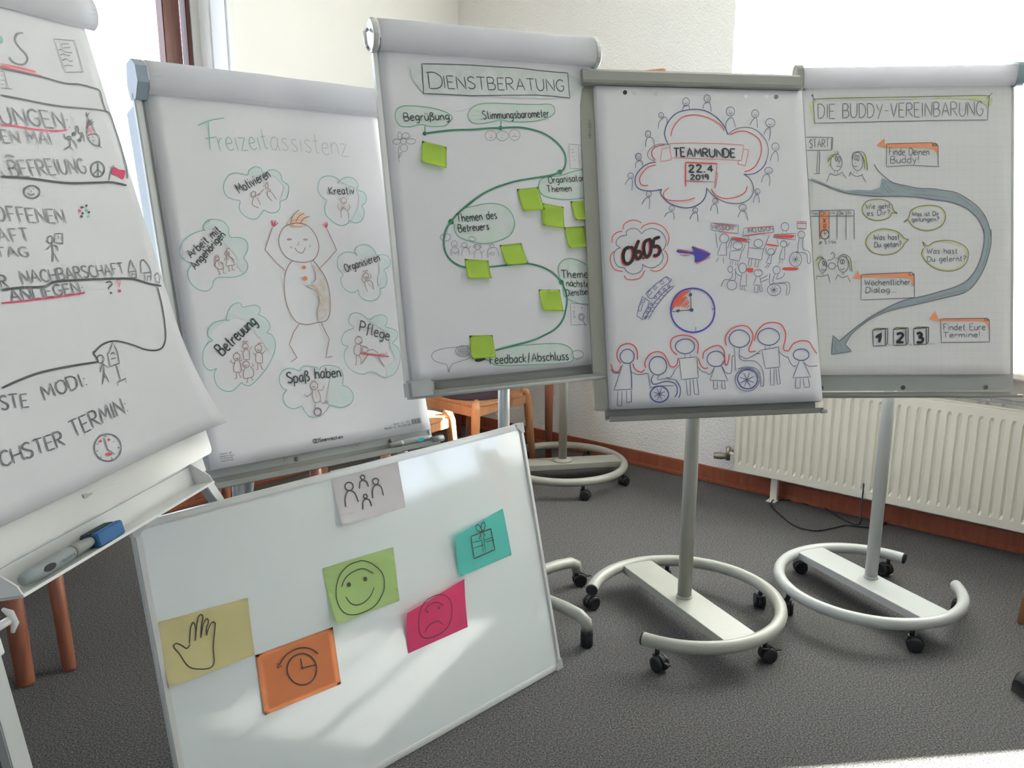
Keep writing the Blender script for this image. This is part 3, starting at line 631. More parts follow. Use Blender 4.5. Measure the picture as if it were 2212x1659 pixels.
S 5f8f8a 2 476.5,630.5 464,618 465,603 477,590 495,588 513,596 523,605 536,610.5 553,602 578,599.5 592,610 589.5,625.5 581.5,635 602.5,642.5 619.5,651 619.5,667 610,678.5 598.5,686.5 614,702 617.5,727 605.5,758 585,778.5 559.5,784.5 540.5,778.5 523,766 504,762.5 483.5,767 458,759 436.5,739.5 429.5,715.5 435.5,694 448.5,683 433,676.5 430.5,661.5 440.5,645 457,636.5 476.5,630.5
F a4b3b3 0 387,734.5 414,750.5 416,771 410.5,790.5 430.5,803 438.5,824.5 423.5,844.5 392.5,850 364.5,841.5 352,829.5 363,798 373,772.5
S 5f8f8a 2 344.5,739.5 340,733 321.5,727.5 304.5,724 295,727.5 286.5,736.5 273.5,730 257,726 239.5,729.5 227,742.5 223.5,761.5 231,778.5 240,783.5 229,794 226,809.5 233,826.5 252,836 275,832.5 279,841 289.5,860 309,868 331,864.5 347.5,854 362.5,842.5 388.5,850.5 411,851 431.5,840.5 439,824.5 434,807 421,795 410.5,790.5 416,771 415.5,751 401.5,736.5 377,730 355,731 344.5,739.5
P word_lettering
T 2c2f33 3 197.8,246.6 295.7,198.8 -11.2,-22.9|Motivieren
T 2c2f33 3 467.9,242.8 549.6,238.3 -1.3,-22.9|Kreativ
T 2c2f33 3 41.9,418.6 130.8,349.1 -12.4,-15.9|Arbeit mit
T 2c2f33 3 47.9,448.6 141.7,360.8 -13.7,-14.6|Angehörigen
T 2c2f33 3 480.8,468.1 601.2,436.8 -5.7,-22|Organisieren
T 2c2f33 4 81,675.5 187.9,596.8 -18.1,-24.6|Betreuung
T 2c2f33 3.6 492.5,642.6 586.9,677.6 10.8,-29.1|Pflege
T 2c2f33 3.6 246.2,765.7 310.9,767 0.6,-28.7|Spaß
T 2c2f33 3.6 330.5,763.1 409.3,765.6 0.9,-28.8|haben
P small_figure_drawings
S 7a5f5e 1.8 243.5,247.5 242,251.5 239,254.5 235.5,255.5 232.5,254.5 230.5,252 230.5,248 232,244 235,241.5 238.5,240 241.5,241 243.5,244 243.5,247.5
S 7a5f5e 1.8 235.5,256.5 230,269 230,278 245.5,285.5
S 7a5f5e 1.8 244.5,256.5 248.5,265 252,277
S 7a5f5e 1.8 245.5,251 253,249 256,244
S 7a5f5e 1.8 287.5,236 286.5,237.5 285,239 282.5,239.5 280.5,239 279,238 278.5,236 279.5,234.5 281.5,233 283.5,232.5 286,233 287.5,234 287.5,236
S 7a5f5e 1.8 277.5,239.5 276.5,252 287.5,265.5
S 7a5f5e 1.8 286.5,237.5 294,248 300.5,260.5
S 7a5f5e 1.8 275,229 274.5,222 280.5,214.5 283,225.5 278.5,230 275,229
S 7a5f5e 1.8 519.5,259 517,264 513,268 508,269.5 504,268 501,264.5 500.5,259.5 503,254.5 507,251 511.5,249.5 516,251 519,254.5 519.5,259
S 7a5f5e 1.8 493,310.5 494,295.5 499,284 507,281 516.5,286 518.5,299 516,312.5
S 7a5f5e 1.8 504,262 509,266 514.5,262
L 7a5f5e 1.8 239.5,255 254,245.5 268.5,234
L 7a5f5e 1.8 270,213.5 272.5,217
L 7a5f5e 1.8 278.5,209.5 278.5,213
L 7a5f5e 1.8 287,212 284,215.5
L 7a5f5e 1.8 287.5,221.5 289.5,221
L 7a5f5e 1.8 267.5,224 271.5,223
L 7a5f5e 1.8 501.5,276.5 512,276.5
L 7a5f5e 1.8 502,279.5 510.5,279
L 7a5f5e 1.8 496.5,292 486,277 492.5,267.5
L 7a5f5e 1.8 517.5,288.5 528.5,278 524,269.5
L 7a5f5e 1.8 497,256 494,255
L 7a5f5e 1.8 502,249.5 499.5,246.5
L 7a5f5e 1.8 512.5,245.5 513,242.5
L 7a5f5e 1.8 521.5,248 524.5,245
L 7a5f5e 1.8 523.5,253.5 527.5,252.5
S 7a5f5e 2 114,422.5 112.5,425.5 110,427.5 107,428 104.5,427.5 102.5,425 102.5,422.5 103.5,419.5 106,417.5 109,416.5 112,417.5 113.5,419.5 114,422.5
S 7a5f5e 2 104.5,428 100,437.5 103,445 112,449.5 121,446.5 120,436.5 113.5,428.5
S 7a5f5e 2 143,409 141.5,412 139,414 135.5,415 132.5,414 131,412 130.5,408.5 132,405.5 134.5,403.5 137.5,402.5 140.5,403.5 142.5,406 143,409
S 7a5f5e 2 136,402.5 139.5,396 146.5,395
S 7a5f5e 2 110,429.5 110.5,441
S 7a5f5e 2 134.5,406 136,411 140,407
S 7a5f5e 2 105,423.5 107.5,425 110.5,423.5
L 7a5f5e 2 102,416.5 115.5,416
L 7a5f5e 2 104.5,416 106,412.5 113,412.5 113,416
L 7a5f5e 2 102,431 97,440.5
L 7a5f5e 2 118,431 123.5,436.5
L 7a5f5e 2 105,448.5 110,462 104.5,464
L 7a5f5e 2 120.5,447.5 118.5,460 126.5,460.5
L 7a5f5e 2 132.5,416 134,421.5 128.5,441.5 153,439 147.5,420 139.5,415.5
L 7a5f5e 2 132.5,418 126,426.5
L 7a5f5e 2 142,416.5 154,426.5
L 7a5f5e 2 134,441 135.5,455.5 132,456.5
L 7a5f5e 2 145,440.5 145,452.5 151,453.5
L 7a5f5e 2 135,416.5 137,426.5 142,416.5
S 7a5f5e 2 553,482.5 551,487.5 547,491 542.5,492 538.5,490.5 536,487 535.5,482 538,477.5 541.5,474 546,473 550,474.5 552.5,478 553,482.5
S 7a5f5e 2 541,529 537,510.5 537,499.5 544.5,494
S 7a5f5e 2 551,494 560.5,502 564,522.5
S 7a5f5e 2 540.5,484 544.5,487.5 548.5,483.5
S 7a5f5e 2 536,469 540.5,468 539,471.5
S 7a5f5e 2 543,466 546.5,466 544.5,470
S 7a5f5e 2 549,465.5 552,465.5 550,469
L 7a5f5e 2 535.5,502.5 527.5,491.5 534.5,476.5
L 7a5f5e 2 553.5,492.5 562,485 558.5,475.5
L 7a5f5e 2 544.5,494 546,500.5 551,494
S 7a5f5e 2 152.5,656 151,660 147.5,662.5 143.5,663.5 140,662 137.5,659 137.5,654.5 139,651 142.5,648 146,647.5 150,649 152,652 152.5,656
S 7a5f5e 2 139,645.5 142.5,642 146.5,644.5 152,642 153.5,647
S 7a5f5e 2 142,664.5 135.5,673 134.5,690
S 7a5f5e 2 150,691.5 153,671.5 148,664.5
S 7a5f5e 2 189,665 187,669.5 183,673 178,674 173.5,672 171,668 170.5,663 172.5,658 176.5,655 181.5,654 186,655.5 188.5,659.5 189,665
S 7a5f5e 2 179.5,654 184.5,650 194,653
S 7a5f5e 2 182,653 189.5,650
S 7a5f5e 2 172.5,674.5 168.5,682.5 166.5,701
S 7a5f5e 2 183.5,704.5 187,687.5 186.5,676.5
S 7a5f5e 2 126,681.5 124,686 120,689 115.5,690 111,688.5 108.5,684.5 108,679.5 110,675 114,672 118.5,671 123,673 125.5,676.5 126,681.5
S 7a5f5e 2 117,670.5 114.5,668
S 7a5f5e 2 119,671 122.5,667
S 7a5f5e 2 112.5,690 105,704 103,719
S 7a5f5e 2 121,722 124.5,706 122,690
S 7a5f5e 2 147.5,704 145.5,708 142,711 137,711.5 133,710 130.5,706.5 130,702 131.5,698 135.5,695 140,694.5 144.5,696 147,699.5 147.5,704
S 7a5f5e 2 135.5,711 128.5,722 126.5,737.5 142,739 153.5,734 155.5,719 149.5,710.5
S 7a5f5e 2 142,658 144.5,661 148,658
S 7a5f5e 2 175.5,666 179,670 183.5,667
S 7a5f5e 2 113,682.5 116,686.5 120.5,683.5
S 7a5f5e 2 133.5,704 136.5,707.5 141.5,705
L 7a5f5e 2 134.5,690 150,691.5
L 7a5f5e 2 166.5,701 183.5,704.5
L 7a5f5e 2 103,719 121,722
L 7a5f5e 2 172.5,674.5 186.5,676.5
L 7a5f5e 2 137,670 130,665
L 7a5f5e 2 153.5,666 163,657.5
L 7a5f5e 2 140.5,691 140.5,693
L 7a5f5e 2 170.5,684.5 162.5,675
L 7a5f5e 2 186,681 197.5,671.5
L 7a5f5e 2 171,702.5 168,719.5 162.5,719.5
L 7a5f5e 2 177,704 180.5,720 184,721.5
L 7a5f5e 2 106.5,697.5 97,691 102,687
L 7a5f5e 2 123,692 129.5,691 127,686.5
L 7a5f5e 2 109,720.5 107.5,735 100.5,738
L 7a5f5e 2 116,721.5 118,735 121,736
L 7a5f5e 2 129.5,719 124,715
L 7a5f5e 2 149.5,710.5 158.5,708.5 155,700.5
L 7a5f5e 2 136.5,738.5 134,749 130.5,751
L 7a5f5e 2 146,737 148,746 153.5,744.5
S 7a5f5e 2 497.5,670 494.5,675 489.5,678 483,679 477.5,677 473.5,673 473,667.5 475.5,663 480.5,659.5 487,658.5 493,660.5 496.5,664.5 497.5,670
S 7a5f5e 2 481,658 486,656.5 495,660
S 7a5f5e 2 476.5,678.5 467,688.5 464.5,705 478,711.5 487,700.5 489,683.5 480.5,677.5
S 7a5f5e 2 511.5,697.5 509,701.5 505,704.5 500,705 495,703.5 492,700 491.5,696 493.5,691.5 497.5,689 503,688 507.5,690 511,693.5 511.5,697.5
S 7a5f5e 2 487,683.5 501.5,688 507.5,694
S 7a5f5e 2 510.5,701 527.5,699 544.5,713
S 7a5f5e 2 487,673 490.5,675 495,673
S 7a5f5e 2 333,783 330.5,788 325.5,792 319.5,792.5 314,790.5 310.5,786 310,780 312.5,774.5 317.5,771 323.5,770 329,772.5 332.5,777 333,783
S 7a5f5e 2 319,771 319.5,765.5
S 7a5f5e 2 323.5,770 325.5,764.5
S 7a5f5e 2 326,772 330,767
S 7a5f5e 2 315.5,793 312,808 315,826.5 333,825.5 334.5,804.5 329.5,794
S 7a5f5e 2 317.5,781 320.5,787 326,782
L 7a5f5e 2 485,693.5 492,699
L 7a5f5e 2 469.5,711 466.5,729 461.5,738 467.5,738.5
L 7a5f5e 2 478.5,710 483,726 479,738 484,738
L 7a5f5e 2 544.5,713.5 573,717 570.5,709
L 7a5f5e 2 314,799 296.5,808.5 287.5,800
L 7a5f5e 2 332.5,795 345,797 353,783
L 7a5f5e 2 319.5,827 313,837.5 317,845
L 7a5f5e 2 331.5,823.5 340,834.5 352,828 355.5,833.5
L 7a5f5e 2 323.5,798 324,801.5
L 7a5f5e 2 324,804.5 324,808
L 7a5f5e 2 324.5,810.5 325,813.5
L a03045 4.5 483,705 578,725
L 7a5f5e 3 509,712 495,725 483,736
L 7a5f5e 3 541,720 548,738 557,753
S 6f5a68 4 330,856 328,860 323,864 318,864 313,862 310,858 309,853 311,848 316,844 321,844 326,846 330,850 330,856
P big_figure_drawing
F c99f80 0 319.5,328.5 333.5,314 351.5,299.5 371.5,295.5 383.5,306.5 381.5,328.5 361,334 334,332
F a89a8c 0 377,445 398,460.5 411.5,498 410,542 401.5,578 369.5,601.5 370.5,572.5 383,547.5 376,518 347.5,502.5 376.5,492.5 383,467.5
S b5784e 2 322,331.5 342.5,326.5 366,328.5 381,332
S b5784e 2 326,336 344.5,338.5 366.5,335.5
S b5784e 2 334,321.5 348,317.5 371.5,319.5
S 9a7f72 1.4 364,496 380,518.5 392.5,537.5
S 9a7f72 1.4 367,525 379,547.5 386,564.5
S 9a7f72 1.4 351,502.5 366.5,505 384.5,515
S 7a5f5e 2.4 331,328 340.5,307 363,288.5
S 7a5f5e 2.4 347,323 360,306.5 377,298.5
S 7a5f5e 2.4 360,328.5 372,314 392.5,306.5
S 7a5f5e 2.4 331,328.5 306,341 290.5,364.5 286.5,389.5 297,416 317,431 347,437 379,432.5 398.5,413 406,387 400,357.5 384,335.5 362,326.5 331,328.5
S 7a5f5e 2 312.5,372.5 320,370 326,372 319.5,373.5 312.5,372.5
S 7a5f5e 2 362,373 368,371 373.5,373 367.5,375 362,373
S 7a5f5e 2 331.5,395.5 337,406 348.5,411 356,406.5 364,394.5
L 7a5f5e 2 347,379 339,390 349.5,387
L 7a5f5e 2 324,391.5 318.5,393.5 323,397.5
L 7a5f5e 2 376.5,388 380.5,391.5 375,394
L 7a5f5e 2.2 293,460 270.5,437 243,400 275.5,337.5
L 7a5f5e 2.2 397,456 427.5,432 460,404.5 454.5,382 439.5,341
L 7a5f5e 2.2 308,607 286.5,629.5 268.5,661.5 284,699.5 264.5,709.5
L 7a5f5e 2.2 374.5,606.5 380.5,628 391.5,656.5 371,708 393,706.5
L a03a4a 2.2 276,336 275,319
L a03a4a 2.2 276,336 280.5,318
L a03a4a 2.2 277.5,336 286.5,319
L a03a4a 2.2 278.5,336 289.5,321
L a03a4a 2.2 279.5,336 293.5,326
L a03a4a 2.2 439,340 427.5,328
L a03a4a 2.2 439,339.5 433.5,323.5
L a03a4a 2.2 439,339.5 439,322
L a03a4a 2.2 440,338.5 444,321.5
L a03a4a 2.2 440.5,338.5 445.5,326.5
S 7a5f5e 2.4 319,430.5 301,448.5 287.5,475 280.5,506.5 279,542 285,574 296.5,596.5 308,606 332,611.5 360,608 388.5,605 403.5,589.5 412,560.5 416,520 411.5,486.5 397,456 381,432
F b56a4c 0 356,452 354.5,454 352,456 348,456.5 345,455.5 342.5,454 342,451.5 343.5,449 346.5,447.5 350,447 353.5,447.5 355.5,449.5 356,452
F b56a4c 0 354,482.5 353,486 350,488 346.5,489 343.5,488 341.5,485.5 341,482 342.5,479 345.5,476.5 348.5,476 352,477 354,479.5 354,482.5
P printed_lettering
T 35383c 2.2 309.7,936 383.9,938 0.3,-9.7|Soennecken
S 35383c 2 301.5,932.5 300.5,935 298,937 295.5,937 293,936 291.5,933.5 291,931 292.5,928.5 294.5,926.5 297,926.5 299.5,927.5 301,930 301.5,932.5
S 35383c 2 308,932.5 306.5,935.5 304.5,937 301.5,937 299,936 297.5,934 297.5,931 298.5,928.5 301,927 303.5,926.5 306,927.5 307.5,930 308,932.5
T 55585b 1.1 555,926.8 611.5,927.3 0.1,-5.8|Herst.-Nr. 1137
T 55585b 1.1 524,935.2 612.2,936.7 0.1,-5.8|Bestell.-Nr. 155 0225 00
L 55585b 1.8 619,919 619,935
L 55585b 2.7 621.5,918.5 621.5,935
L 55585b 1.8 624.5,918.5 624.5,935
L 55585b 1.26 627,918.5 627,935
L 55585b 3.6 630,919 630,935
L 55585b 1.8 633,919 632.5,935
L 55585b 1.26 635.5,918.5 635.5,935
L 55585b 2.7 638.5,918.5 638.5,935
L 55585b 1.8 641,918.5 641,935
L 55585b 3.6 644,919 644,935
L 55585b 1.26 647,919 647,935
L 55585b 1.8 649.5,918.5 649.5,935
T 6f7073 1 27.4,923.6 60.9,924.1 0.1,-4.5|nnecken eG
T 6f7073 1 28.3,929.6 67.5,931.2 0.2,-4.4|nnecken-Platz
T 6f7073 1 29.1,935.6 61.4,936 0.1,-4.4|91 Overath
T 6f7073 1 30,941.7 61.4,941.9 0,-4.5|nnecken.de
P panel_scribble
S 6f7073 1.3 221.5,962.5 220.5,964.5 218,965.5 215.5,965.5 213,964.5 211,962.5 211,960.5 212,958.5 214,957 217,957 219.5,958 221,960 221.5,962.5
S 6f7073 1.3 443,960.5 441.5,962.5 439.5,964 436.5,964 434,963 432,961 431.5,958.5 433,956.5 435,955 438,955 441,956 442.5,958 443,960.5
S 6f7073 1.3 209,959.5 210,966 210,973
S 6f7073 1.3 262.5,959.5 263.5,964.5 266,959.5
S 6f7073 1.3 410.5,967 415,964 415.5,969.5
S 6f7073 1.3 421,961 425,960
S 6f7073 1.3 427.5,966.5 432,964.5 435,969 439,966
B dien
P title_lettering
F a2aaa7 0 122.5,26.5 590.5,23.5 588.5,97 191.5,108 119,109
L 3a3d40 2.6 121.5,25.5 179.5,22.5 273.5,19.5 355,19 424,18 502,21.5 591,22.5 590,55.5 589.5,98.5 534,96 474,95.5 377,101 264,108 191.5,108 118,109.5 120,69 121.5,25.5
T 3a3d40 3 138.2,95 179.5,94.8 -0.2,-45|D
T 3a3d40 3 181.9,92 572.8,78.8 -1.2,-35.7|IENSTBERATUNG
P road_drawing
S 2f6b52 5.4 109,222 145,216 199,209 254,206 310,200 348,198 405,194 444,198 482,207 512,222 538,243 552,264 556,285 552,303 544,317 531,326
S 2f6b52 5.4 531,326 500,335 447,343 388,352 341,364 290,382 251,402 224,421 208,431
S 2f6b52 5.2 332,366 306,375 270,391 234,412 202,435 180,452 163,471 148,488 138,510 134,537 138,560 150,579 169,593 189,600 226,605 268,603 316,600 355,597 395,598 430,606 460,619 481,634 499,657 510,684 513,712 506,740 491,772 463,796 425,812 379,826 334,833 290,840 260,845
F 1f5a43 0 115,221.5 114,224.5 111.5,227 108.5,228 106,227 104,225 103.5,222 104.5,219 107,217 110,216 112.5,216.5 114.5,218.5 115,221.5
F 1f5a43 0 353,197.5 352,201 349.5,203.5 346,204.5 343,203.5 341,201.5 340.5,198 341.5,195 344,192.5 347.5,191.5 350.5,192 352.5,194.5 353,197.5
F 1f5a43 0 538.5,325 537,329 534,331.5 530,332.5 526.5,331.5 524,329 523.5,325.5 524.5,321.5 528,319 532,317.5 535.5,318.5 538,321.5 538.5,325
F 1f5a43 0 171,471 169.5,475 166,477.5 162,478.5 158,477.5 155,474.5 154.5,470.5 156,466.5 159.5,463.5 163.5,462.5 167.5,464 170,467 171,471
F 1f5a43 0 506.5,657.5 505,661 502,663.5 498.5,664 494.5,663 492.5,660.5 491.5,656.5 493,653 496,650.5 500,649.5 503.5,651 506,653.5 506.5,657.5
F 25302b 0 194.5,865 215.5,862.5 227.5,867 210.5,873 196,872
S 2f6b52 3 112,199 111,219
S 2f6b52 3 350,176 348,194
P bubble_drawing
F a4b3aa 0 112,197.5 94.5,197.5 69.5,204 42.5,203 31,191 29,175 34,158.5 51.5,148 79,145.5 110,146 145,149.5 176,157 194.5,166.5 198,174.5 188.5,186.5 171.5,197.5 146.5,200.5 122,200.5 112,197.5
S 5f8a74 2.8 112,197.5 94.5,197.5 69.5,204 42.5,203 31,191 29,175 34,158.5 51.5,148 79,145.5 110,146 145,149.5 176,157 194.5,166.5 198,174.5 188.5,186.5 171.5,197.5 146.5,200.5 122,200.5 112,197.5
F a4b3aa 0 350,174 323,180 285,188 261,186.5 248,172.5 248.5,159 264,141.5 291,130 329,126 393.5,125 463,124 519,120.5 534,133 530,147.5 510.5,160.5 478,170.5 426.5,177 376.5,177.5 350,174
S 5f8a74 2.8 350,174 323,180 285,188 261,186.5 248,172.5 248.5,159 264,141.5 291,130 329,126 393.5,125 463,124 519,120.5 534,133 530,147.5 510.5,160.5 478,170.5 426.5,177 376.5,177.5 350,174
F a4b3aa 0 665.5,321 624,316 582.5,321 544.5,332 523.5,337 491.5,339 467,346.5 455.5,360.5 454.5,378 465.5,393.5 492.5,403 540,408 581,405.5 619,399 658.5,384.5
S 5f8a74 2.8 665.5,321 624,316 582.5,321 544.5,332 523.5,337 491.5,339 467,346.5 455.5,360.5 454.5,378 465.5,393.5 492.5,403 540,408 581,405.5 619,399 658.5,384.5
F a4b3aa 0 162.5,470.5 200.5,436.5 232.5,427.5 275,419.5 309.5,420 338.5,430 356,449.5 362,475.5 355,499 338,516 306.5,527.5 271.5,534.5 238,532.5 197.5,521 178,509 171,492 171.5,476.5 162.5,470.5
S 5f8a74 2.8 162.5,470.5 200.5,436.5 232.5,427.5 275,419.5 309.5,420 338.5,430 356,449.5 362,475.5 355,499 338,516 306.5,527.5 271.5,534.5 238,532.5 197.5,521 178,509 171,492 171.5,476.5 162.5,470.5
F a4b3aa 0 646,628 604.5,613.5 582,601 555,590 527.5,587 505.5,596.5 494.5,614.5 496,642.5 507.5,663.5 503,683.5 510,704 536.5,717.5 568,727.5 634,737.5
S 5f8a74 2.8 646,628 604.5,613.5 582,601 555,590 527.5,587 505.5,596.5 494.5,614.5 496,642.5 507.5,663.5 503,683.5 510,704 536.5,717.5 568,727.5 634,737.5
F a4b3aa 0 259.5,845 290,841.5 334,837 387,837 440.5,838 481,843 507.5,856 515,871 515,891.5 493.5,899.5 434,898.5 345.5,894 280.5,890.5 251,885 235.5,872 219.5,867
S 5f8a74 2.8 259.5,845 290,841.5 334,837 387,837 440.5,838 481,843 507.5,856 515,871 515,891.5 493.5,899.5 434,898.5 345.5,894 280.5,890.5 251,885 235.5,872 219.5,867
P topic_lettering
T 2c2f33 2.8 53.5,188.4 188.4,180 -1.4,-22.3|Begrüßung
T 2c2f33 2.8 288.2,175.2 512.9,159.5 -1.7,-24|.Stimmungsbarometer
T 2c2f33 2.6 489.1,359.5 666.9,346.4 -1.5,-20.6|Organisatorische
T 2c2f33 2.6 481.5,385.6 565.2,382.9 -0.6,-19.5|Themen
T 2c2f33 2.8 181.2,472.9 306.9,462.8 -1.9,-23.8|Themen des
T 2c2f33 2.8 183.3,500.4 277.9,494.8 -1.2,-21.1|Betreuers
T 2c2f33 2.8 501.7,645.8 610.2,647.4 0.4,-24.3|Themen
T 2c2f33 2.6 516.1,669.9 592.7,676.3 1.7,-20.2|nächste
T 2c2f33 2.4 512.9,699.4 642.9,698.5 -0.1,-19.5|Dienstberatung
T 2c2f33 3 238.7,882.9 498.8,891.2 0.8,-25.5|Feedback/Abschluss
P small_figure_drawings
S 6f7073 1.5 330,221 327,228 320,233.5 310.5,235.5 302,234 296.5,229 294.5,222 298,214.5 305,209 314,207 322.5,208.5 328.5,213.5 330,221
S 6f7073 1.5 369,220.5 365.5,227.5 358,233 348.5,235.5 339,233.5 333,228.5 331,221.5 334.5,214 342,208.5 351.5,206.5 361,208 367,213 369,220.5
S 6f7073 1.5 408,216.5 405,225 397.5,231 388.5,233.5 380,231.5 374,226 372.5,217.5 376,209.5 383,203.5 392,201 400.5,203 406.5,208.5 408,216.5
S 6f7073 1.5 53,245 51.5,249 48.5,252.5 44,253.5 40,252.5 37.5,249.5 37,245 38.5,241 41.5,238 46,236.5 50,237.5 52.5,240.5 53,245
S 6f7073 1.5 41.5,230.5 40,236 37.5,240 34.5,241.5 31.5,240 30,236 30,231 31,225.5 33.5,221.5 36.5,220 39.5,221.5 41,225 41.5,230.5
S 6f7073 1.5 64.5,229.5 62.5,233.5 58,236.5 52.5,238 47,237 43.5,234 42.5,230 44.5,226 48.5,223 54,221.5 59.5,222.5 63,225.5 64.5,229.5
S 6f7073 1.5 81,244.5 78.5,248.5 73.5,251 66.5,252.5 59.5,251.5 55,249 53.5,245.5 55.5,242 61,239 68,238 74.5,238.5 79.5,241 81,244.5
S 6f7073 1.5 55,263.5 53,268.5 49,272.5 43.5,274 38.5,272.5 35.5,269 34.5,264 36.5,258.5 40.5,254.5 46,253 51,254.5 54,258 55,263.5
S 6f7073 1.5 36.5,246.5 34.5,250 30,253 24.5,254 18.5,253 15,250.5 13.5,247 15.5,243.5 20,241 26,239.5 31.5,240.5 35.5,243 36.5,246.5
S 6f7073 1.5 33.5,255.5 26.5,275.5 27,305
S 6f7073 1.5 27.5,291.5 36.5,278.5 31.5,277 27.5,290
S 6f7073 1.5 307.5,226.5 312,229 318.5,224.5
S 6f7073 1.5 379,222.5 390,220.5 400,223
S 6f7073 1.5 308,215.5 309,216.5
S 6f7073 1.5 317.5,214.5 318.5,215.5
S 6f7073 1.5 344,213.5 345,214.5
S 6f7073 1.5 355.5,212.5 356.5,213.5
S 6f7073 1.5 382.5,209.5 383.5,210.5
S 6f7073 1.5 396,208.5 397,209.5
L 6f7073 1.5 343,227 352,227
L 6f7073 1.5 314,218 313.5,222
L 6f7073 1.5 350.5,217.5 350,221
L 6f7073 1.5 388.5,213 389,216
L 6f7073 1.5 657,243.5 628,242.5 571,239 567.5,313.5 620,314.5 649.5,314
L 6f7073 1.5 604,244.5 600,309.5
S 6f7073 1.3 575,256 581.5,255.5 587.5,256.5
S 6f7073 1.3 577,266 583.5,264 587.5,265
S 6f7073 1.3 579,275.5 583.5,278
S 6f7073 1.3 579.5,289 588,286
S 6f7073 1.3 610,257 616,259 622.5,257
S 6f7073 1.3 608,280.5 614.5,282 621,278.5
S 6f7073 1.3 610.5,287.5 616.5,289.5
S 6f7073 1.5 125,512 138,504.5 156,508.5 155,518 144,525 130,522 125,512
S 6f7073 1.5 174.5,534 172.5,538.5 169,541.5 164.5,543 160,541.5 157,538 156.5,533.5 158,529 162,525.5 166.5,524.5 170.5,526 173.5,529.5 174.5,534
S 6f7073 1.5 152.5,567.5 155.5,548.5 166.5,541.5 176,549 176,567.5
S 6f7073 1.5 157,554.5 164.5,561 175.5,555
S 6f7073 1.5 205,537.5 203.5,541 200,543.5 196,544.5 192,543.5 189,540.5 188.5,537.5 190,534 193,531.5 197.5,530.5 201.5,531.5 204,534 205,537.5
S 6f7073 1.5 184.5,568.5 188,553.5 195,546 207,548 209.5,566.5
S 6f7073 1.5 183.5,538 185.5,547.5
S 6f7073 1.5 214,540.5 210,550
S 6f7073 1.5 245,544 243.5,547.5 240,550 235,551 230.5,549.5 227.5,547 227,543.5 228.5,540 232,537.5 236.5,537 241,538 244.5,540.5 245,544
S 6f7073 1.5 233,541 232,543.5 230.5,545 228,545.5 226,545 225,543 224.5,541 225.5,538.5 227,537 229,536.5 231,537 232.5,539 233,541
S 6f7073 1.5 248.5,542.5 247.5,545 246,547 244,547.5 242,547 241,545 240.5,542.5 241.5,540 243,538 245,537.5 247,538 248,540 248.5,542.5
S 6f7073 1.5 221.5,576.5 227,558.5 236,551 245.5,559 247,576.5
S 6f7073 1.5 224.5,563 213.5,561
S 6f7073 1.5 245,563.5 256.5,555.5
S 6f7073 1.5 289,542.5 288,545 285.5,547 282,548 279,547 277,545 276,542 277.5,539.5 280,537.5 283,537 286.5,537.5 288.5,540 289,542.5
S 6f7073 1.5 266,577 267,555.5 281,547.5 297.5,550.5 300.5,574
S 6f7073 1.5 280.5,569.5 274.5,564.5 278,561 281,563.5 285.5,561 287.5,564.5 280.5,569.5
S 6f7073 1.5 211,519.5 219,514 231,518 232.5,525.5 220,526.5 211,519.5
S 6f7073 1.5 162.5,535.5 165.5,538 169.5,535.5
S 6f7073 1.5 268.5,563.5 275.5,567.5
L 6f7073 1.5 524,723 582.5,726.5 578,789.5 518.5,788 524,723
S 6f7073 2 567.5,766.5 565.5,771.5 561.5,775 556,776 551.5,774.5 548,770.5 547,765 549,760 553,756.5 558.5,755.5 563.5,757.5 567,761.5 567.5,766.5
S 6f7073 2 564.5,766.5 563,769.5 560,772 556.5,772.5 553,771.5 551,769 550.5,765.5 551.5,762 554.5,759.5 558,759 561.5,760 564,763 564.5,766.5
L 6f7073 3 562,776 569,795
T 6f7073 1.4 530.4,738.5 536,738.8 0.3,-6.4|1
T 6f7073 1.4 528.7,753.9 536.1,754.3 0.4,-8.1|2
T 6f7073 1.4 527.3,766.9 534.7,767.3 0.4,-7.3|3
T 6f7073 1.4 558.2,741.3 564.2,741.7 0.5,-7.3|4
S 6f7073 1.7 182,825.5 141,826 100,827.5 73.5,834 64.5,844.5 71,858.5 92,868 107.5,874.5 112,895 116.5,881.5 125.5,872.5 149,867 174,861.5 183.5,852.5
S 6f7073 1.7 182.5,841 178.5,848 170,853 158.5,854 147.5,851.5 140,845 137.5,837.5 141.5,830 150,825 161.5,824 172.5,827 180,833 182.5,841
S 6f7073 1.7 552.5,880 548.5,886.5 540,890.5 529,891.5 518.5,888.5 511,883.5 509,876.5 512.5,870.5 521,866.5 532,865.5 542.5,868 550,873.5 552.5,880
S 6f7073 1.7 524.5,890 530,896.5
L 6f7073 1.3 151,827.5 140.5,849.5
L 6f7073 1.3 145.5,827 150.5,850
L 6f7073 1.3 156,828 145.5,850
L 6f7073 1.3 151,827.5 156,850
L 6f7073 1.3 161.5,828.5 151,850.5
L 6f7073 1.3 156,828 161,850.5
L 6f7073 1.3 167,829 156,851
L 6f7073 1.3 161.5,828.5 166.5,851
L 6f7073 1.3 172,829.5 161.5,851.5
L 6f7073 1.3 167,829 172,851.5
L 6f7073 1.3 177.5,829.5 167,852
L 6f7073 1.3 172,829.5 177,852
B team
P punch_hole
F 2b2b2d 0 97.5,20 96.5,23.5 93.5,26.5 90,27.5 87,26.5 84.5,24 83.5,20.5 85,17 87.5,14 91,13 94.5,14 97,16.5 97.5,20
F 9fa6a2 0 126,21 125,24.5 122.5,27 119,28 116,27.5 113.5,24.5 113,21 114,17.5 116.5,15 120,14 123,15 125.5,17.5 126,21
F 9fa6a2 0 197.5,21 196,25 193.5,27.5 190.5,28.5 187,27.5 185,25 184,21.5 185,18 187.5,15.5 191,14 194.5,15 196.5,17.5 197.5,21
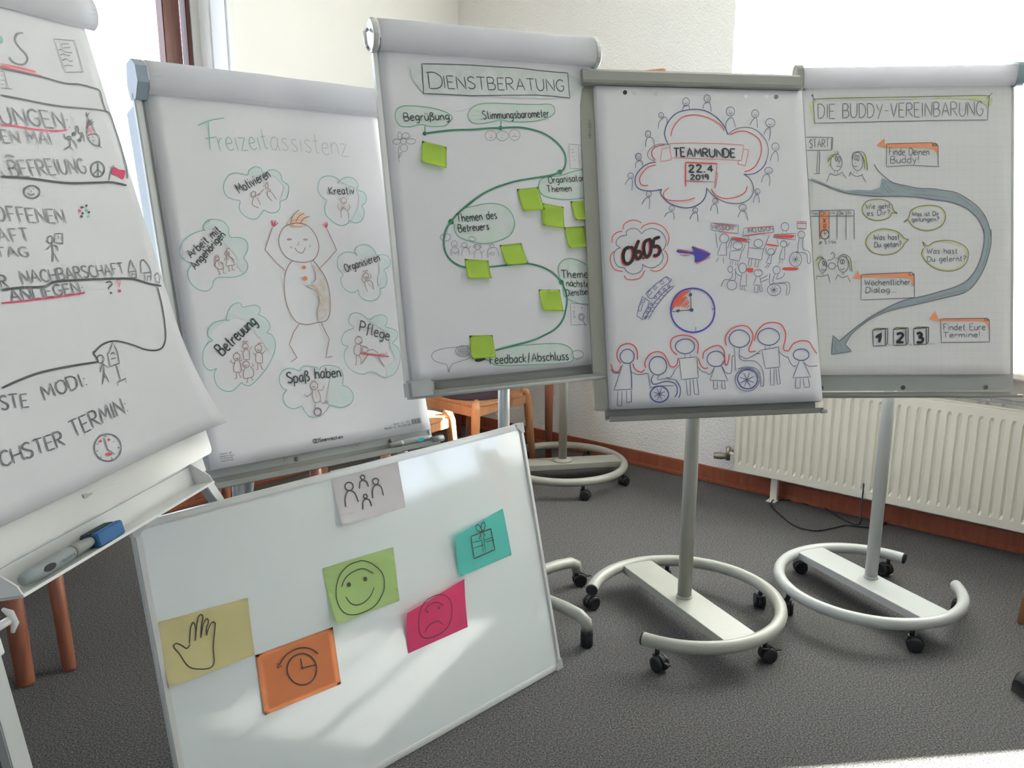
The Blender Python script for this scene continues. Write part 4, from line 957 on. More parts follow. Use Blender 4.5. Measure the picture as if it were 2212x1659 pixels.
F f4f4f4 0 494,22.5 493,26 490.5,28.5 487,29.5 484,28.5 482,26 481,23 482,19.5 484.5,17 488,16 491,17 493.5,19.5 494,22.5
F f4f4f4 0 564,22.5 563,25.5 560.5,28 557,29 554,28.5 552,26 551,22.5 552,19.5 554.5,17 558,16 561.5,17 563.5,19 564,22.5
F 6e706e 0 597.5,21.5 596,25 593.5,27.5 590,28.5 586.5,27.5 584,25 583.5,21.5 584.5,18 587.5,15.5 591,14.5 594.5,15.5 596.5,18 597.5,21.5
P cloud_drawing
S 4a4f78 3.4 222,182 215,166 211,147 217,125 230,103 252,83 278,73 312,68 345,71 374,84 399,106 413,127 419,147
S 55586a 2.4 419.5,147 443,130 474,122.5 504,125.5 530,141.5 547.5,166.5 552.5,195.5 545.5,224.5 530.5,250 506.5,266.5 483.5,273 465.5,272.5
S 4a4f78 3 544,230 531,250 507,267 484,273 465,272
S 55586a 2.6 465.5,272.5 483,285 494,308.5 492,331.5 478.5,351.5 451.5,364 421,365.5 391.5,359 362.5,343 345,325 339,316.5
S 4a4f78 3.2 339,316 336,336 325,356 302,373 272,380 242,376 214,365 195,347 188,333 192,322
S 4a4f78 3.4 192,322 165,327 136,326 115,318 108,300 112,279 129,258 151,243 178,237
S 55586a 1.8 175.5,234 156,225.5 153,208 168.5,190 191,180.5 222,180.5
S b04a46 3.2 231,155 236,136 250,114 273,94 307,86 340,89 373,101 399,118 408,134
S b04a46 3.2 427,147 450,137 477,135 503,144 525,163 530,192 521,221 504,247 484,260 467,264
S b04a46 3.2 177,231 167,218 168,200 183,188 209,182
S b04a46 3.2 178,246 154,252 135,268 123,289 126,307 137,311 149,310
S b04a46 3.2 215,317 199,331 197,344 207,354 232,358 273,356 299,348
S b04a46 3.2 353,320 363,336 385,348 411,350 441,344 465,330 474,310
P title_lettering
L b04a46 1.8 226,177.5 305.5,175.5 387.5,176 470.5,179.5 459.5,229 373.5,226 299,224 229,223 226,200 226,177.5
L b04a46 1.8 225.5,191 199.5,195 192.5,235.5 228.5,230 227.5,221
L b04a46 1.8 469.5,193 486,194 471,246 447.5,240 450.5,227.5
T 2c2f33 4.8 236.6,219.2 439.5,219.4 0,-27.1|TEAMRUNDE
L b04030 4.6 274,237 378,240
L b04030 4.6 274,237 270,313
L b04030 4.6 371,273 375,270
L b04a46 2 378,240 364,318
L b04a46 2 378.5,269.5 367.5,316
L b04a46 2 272.5,297 339.5,298.5
L 55586a 2 273.5,294.5 363.5,298.5
T 2c2f33 5 282.5,267.5 362.7,266.8 -0.2,-22.1|22.4
T 2c2f33 4.6 287,291 346.4,291.3 0.1,-16|2019
P small_figure_drawings
S 55586a 2 298,44.5 296,51 291.5,55.5 286,57.5 280.5,56 276.5,51.5 275.5,45 277.5,39 282,34 287.5,32.5 293,34 296.5,38.5 298,44.5
S 55586a 2 273,74 277,61.5 286.5,56.5 295.5,59 297.5,70
S 55586a 1.5 282,48 286.5,52 291.5,46
S 55586a 1.5 283.5,43 284.5,43.5
S 55586a 1.5 289,42.5 290,42.5
S 55586a 2 368,32 366.5,38 362,42.5 357,44 351.5,42.5 348,38.5 347,32.5 349,27 353,22.5 358,21 363.5,22.5 367,26.5 368,32
S 55586a 2 340.5,65.5 346.5,51 361.5,43 366.5,54 368,75.5
S 55586a 1.5 353,35.5 357,39 362,33.5
S 55586a 1.5 354.5,31 355.5,31
S 55586a 1.5 359.5,30 361,30.5
S 55586a 2 446,72 443.5,79.5 438,85 431,87 424,85 419.5,80 418,72.5 420,65.5 425.5,60 432.5,58 439.5,59.5 444.5,65 446,72
S 55586a 2 413,125 416,107 428.5,94 439.5,96 446.5,124
S 55586a 1.5 426,76 431.5,80.5 438,73.5
S 55586a 1.5 428,70.5 429,70.5
S 55586a 1.5 435,69.5 436,69.5
S 55586a 2 527,77.5 525,84 520,89 514,90.5 508,89 503.5,84.5 502.5,78 504.5,72 509.5,67 515.5,65 521.5,67 525.5,71.5 527,77.5
S 55586a 2 495,116 504,100 517.5,90.5 519.5,109 519.5,123.5
S 55586a 1.5 509.5,81 514.5,85 520,79
S 55586a 1.5 511,76 512.5,76.5
S 55586a 1.5 517.5,75.5 518.5,75.5
S 55586a 2 580,106 577.5,112.5 571.5,117.5 563.5,119.5 556,118 551,113 549,106.5 551.5,99.5 557.5,94.5 565.5,92.5 573,94.5 578.5,99 580,106
S 55586a 2 540,146.5 547.5,130 561.5,122 562.5,141 556,164.5
S 55586a 1.5 558,109.5 564,113.5 571.5,107.5
S 55586a 1.5 560,104 561.5,104.5
S 55586a 1.5 568,103.5 569.5,103.5
S 55586a 2 211,89.5 209.5,94 206.5,97 202,98.5 198,97 195.5,94 194.5,90 196,85.5 199,82.5 203,81 207,82 210,85.5 211,89.5
S 55586a 2 191,132 195,111.5 210.5,96.5 220.5,98.5 220,119.5
S 55586a 1.5 199.5,92 202.5,94.5 206.5,90.5
S 55586a 1.5 200.5,88.5 201,88.5
S 55586a 1.5 204.5,88 205,88
S 55586a 2 166,149 164.5,154 161,158 156.5,159 152,158 149,154.5 148.5,149.5 149.5,144.5 153,140.5 157.5,139.5 162,140.5 165,144 166,149
S 55586a 2 147.5,190 150,169 161.5,159 173.5,165 176.5,190
S 55586a 1.5 153.5,152 156.5,154.5 161,150
S 55586a 1.5 154.5,148 155.5,148
S 55586a 1.5 159,147 160,147.5
S 55586a 2 131.5,221 130,227 126.5,231 122,232.5 118,231 115,227 114,221.5 115.5,215.5 119,211.5 123.5,210 127.5,211.5 130.5,215.5 131.5,221
S 55586a 2 112,256 113,242 124.5,233 133.5,236.5 135.5,252
S 55586a 1.5 119,224 122.5,227.5 126.5,222.5
S 55586a 1.5 120,219.5 121,220
S 55586a 1.5 124.5,219 125.5,219
S 55586a 2 103,280.5 101.5,285 98,288.5 93.5,289.5 89.5,288.5 86.5,285 85.5,281 87,276.5 90.5,273 94.5,272 99,273 102,276.5 103,280.5
S 55586a 2 75.5,309 83.5,295 92.5,289.5 99.5,293 96,327.5
S 55586a 1.5 90.5,283 94,285.5 98,281.5
S 55586a 1.5 91.5,279.5 92.5,279.5
S 55586a 1.5 96,279 97,279
S 55586a 2 157.5,337.5 156.5,342 153.5,345.5 149,346.5 145.5,345.5 142.5,342 142,337.5 143,333 146,329.5 150,328.5 154,329.5 157,333 157.5,337.5
S 55586a 2 125,370 134.5,354.5 145.5,347.5 151.5,356 148,384
S 55586a 1.5 146.5,339.5 149.5,342.5 153.5,338.5
S 55586a 1.5 147.5,336 148,336.5
S 55586a 1.5 151.5,335.5 152,336
S 55586a 2 229.5,381.5 228,385.5 225,388.5 220.5,390 216,388.5 213,385.5 212,381.5 213.5,377.5 217,374.5 221.5,373.5 225.5,374.5 228.5,377.5 229.5,381.5
S 55586a 2 195.5,409 204.5,396.5 221.5,393 227,405.5 225.5,417.5
S 55586a 1.5 217,383.5 220.5,386 225,382.5
S 55586a 1.5 218.5,380.5 219,380.5
S 55586a 1.5 222.5,380 223.5,380
S 55586a 2 305,387.5 304,391.5 300.5,394.5 296.5,395.5 292.5,394.5 289.5,391.5 289,387.5 290,383.5 293.5,381 297.5,380 301.5,381 304.5,383.5 305,387.5
S 55586a 2 277.5,416 285,402 296.5,395.5 303.5,402 303.5,424
S 55586a 1.5 293.5,389.5 296.5,392 300.5,388.5
S 55586a 1.5 294.5,386.5 295.5,386.5
S 55586a 1.5 298.5,386 299.5,386
S 55586a 2 373.5,358 372,362 368.5,365 364,366 359.5,365 356.5,362 355.5,358 357,354 360.5,351 365,350 369.5,351 372.5,354 373.5,358
S 55586a 2 347,389.5 351.5,375 361,368 369,377 370,399
S 55586a 1.5 360.5,360 364,362.5 368.5,359
S 55586a 1.5 362,357 362.5,357
S 55586a 1.5 366.5,356.5 367,356.5
S 55586a 2 466.5,379.5 464.5,384.5 459.5,388 453.5,389.5 447.5,388 443.5,384.5 442,379.5 444,374.5 449,370.5 455,369 461,370.5 465,374 466.5,379.5
S 55586a 2 436,409.5 444,394.5 453.5,389.5 464.5,396.5 469.5,420.5
S 55586a 1.5 449.5,382 454,385 459.5,380.5
S 55586a 1.5 450.5,378 452,378
S 55586a 1.5 457,377.5 458,377.5
S 55586a 2 516,327.5 514.5,331.5 511,335 507,336 503,335 500,331.5 499,327.5 500.5,323 503.5,320 508,318.5 512,320 515,323 516,327.5
S 55586a 2 490.5,363 496,346 505.5,337 511,346 512,363
S 55586a 1.5 504,329.5 507,332 511,328
S 55586a 1.5 505,326 506,326.5
S 55586a 1.5 509,325.5 510,326
S 55586a 2 562.5,260 560.5,265 555,269 548.5,270.5 542,269 537,265.5 535.5,260.5 538,255 543,251.5 549.5,250 556.5,251.5 561,255 562.5,260
S 55586a 2 522.5,299 528.5,281 542.5,271 551.5,282.5 548,310
S 55586a 1.5 543.5,263 548.5,266 555,261
S 55586a 1.5 545,258.5 546.5,259
S 55586a 1.5 552,258 553,258.5
S 55586a 2 589.5,183.5 587,190 582.5,194.5 576,196.5 570,194.5 566,190 564.5,184 566.5,177.5 571.5,172.5 578,171 584,172.5 588,177 589.5,183.5
S 55586a 2 556,229.5 563.5,210 576,198 583.5,209.5 582.5,231.5
S 55586a 1.5 572,187 576.5,190.5 582.5,185
S 55586a 1.5 573.5,181.5 574.5,182
S 55586a 1.5 579.5,181 581,181
P date_drawing
S 55586a 2.2 72.5,464.5 72,453 88,444 108,447 119,461
S 55586a 2.2 119,461 137,447 161.5,445 185.5,457.5 197,481 191.5,503 180.5,515
S 55586a 2.2 180.5,515 185,531 176.5,550.5 155,564.5 134.5,564 116.5,555
S 55586a 2.2 116.5,555 117.5,566 105,579.5 84.5,583.5 66.5,575.5 59.5,563.5
S 55586a 2.2 59.5,563.5 41,561 30,543.5 29,521.5 38,508 50.5,503
S 55586a 2.2 50.5,503 38.5,494 39.5,480.5 52,468.5 72.5,464.5
S b04a46 2.8 61.5,447 66,431 85,420 105.5,419 121.5,427
S b04a46 2.8 118.5,445 129.5,434.5 158.5,428 187,437.5 204,459.5 206,479.5 199,498.5
S b04a46 2.8 24.5,488 27.5,468.5 42.5,455.5 59,453
S b04a46 2.8 29.5,513 18,527.5 17.5,549 28.5,569 54.5,576.5
S b04a46 2.8 58,588 65.5,599 87.5,602 108.5,595.5 124,574
S b04a46 2.8 140.5,571.5 158.5,576.5 179.5,568.5 196.5,547 198.5,527 190,512.5
S b03a38 10 80,504 64,508 56,527 58,549 70,554 83,544 89,524 87,508 80,504
S b03a38 10 108,482 97,504 93,524 99,539 110,534 113,523 104,516 96,522
S b03a38 10 138,481 126,488 121,508 124,528 132,534 142,520 145,500 143,482 138,481
S b03a38 10 174,473 154,479
S b03a38 10 154,479 152,501 165,501 173,513 165,528 151,530
S 231e20 10 82,502 67,506 58,525 61,547 73,552 86,541 92,522 90,506 82,502
S 231e20 10 110,480 100,502 96,522 102,537 113,532 116,521 108,514 99,520
S 231e20 10 141,479 129,486 124,506 127,526 135,532 145,518 148,498 146,480 141,479
S 231e20 10 178,471 158,476
S 231e20 10 158,476 155,499 168,499 176,510 168,526 154,528
F 2a2426 0 124.5,536.5 124,538 122.5,539 121,539.5 119,539 117.5,538 117.5,536.5 118,534.5 119.5,533.5 121,533 123,533.5 124,535 124.5,536.5
P arrow_drawing
F 3a3a8c 0 233,511.5 283,518 281,500.5 338.5,524.5 288.5,551 283.5,526 235,520
L b04a46 2.6 231.5,509 282,516
L b04a46 2.6 238,526.5 271,529.5
L b04a46 2.6 281,499 311.5,513 339.5,523.5
L b04a46 2.6 288,556.5 314,544 337.5,534.5
P train_drawing
L 4a4f78 2.2 92,707.5 99.5,684 111.5,653.5 133,669 128,686.5 112.5,708 109,724.5 90,711.5 92,707.5
L 4a4f78 2.2 95,696.5 102,677 112,677 105,698 95,696.5
L 4a4f78 2.2 107.5,672.5 114,661.5 120,664 115.5,673.5 107.5,672.5
L 4a4f78 2.2 123,644 156.5,616 190.5,593.5 207.5,603 202,610.5 176.5,626 143.5,661 133.5,659 123,644
L 4a4f78 2.2 128.5,643 137,634 142.5,642 134,651 128.5,643
L 4a4f78 2.2 147.5,629.5 154,622 160,626 153.5,633.5 147.5,629.5
L 4a4f78 2.2 169,612 177.5,605.5 183.5,612.5 175,618 169,612
L 4a4f78 2.2 190.5,594.5 202,608.5 207.5,603
L 4a4f78 2.2 113.5,724.5 131.5,700.5 149,673 175.5,646 201,626.5 216,622.5
L 4a4f78 2.2 126.5,724.5 144,696.5 166,669.5 192,642 213.5,626.5
L 4a4f78 2.2 120.5,714 134,715.5
L 4a4f78 2.2 131.5,698.5 144.5,700
L 4a4f78 2.2 141,687 152.5,689
L 4a4f78 2.2 149,674 162,676.5
L 4a4f78 2.2 160,662 172,665
L 4a4f78 2.2 173,650 184,653
L 4a4f78 2.2 186,638 196,642.5
S 4a4f78 2 156.5,656.5 156,658.5 154.5,659.5 152.5,660 151,659.5 149.5,658.5 149,656.5 150,655 151.5,653.5 153,653 155,653.5 156,655 156.5,656.5
S 4a4f78 2 171,644 170.5,645.5 169,647 167,647.5 165,647 164,645.5 163.5,643.5 164,642 165.5,640.5 167.5,640 169,640.5 170.5,642 171,644
S 4a4f78 2 186,633 185.5,635 184,636 182,636.5 180,636 179,634.5 178.5,633 179,631 180.5,630 182.5,629.5 184,630 185.5,631 186,633
S 4a4f78 2 201,622.5 200.5,624.5 199,625.5 197,626 195,625.5 194,624 193.5,622.5 194,620.5 195.5,619.5 197.5,619 199,619.5 200.5,620.5 201,622.5
S 4a4f78 2 142.5,677.5 142,679.5 140.5,680.5 138.5,681 136.5,680.5 135.5,679.5 135,677.5 135.5,676 137,674.5 139,674 140.5,674.5 142,676 142.5,677.5
S 4a4f78 2 135.5,689.5 135,691 133.5,692.5 131.5,693 130,692.5 128.5,691 128,689.5 129,687.5 130,686 132,686 134,686.5 135,687.5 135.5,689.5
S 4a4f78 2 128.5,702.5 128,704 126.5,705.5 125,705.5 123,705 122,704 121.5,702 122,700.5 123.5,699 125.5,698.5 127,699 128.5,700.5 128.5,702.5
S 4a4f78 2 122.5,718 122,719.5 120.5,721 118.5,721.5 117,721 115.5,719.5 115.5,717.5 116,716 117.5,714.5 119,714.5 121,715 122,716 122.5,718
P clock_drawing
F c4503c 0 264.5,637.5 241.5,641 220,656.5 207.5,678 203.5,698 216.5,682.5 236.5,659 258,645.5
L c4503c 4 214,684 243,657
L c4503c 4 218,688 251,655
L c4503c 4 226,688 255,659
L c4503c 4 235,688 258,667
L c4503c 4 243,690 260,673
L c4503c 4 251,692 261,682
L c4503c 4 221,682 236,671
S 3e3e90 5 342,701 331,735 303,759 267,767 232,757 207,732 200,698 211,664 238,639 275,631 310,640 335,666 342,701
L 3a3d40 2.4 265.5,698 266.5,645.5
L 3a3d40 2.4 265.5,698 217.5,700
L 3a3d40 2.4 332.5,696.5 345,696.5
L 3a3d40 2.4 277.5,751 276,763
L 3a3d40 2.4 201,701.5 213.5,702
L 3a3d40 2.4 266.5,631.5 266,640
F 33336e 0 272.5,698 271.5,701 269,703 266,703.5 263,702.5 260.5,700.5 260,698 261,695 263.5,693 266.5,692.5 269.5,693 272,695 272.5,698
F 33336e 0 259.5,654.5 266.5,642.5 271,653.5
F 33336e 0 227,695 214.5,700 225,704
P parade_drawing
L 55586a 1.8 348,427 437,435 432.5,461 344,450 348,427
L 55586a 1.8 454.5,444 555,437.5 554.5,456.5 449,470.5 454.5,444
L 55586a 1.8 555.5,464 628.5,461 624,481.5 550.5,474 555.5,464
L 55586a 1.8 633.5,423 669.5,423.5
L 55586a 1.8 635,426 635,445.5 664.5,447 667,426
T 55586a 2.2 350,447.8 417.6,451.3 0.8,-14.5|MISSION
T 55586a 2.2 466.7,458.4 552,451.7 -1.1,-13.5|INCLUSION
L b04a46 2.6 352.5,429.5 430.5,439
L b04a46 2.6 373,455 425.5,460
L b04a46 2.6 458,443.5 548.5,439.5
L b04a46 2.6 454,467 551.5,457.5
L b04a46 2.6 635,428 667,429
L b04a46 2.6 635,444.5 664.5,446.5
F b8403c 0 419.5,474.5 457.5,478.5 461.5,485.5 417,480.5
F b8403c 0 559.5,466.5 618.5,466 612.5,476 559.5,472
F b8403c 0 530,493.5 563.5,498.5 562,502.5 528.5,498
F b8403c 0 458.5,570.5 477.5,572 472.5,584 457,580
F b8403c 0 581.5,569 627,570.5 622,577.5 579.5,576.5
L 55586a 1.6 417.5,471.5 462,478.5 474.5,480.5 472,489.5 413,481 417.5,471.5
S 55586a 1.9 401.5,476.5 399,483.5 393.5,488.5 386,490.5 378.5,488.5 373.5,483 372,476 374.5,469 380,464 387.5,462 395,464 400,469 401.5,476.5
S 55586a 1.9 446,499 443.5,505 437.5,509.5 429.5,511 421.5,509 415.5,504.5 414,498.5 416.5,492.5 422.5,488 431,486.5 439,488.5 444.5,492.5 446,499
S 55586a 1.9 514.5,492.5 512,499 506.5,503.5 499,505.5 492,503.5 486.5,498.5 485,492 487.5,485.5 493,481 500.5,479 508,481 513,486 514.5,492.5
S 55586a 1.9 551,518.5 549.5,523.5 545,527 540,528.5 534.5,527 530.5,523.5 529.5,518.5 531.5,513.5 535.5,510 541,509 546.5,510 550,514 551,518.5
S 55586a 1.9 595.5,494.5 594,499.5 589.5,503.5 584,504.5 579,503 575,499.5 574,494.5 576,489.5 580,485.5 585.5,484 591,485.5 594.5,489.5 595.5,494.5
S 55586a 1.9 606,439.5 603.5,446 598.5,451 592,452.5 585.5,451 581,446 579.5,439.5 582,433 587,428 593.5,426.5 600,428 604.5,433 606,439.5
S 55586a 1.9 659,465.5 657,471 652.5,475 646.5,476.5 640.5,475 636.5,471 635,465 637,459.5 642,455 648,453.5 653.5,455.5 657.5,459.5 659,465.5
S 55586a 1.9 643,544 639.5,555 631.5,563.5 620.5,566.5 610.5,563 603.5,555 601,543.5 605,532.5 613,524 623.5,521.5 634,524.5 641,532.5 643,544
S 55586a 1.9 408.5,573 407,578.5 404,582 400,583 396.5,582 394,578 393,573 394.5,568 397.5,564.5 401.5,563 405,564.5 408,568 408.5,573
S 55586a 1.9 419,623 416.5,630.5 410,636 402,638 394,636 388.5,630 387,622.5 389.5,615 395.5,609.5 404,607.5 412,609.5 417.5,615 419,623
S 55586a 1.9 455,569.5 453,577.5 448,583 441.5,585 435,583 431,577 429.5,569.5 431.5,562 436.5,556 443.5,554 449.5,556.5 454,562 455,569.5
S 55586a 1.9 507,585.5 505,591 499.5,595 492.5,596.5 485.5,595 480.5,591 479,585.5 481,580 486.5,576 494,574.5 501,576 505.5,580 507,585.5
S 55586a 1.9 568,577 566,583 561,587.5 555,589 549,587.5 545,583 543.5,577 545.5,570.5 550.5,566.5 556.5,565 562.5,566.5 566.5,571 568,577
S 55586a 1.9 565.5,640 562,649 553,655.5 542,658 531,655.5 523,648.5 520.5,639.5 524,630.5 533,624 544,621.5 555,624 563,631 565.5,640
S 55586a 1.9 525,505.5 524,521.5 534,532
S 55586a 1.9 559.5,505.5 551.5,524 542.5,530
L 55586a 1.9 376,490.5 360.5,528.5 391,529.5 393,490.5
L 55586a 1.9 359,459 362.5,506.5
L 55586a 1.9 411,472.5 396.5,506.5
L 55586a 1.9 365,534.5 355.5,550.5
L 55586a 1.9 380,534.5 380,555
L 55586a 1.9 403.5,516.5 443.5,513 432,547.5 400.5,541.5 403.5,516.5
L 55586a 1.9 404.5,546 401,559
L 55586a 1.9 411,547 408,560.5
L 55586a 1.9 420,548.5 418.5,562
L 55586a 1.9 428,548.5 425,562
L 55586a 1.9 413.5,472.5 404.5,512.5
L 55586a 1.9 456.5,495 444.5,517
L 55586a 1.9 465.5,506 516,509.5 507,545 460.5,537.5 465.5,506
L 55586a 1.9 467,468.5 467,505
L 55586a 1.9 538,465.5 515.5,513.5
L 55586a 1.9 466,539.5 461,562.5 470.5,564 474.5,541.5
L 55586a 1.9 488,543.5 483,565 493,568 497.5,545
L 55586a 1.9 536.5,528 521.5,554 538,557.5 541.5,528
L 55586a 1.9 528,558.5 516.5,571
L 55586a 1.9 533.5,558.5 524,572.5
L 55586a 1.9 581,505 565.5,542.5 585,543.5 588.5,504
L 55586a 1.9 563.5,479 567.5,502.5
L 55586a 1.9 606,489 594,506
L 55586a 1.9 570,544.5 565,556.5
L 55586a 1.9 578.5,544.5 575.5,558
L 55586a 1.9 584.5,452.5 582,460
L 55586a 1.9 595.5,452.5 599.5,460
S 55586a 1.9 639.5,476.5 634,496 632,516.5 626,518.5
S 55586a 1.9 653,475.5 649,504.5 655,513.5 671.5,523 672,553.5 663,555.5 662.5,531 654,523.5 623.5,520.5
S 55586a 1.9 408,583.5 403.5,599.5 394.5,605.5 377.5,607 368,627
S 55586a 1.9 418,569.5 415,605.5 394.5,607.5
S 55586a 1.9 438.5,585 429.5,626
S 55586a 1.9 451,626 453.5,586
S 55586a 1.9 417,573.5 421,587.5 437.5,596
S 55586a 1.9 549.5,589 541.5,617.5 582.5,616 595.5,620 596,640.5 588.5,658.5
S 55586a 1.9 582,658.5 586.5,624 556.5,619.5
S 55586a 1.9 532.5,587 529.5,619.5 541.5,619.5
S 55586a 1.9 560.5,591 553,605.5 575,599.5 582.5,585.5
L 55586a 1.9 429.5,626 451,626
L 55586a 1.9 431.5,626.5 431,637 437,638 439,627
L 55586a 1.9 444.5,627 443.5,639 450,639
L 55586a 1.9 487,596.5 474.5,622.5 502,625 497.5,596.5
L 55586a 1.9 497,606.5 525.5,593
L 55586a 1.9 498.5,615 527,605
L 55586a 1.9 478.5,626 475,646 488,647 490.5,626
L 55586a 1.9 495.5,626 496.5,645 504,644 502,626
L 55586a 1.6 608.5,539 636,548.5
L 55586a 1.6 616.5,531 627.5,556.5
L 55586a 1.6 628,531 616,557
L 55586a 1.6 636,538 608.5,549.5
L 55586a 1.8 530.5,635 555.5,644.5
L 55586a 1.8 538,628 548,651.5
L 55586a 1.8 548.5,627.5 537.5,652
L 55586a 1.8 556,634.5 530,645
P people_row_drawing
S 4a4f78 3.2 76,835 73,846 64,854 53,856 42,853 35,845 32,834 36,824 44,816 55,813 66,816 74,825 76,835
S 4a4f78 3.2 177,867 173,881 162,890 148,894 134,890 125,879 122,865 126,851 137,841 151,838 165,842 174,852 177,867
S 4a4f78 3.2 270,810 265,821 254,829 238,832 222,828 212,820 208,808 213,797 225,790 240,787 256,790 267,799 270,810
S 4a4f78 3.2 365,851 360,863 350,872 335,874 321,871 311,862 308,850 313,838 324,830 338,827 352,830 362,839 365,851
S 4a4f78 3.2 452,791 447,804 434,814 416,817 400,813 388,803 384,789 390,776 403,766 420,763 436,767 448,777 452,791
S 4a4f78 3.2 552,788 546,800 532,810 514,813 496,809 483,799 479,786 485,773 499,764 517,760 535,764 548,774 552,788
S 4a4f78 3.2 646,847 642,856 632,862 618,864 606,861 596,854 594,845 598,836 608,830 621,828 634,830 643,837 646,847
L 55586a 2.2 39.5,858.5 7.5,935 66,934
L 55586a 2.2 19.5,938.5 15,981.5 29,984 32.5,939.5
L 55586a 2.2 46.5,938.5 45.5,975 60,972.5 62,937
L 55586a 2.2 107,888 117,888 121,931
L 55586a 2.2 238,835 236,845
L 55586a 2.2 253.5,833.5 255,842
L 55586a 2.2 217.5,846 275,842.5 276,907 222,911 217.5,846
L 55586a 2.2 236.5,911 238,959 247.5,959 249,911.5
L 55586a 2.2 258.5,910.5 261,956.5 275,958.5 272,909
L 55586a 2.2 203.5,879 216.5,866
L 55586a 2.2 332,874.5 313,916 371.5,919.5 353.5,872
L 55586a 2.2 325.5,919.5 324,942.5 335.5,942.5 337,921
L 55586a 2.2 351.5,920.5 351,942.5 362.5,943 361,920
L 55586a 2.2 503,814.5 500,826.5
L 55586a 2.2 518,815 516.5,825 545.5,818.5
L 55586a 2.2 489.5,827.5 517.5,824
L 55586a 2.2 547,817.5 546,882 498.5,885.5 489.5,827.5
L 55586a 2.2 514.5,886 512.5,938 523,938 527.5,885.5
L 55586a 2.2 533,885 535,936 544.5,934 541.5,884
L 55586a 2.2 469.5,839.5 487,828
L 55586a 2.2 614,862 587,917.5 645.5,916.5 624,862
L 55586a 2.2 597.5,920 593.5,950 608.5,950.5 611,920.5
L 55586a 2.2 621,920.5 623.5,949 641,947.5 638.5,919
L 55586a 2.2 120.5,933 143.5,927.5 196.5,928
S 4a4f78 3.2 61,856 64,890 63,932
S 4a4f78 3.2 133,893 126,908 134,922 168,915 193,918 205,930 206,950 197,963
S 4a4f78 3.2 202,910 215,931 216,950 210,966
S 55586a 2.2 151.5,894 146.5,908.5 173,905.5 201.5,910.5
S 55586a 2.2 172.5,902.5 185.5,904 196.5,890.5 203.5,879
S 55586a 2.2 276,873.5 289.5,888 306,892.5
S 55586a 2.2 304,895 316.5,896.5 330,877
S 55586a 2.2 355.5,874 364.5,892 377,897.5 386,889 390.5,845.5 397,843.5
S 55586a 2.2 399.5,817.5 399,849.5 398.5,889.5
S 55586a 2.2 417.5,818 414,846 426,858.5 464,861.5 484,880 491,904.5 489,938 480,939
S 55586a 2.2 480,939 480,908 468.5,885.5 437.5,878.5 407.5,883.5
S 55586a 2.2 414,842 439,852.5 469.5,839.5 484.5,838
S 55586a 2.2 547,833.5 563,848.5 578,853
S 55586a 2.2 575.5,854.5 585,875 595.5,881.5 600,877.5
S 55586a 2.2 628.5,872.5 643.5,883 671.5,882
S 55586a 2.2 64.5,882.5 84.5,891 117,888
S 3e3e80 3.6 178,954 173,966 162,974 148,977 134,973 124,964 120,951 125,940 136,931 150,928 164,932 174,941 178,954
S 3e3e80 3.6 470,918 465,932 452,943 435,946 419,942 408,930 404,915 409,901 422,890 439,887 455,891 467,902 470,918
S 55586a 2.4 476,919 469.5,936.5 454,949.5 433.5,953.5 413.5,948 400,934.5 395.5,916.5 402,898.5 417.5,886 438,882 457.5,887 471.5,901 476,919
L 4a4f78 2.4 131,945.5 167,959.5
L 4a4f78 2.4 141.5,935 156,969.5
L 4a4f78 2.4 156.5,935 141.5,970
L 4a4f78 2.4 167,945 131,959.5
L 4a4f78 2.4 411.5,909.5 458,927.5
L 4a4f78 2.4 425.5,896.5 444,940.5
L 4a4f78 2.4 445,896 424.5,940.5
L 4a4f78 2.4 458.5,909 411,927.5
S b23c40 3.3 34,855 24,842 23,823 34,804 57,796 77,803 86,821 85,846
S b23c40 3.3 2,857 9,877 25,879 34,862
S b23c40 3.3 70,857 77,875 95,884 106,876
S b23c40 3.3 110,872 109,853 124,832 149,823 169,831 182,855 188,869 200,871 210,862 214,844
S b23c40 3.3 212,835 196,820 193,800 201,783 226,775 254,778 275,790 282,806 277,834
S b23c40 3.3 279,846 285,866 296,879 309,877
S b23c40 3.3 294,850 299,829 323,814 349,810 363,823 366,841 366,870 375,865 382,836
S b23c40 3.3 373,811 372,785 392,760 424,750 449,755 463,777 459,799 447,823 451,832 470,830
S b23c40 3.3 467,799 476,772 501,748 531,742 559,749 572,774 570,798 563,818 564,830 579,833
S b23c40 3.3 579,833 596,811 623,802 648,806 660,825 672,845
S 4a4f78 3.4 2,871 8,881 16,884 30,882
P panel_lettering
T 55585a 2 -19.9,160.9 -17.7,103 -7.8,0.1|FRANKEN
B budd
P title_lettering
F a3ab66 0 27,34.5 234.5,31.5 436,32 602,32 600,71 578,50 527,41 417.5,38 234.5,39.5 37,43.5 37,111 31,112
L 55585b 2.4 26,33.5 124.5,31.5 271,31 436,30.5 563.5,29.5 603.5,31 600,71 598,110.5 491,110 308,111 161.5,112.5 30.5,113.5 28.5,73.5 26,33.5
L 55585b 2.4 23,21 33,41
L 55585b 2.4 613.5,21.5 594.5,40.5
F 55585b 0 26.5,21 26,22.5 25,23.5 23,24 21.5,23.5 20.5,22.5 20,21 20.5,19.5 21.5,18 23,18 25,18.5 26,19.5 26.5,21
T 55585b 2.6 42.8,98.2 583.6,96.3 -0.2,-46.3|DIE BUDDY-VEREINBARUNG
P start_sign_drawing
L 55585b 2.2 -4.5,159.5 91.5,161.5
L 55585b 2.2 88,161.5 86,204
L 55585b 2.2 91.5,162.5 88.5,204
L 55585b 2.2 -4.5,204 87,204
L 55585b 2.2 41.5,205.5 38,281
L 55585b 2.2 48,205.5 45.5,280
L 55585b 2.2 28,281.5 51,281
T 55585b 2.4 14.1,195.1 79.7,193.7 -0.6,-27.5|START
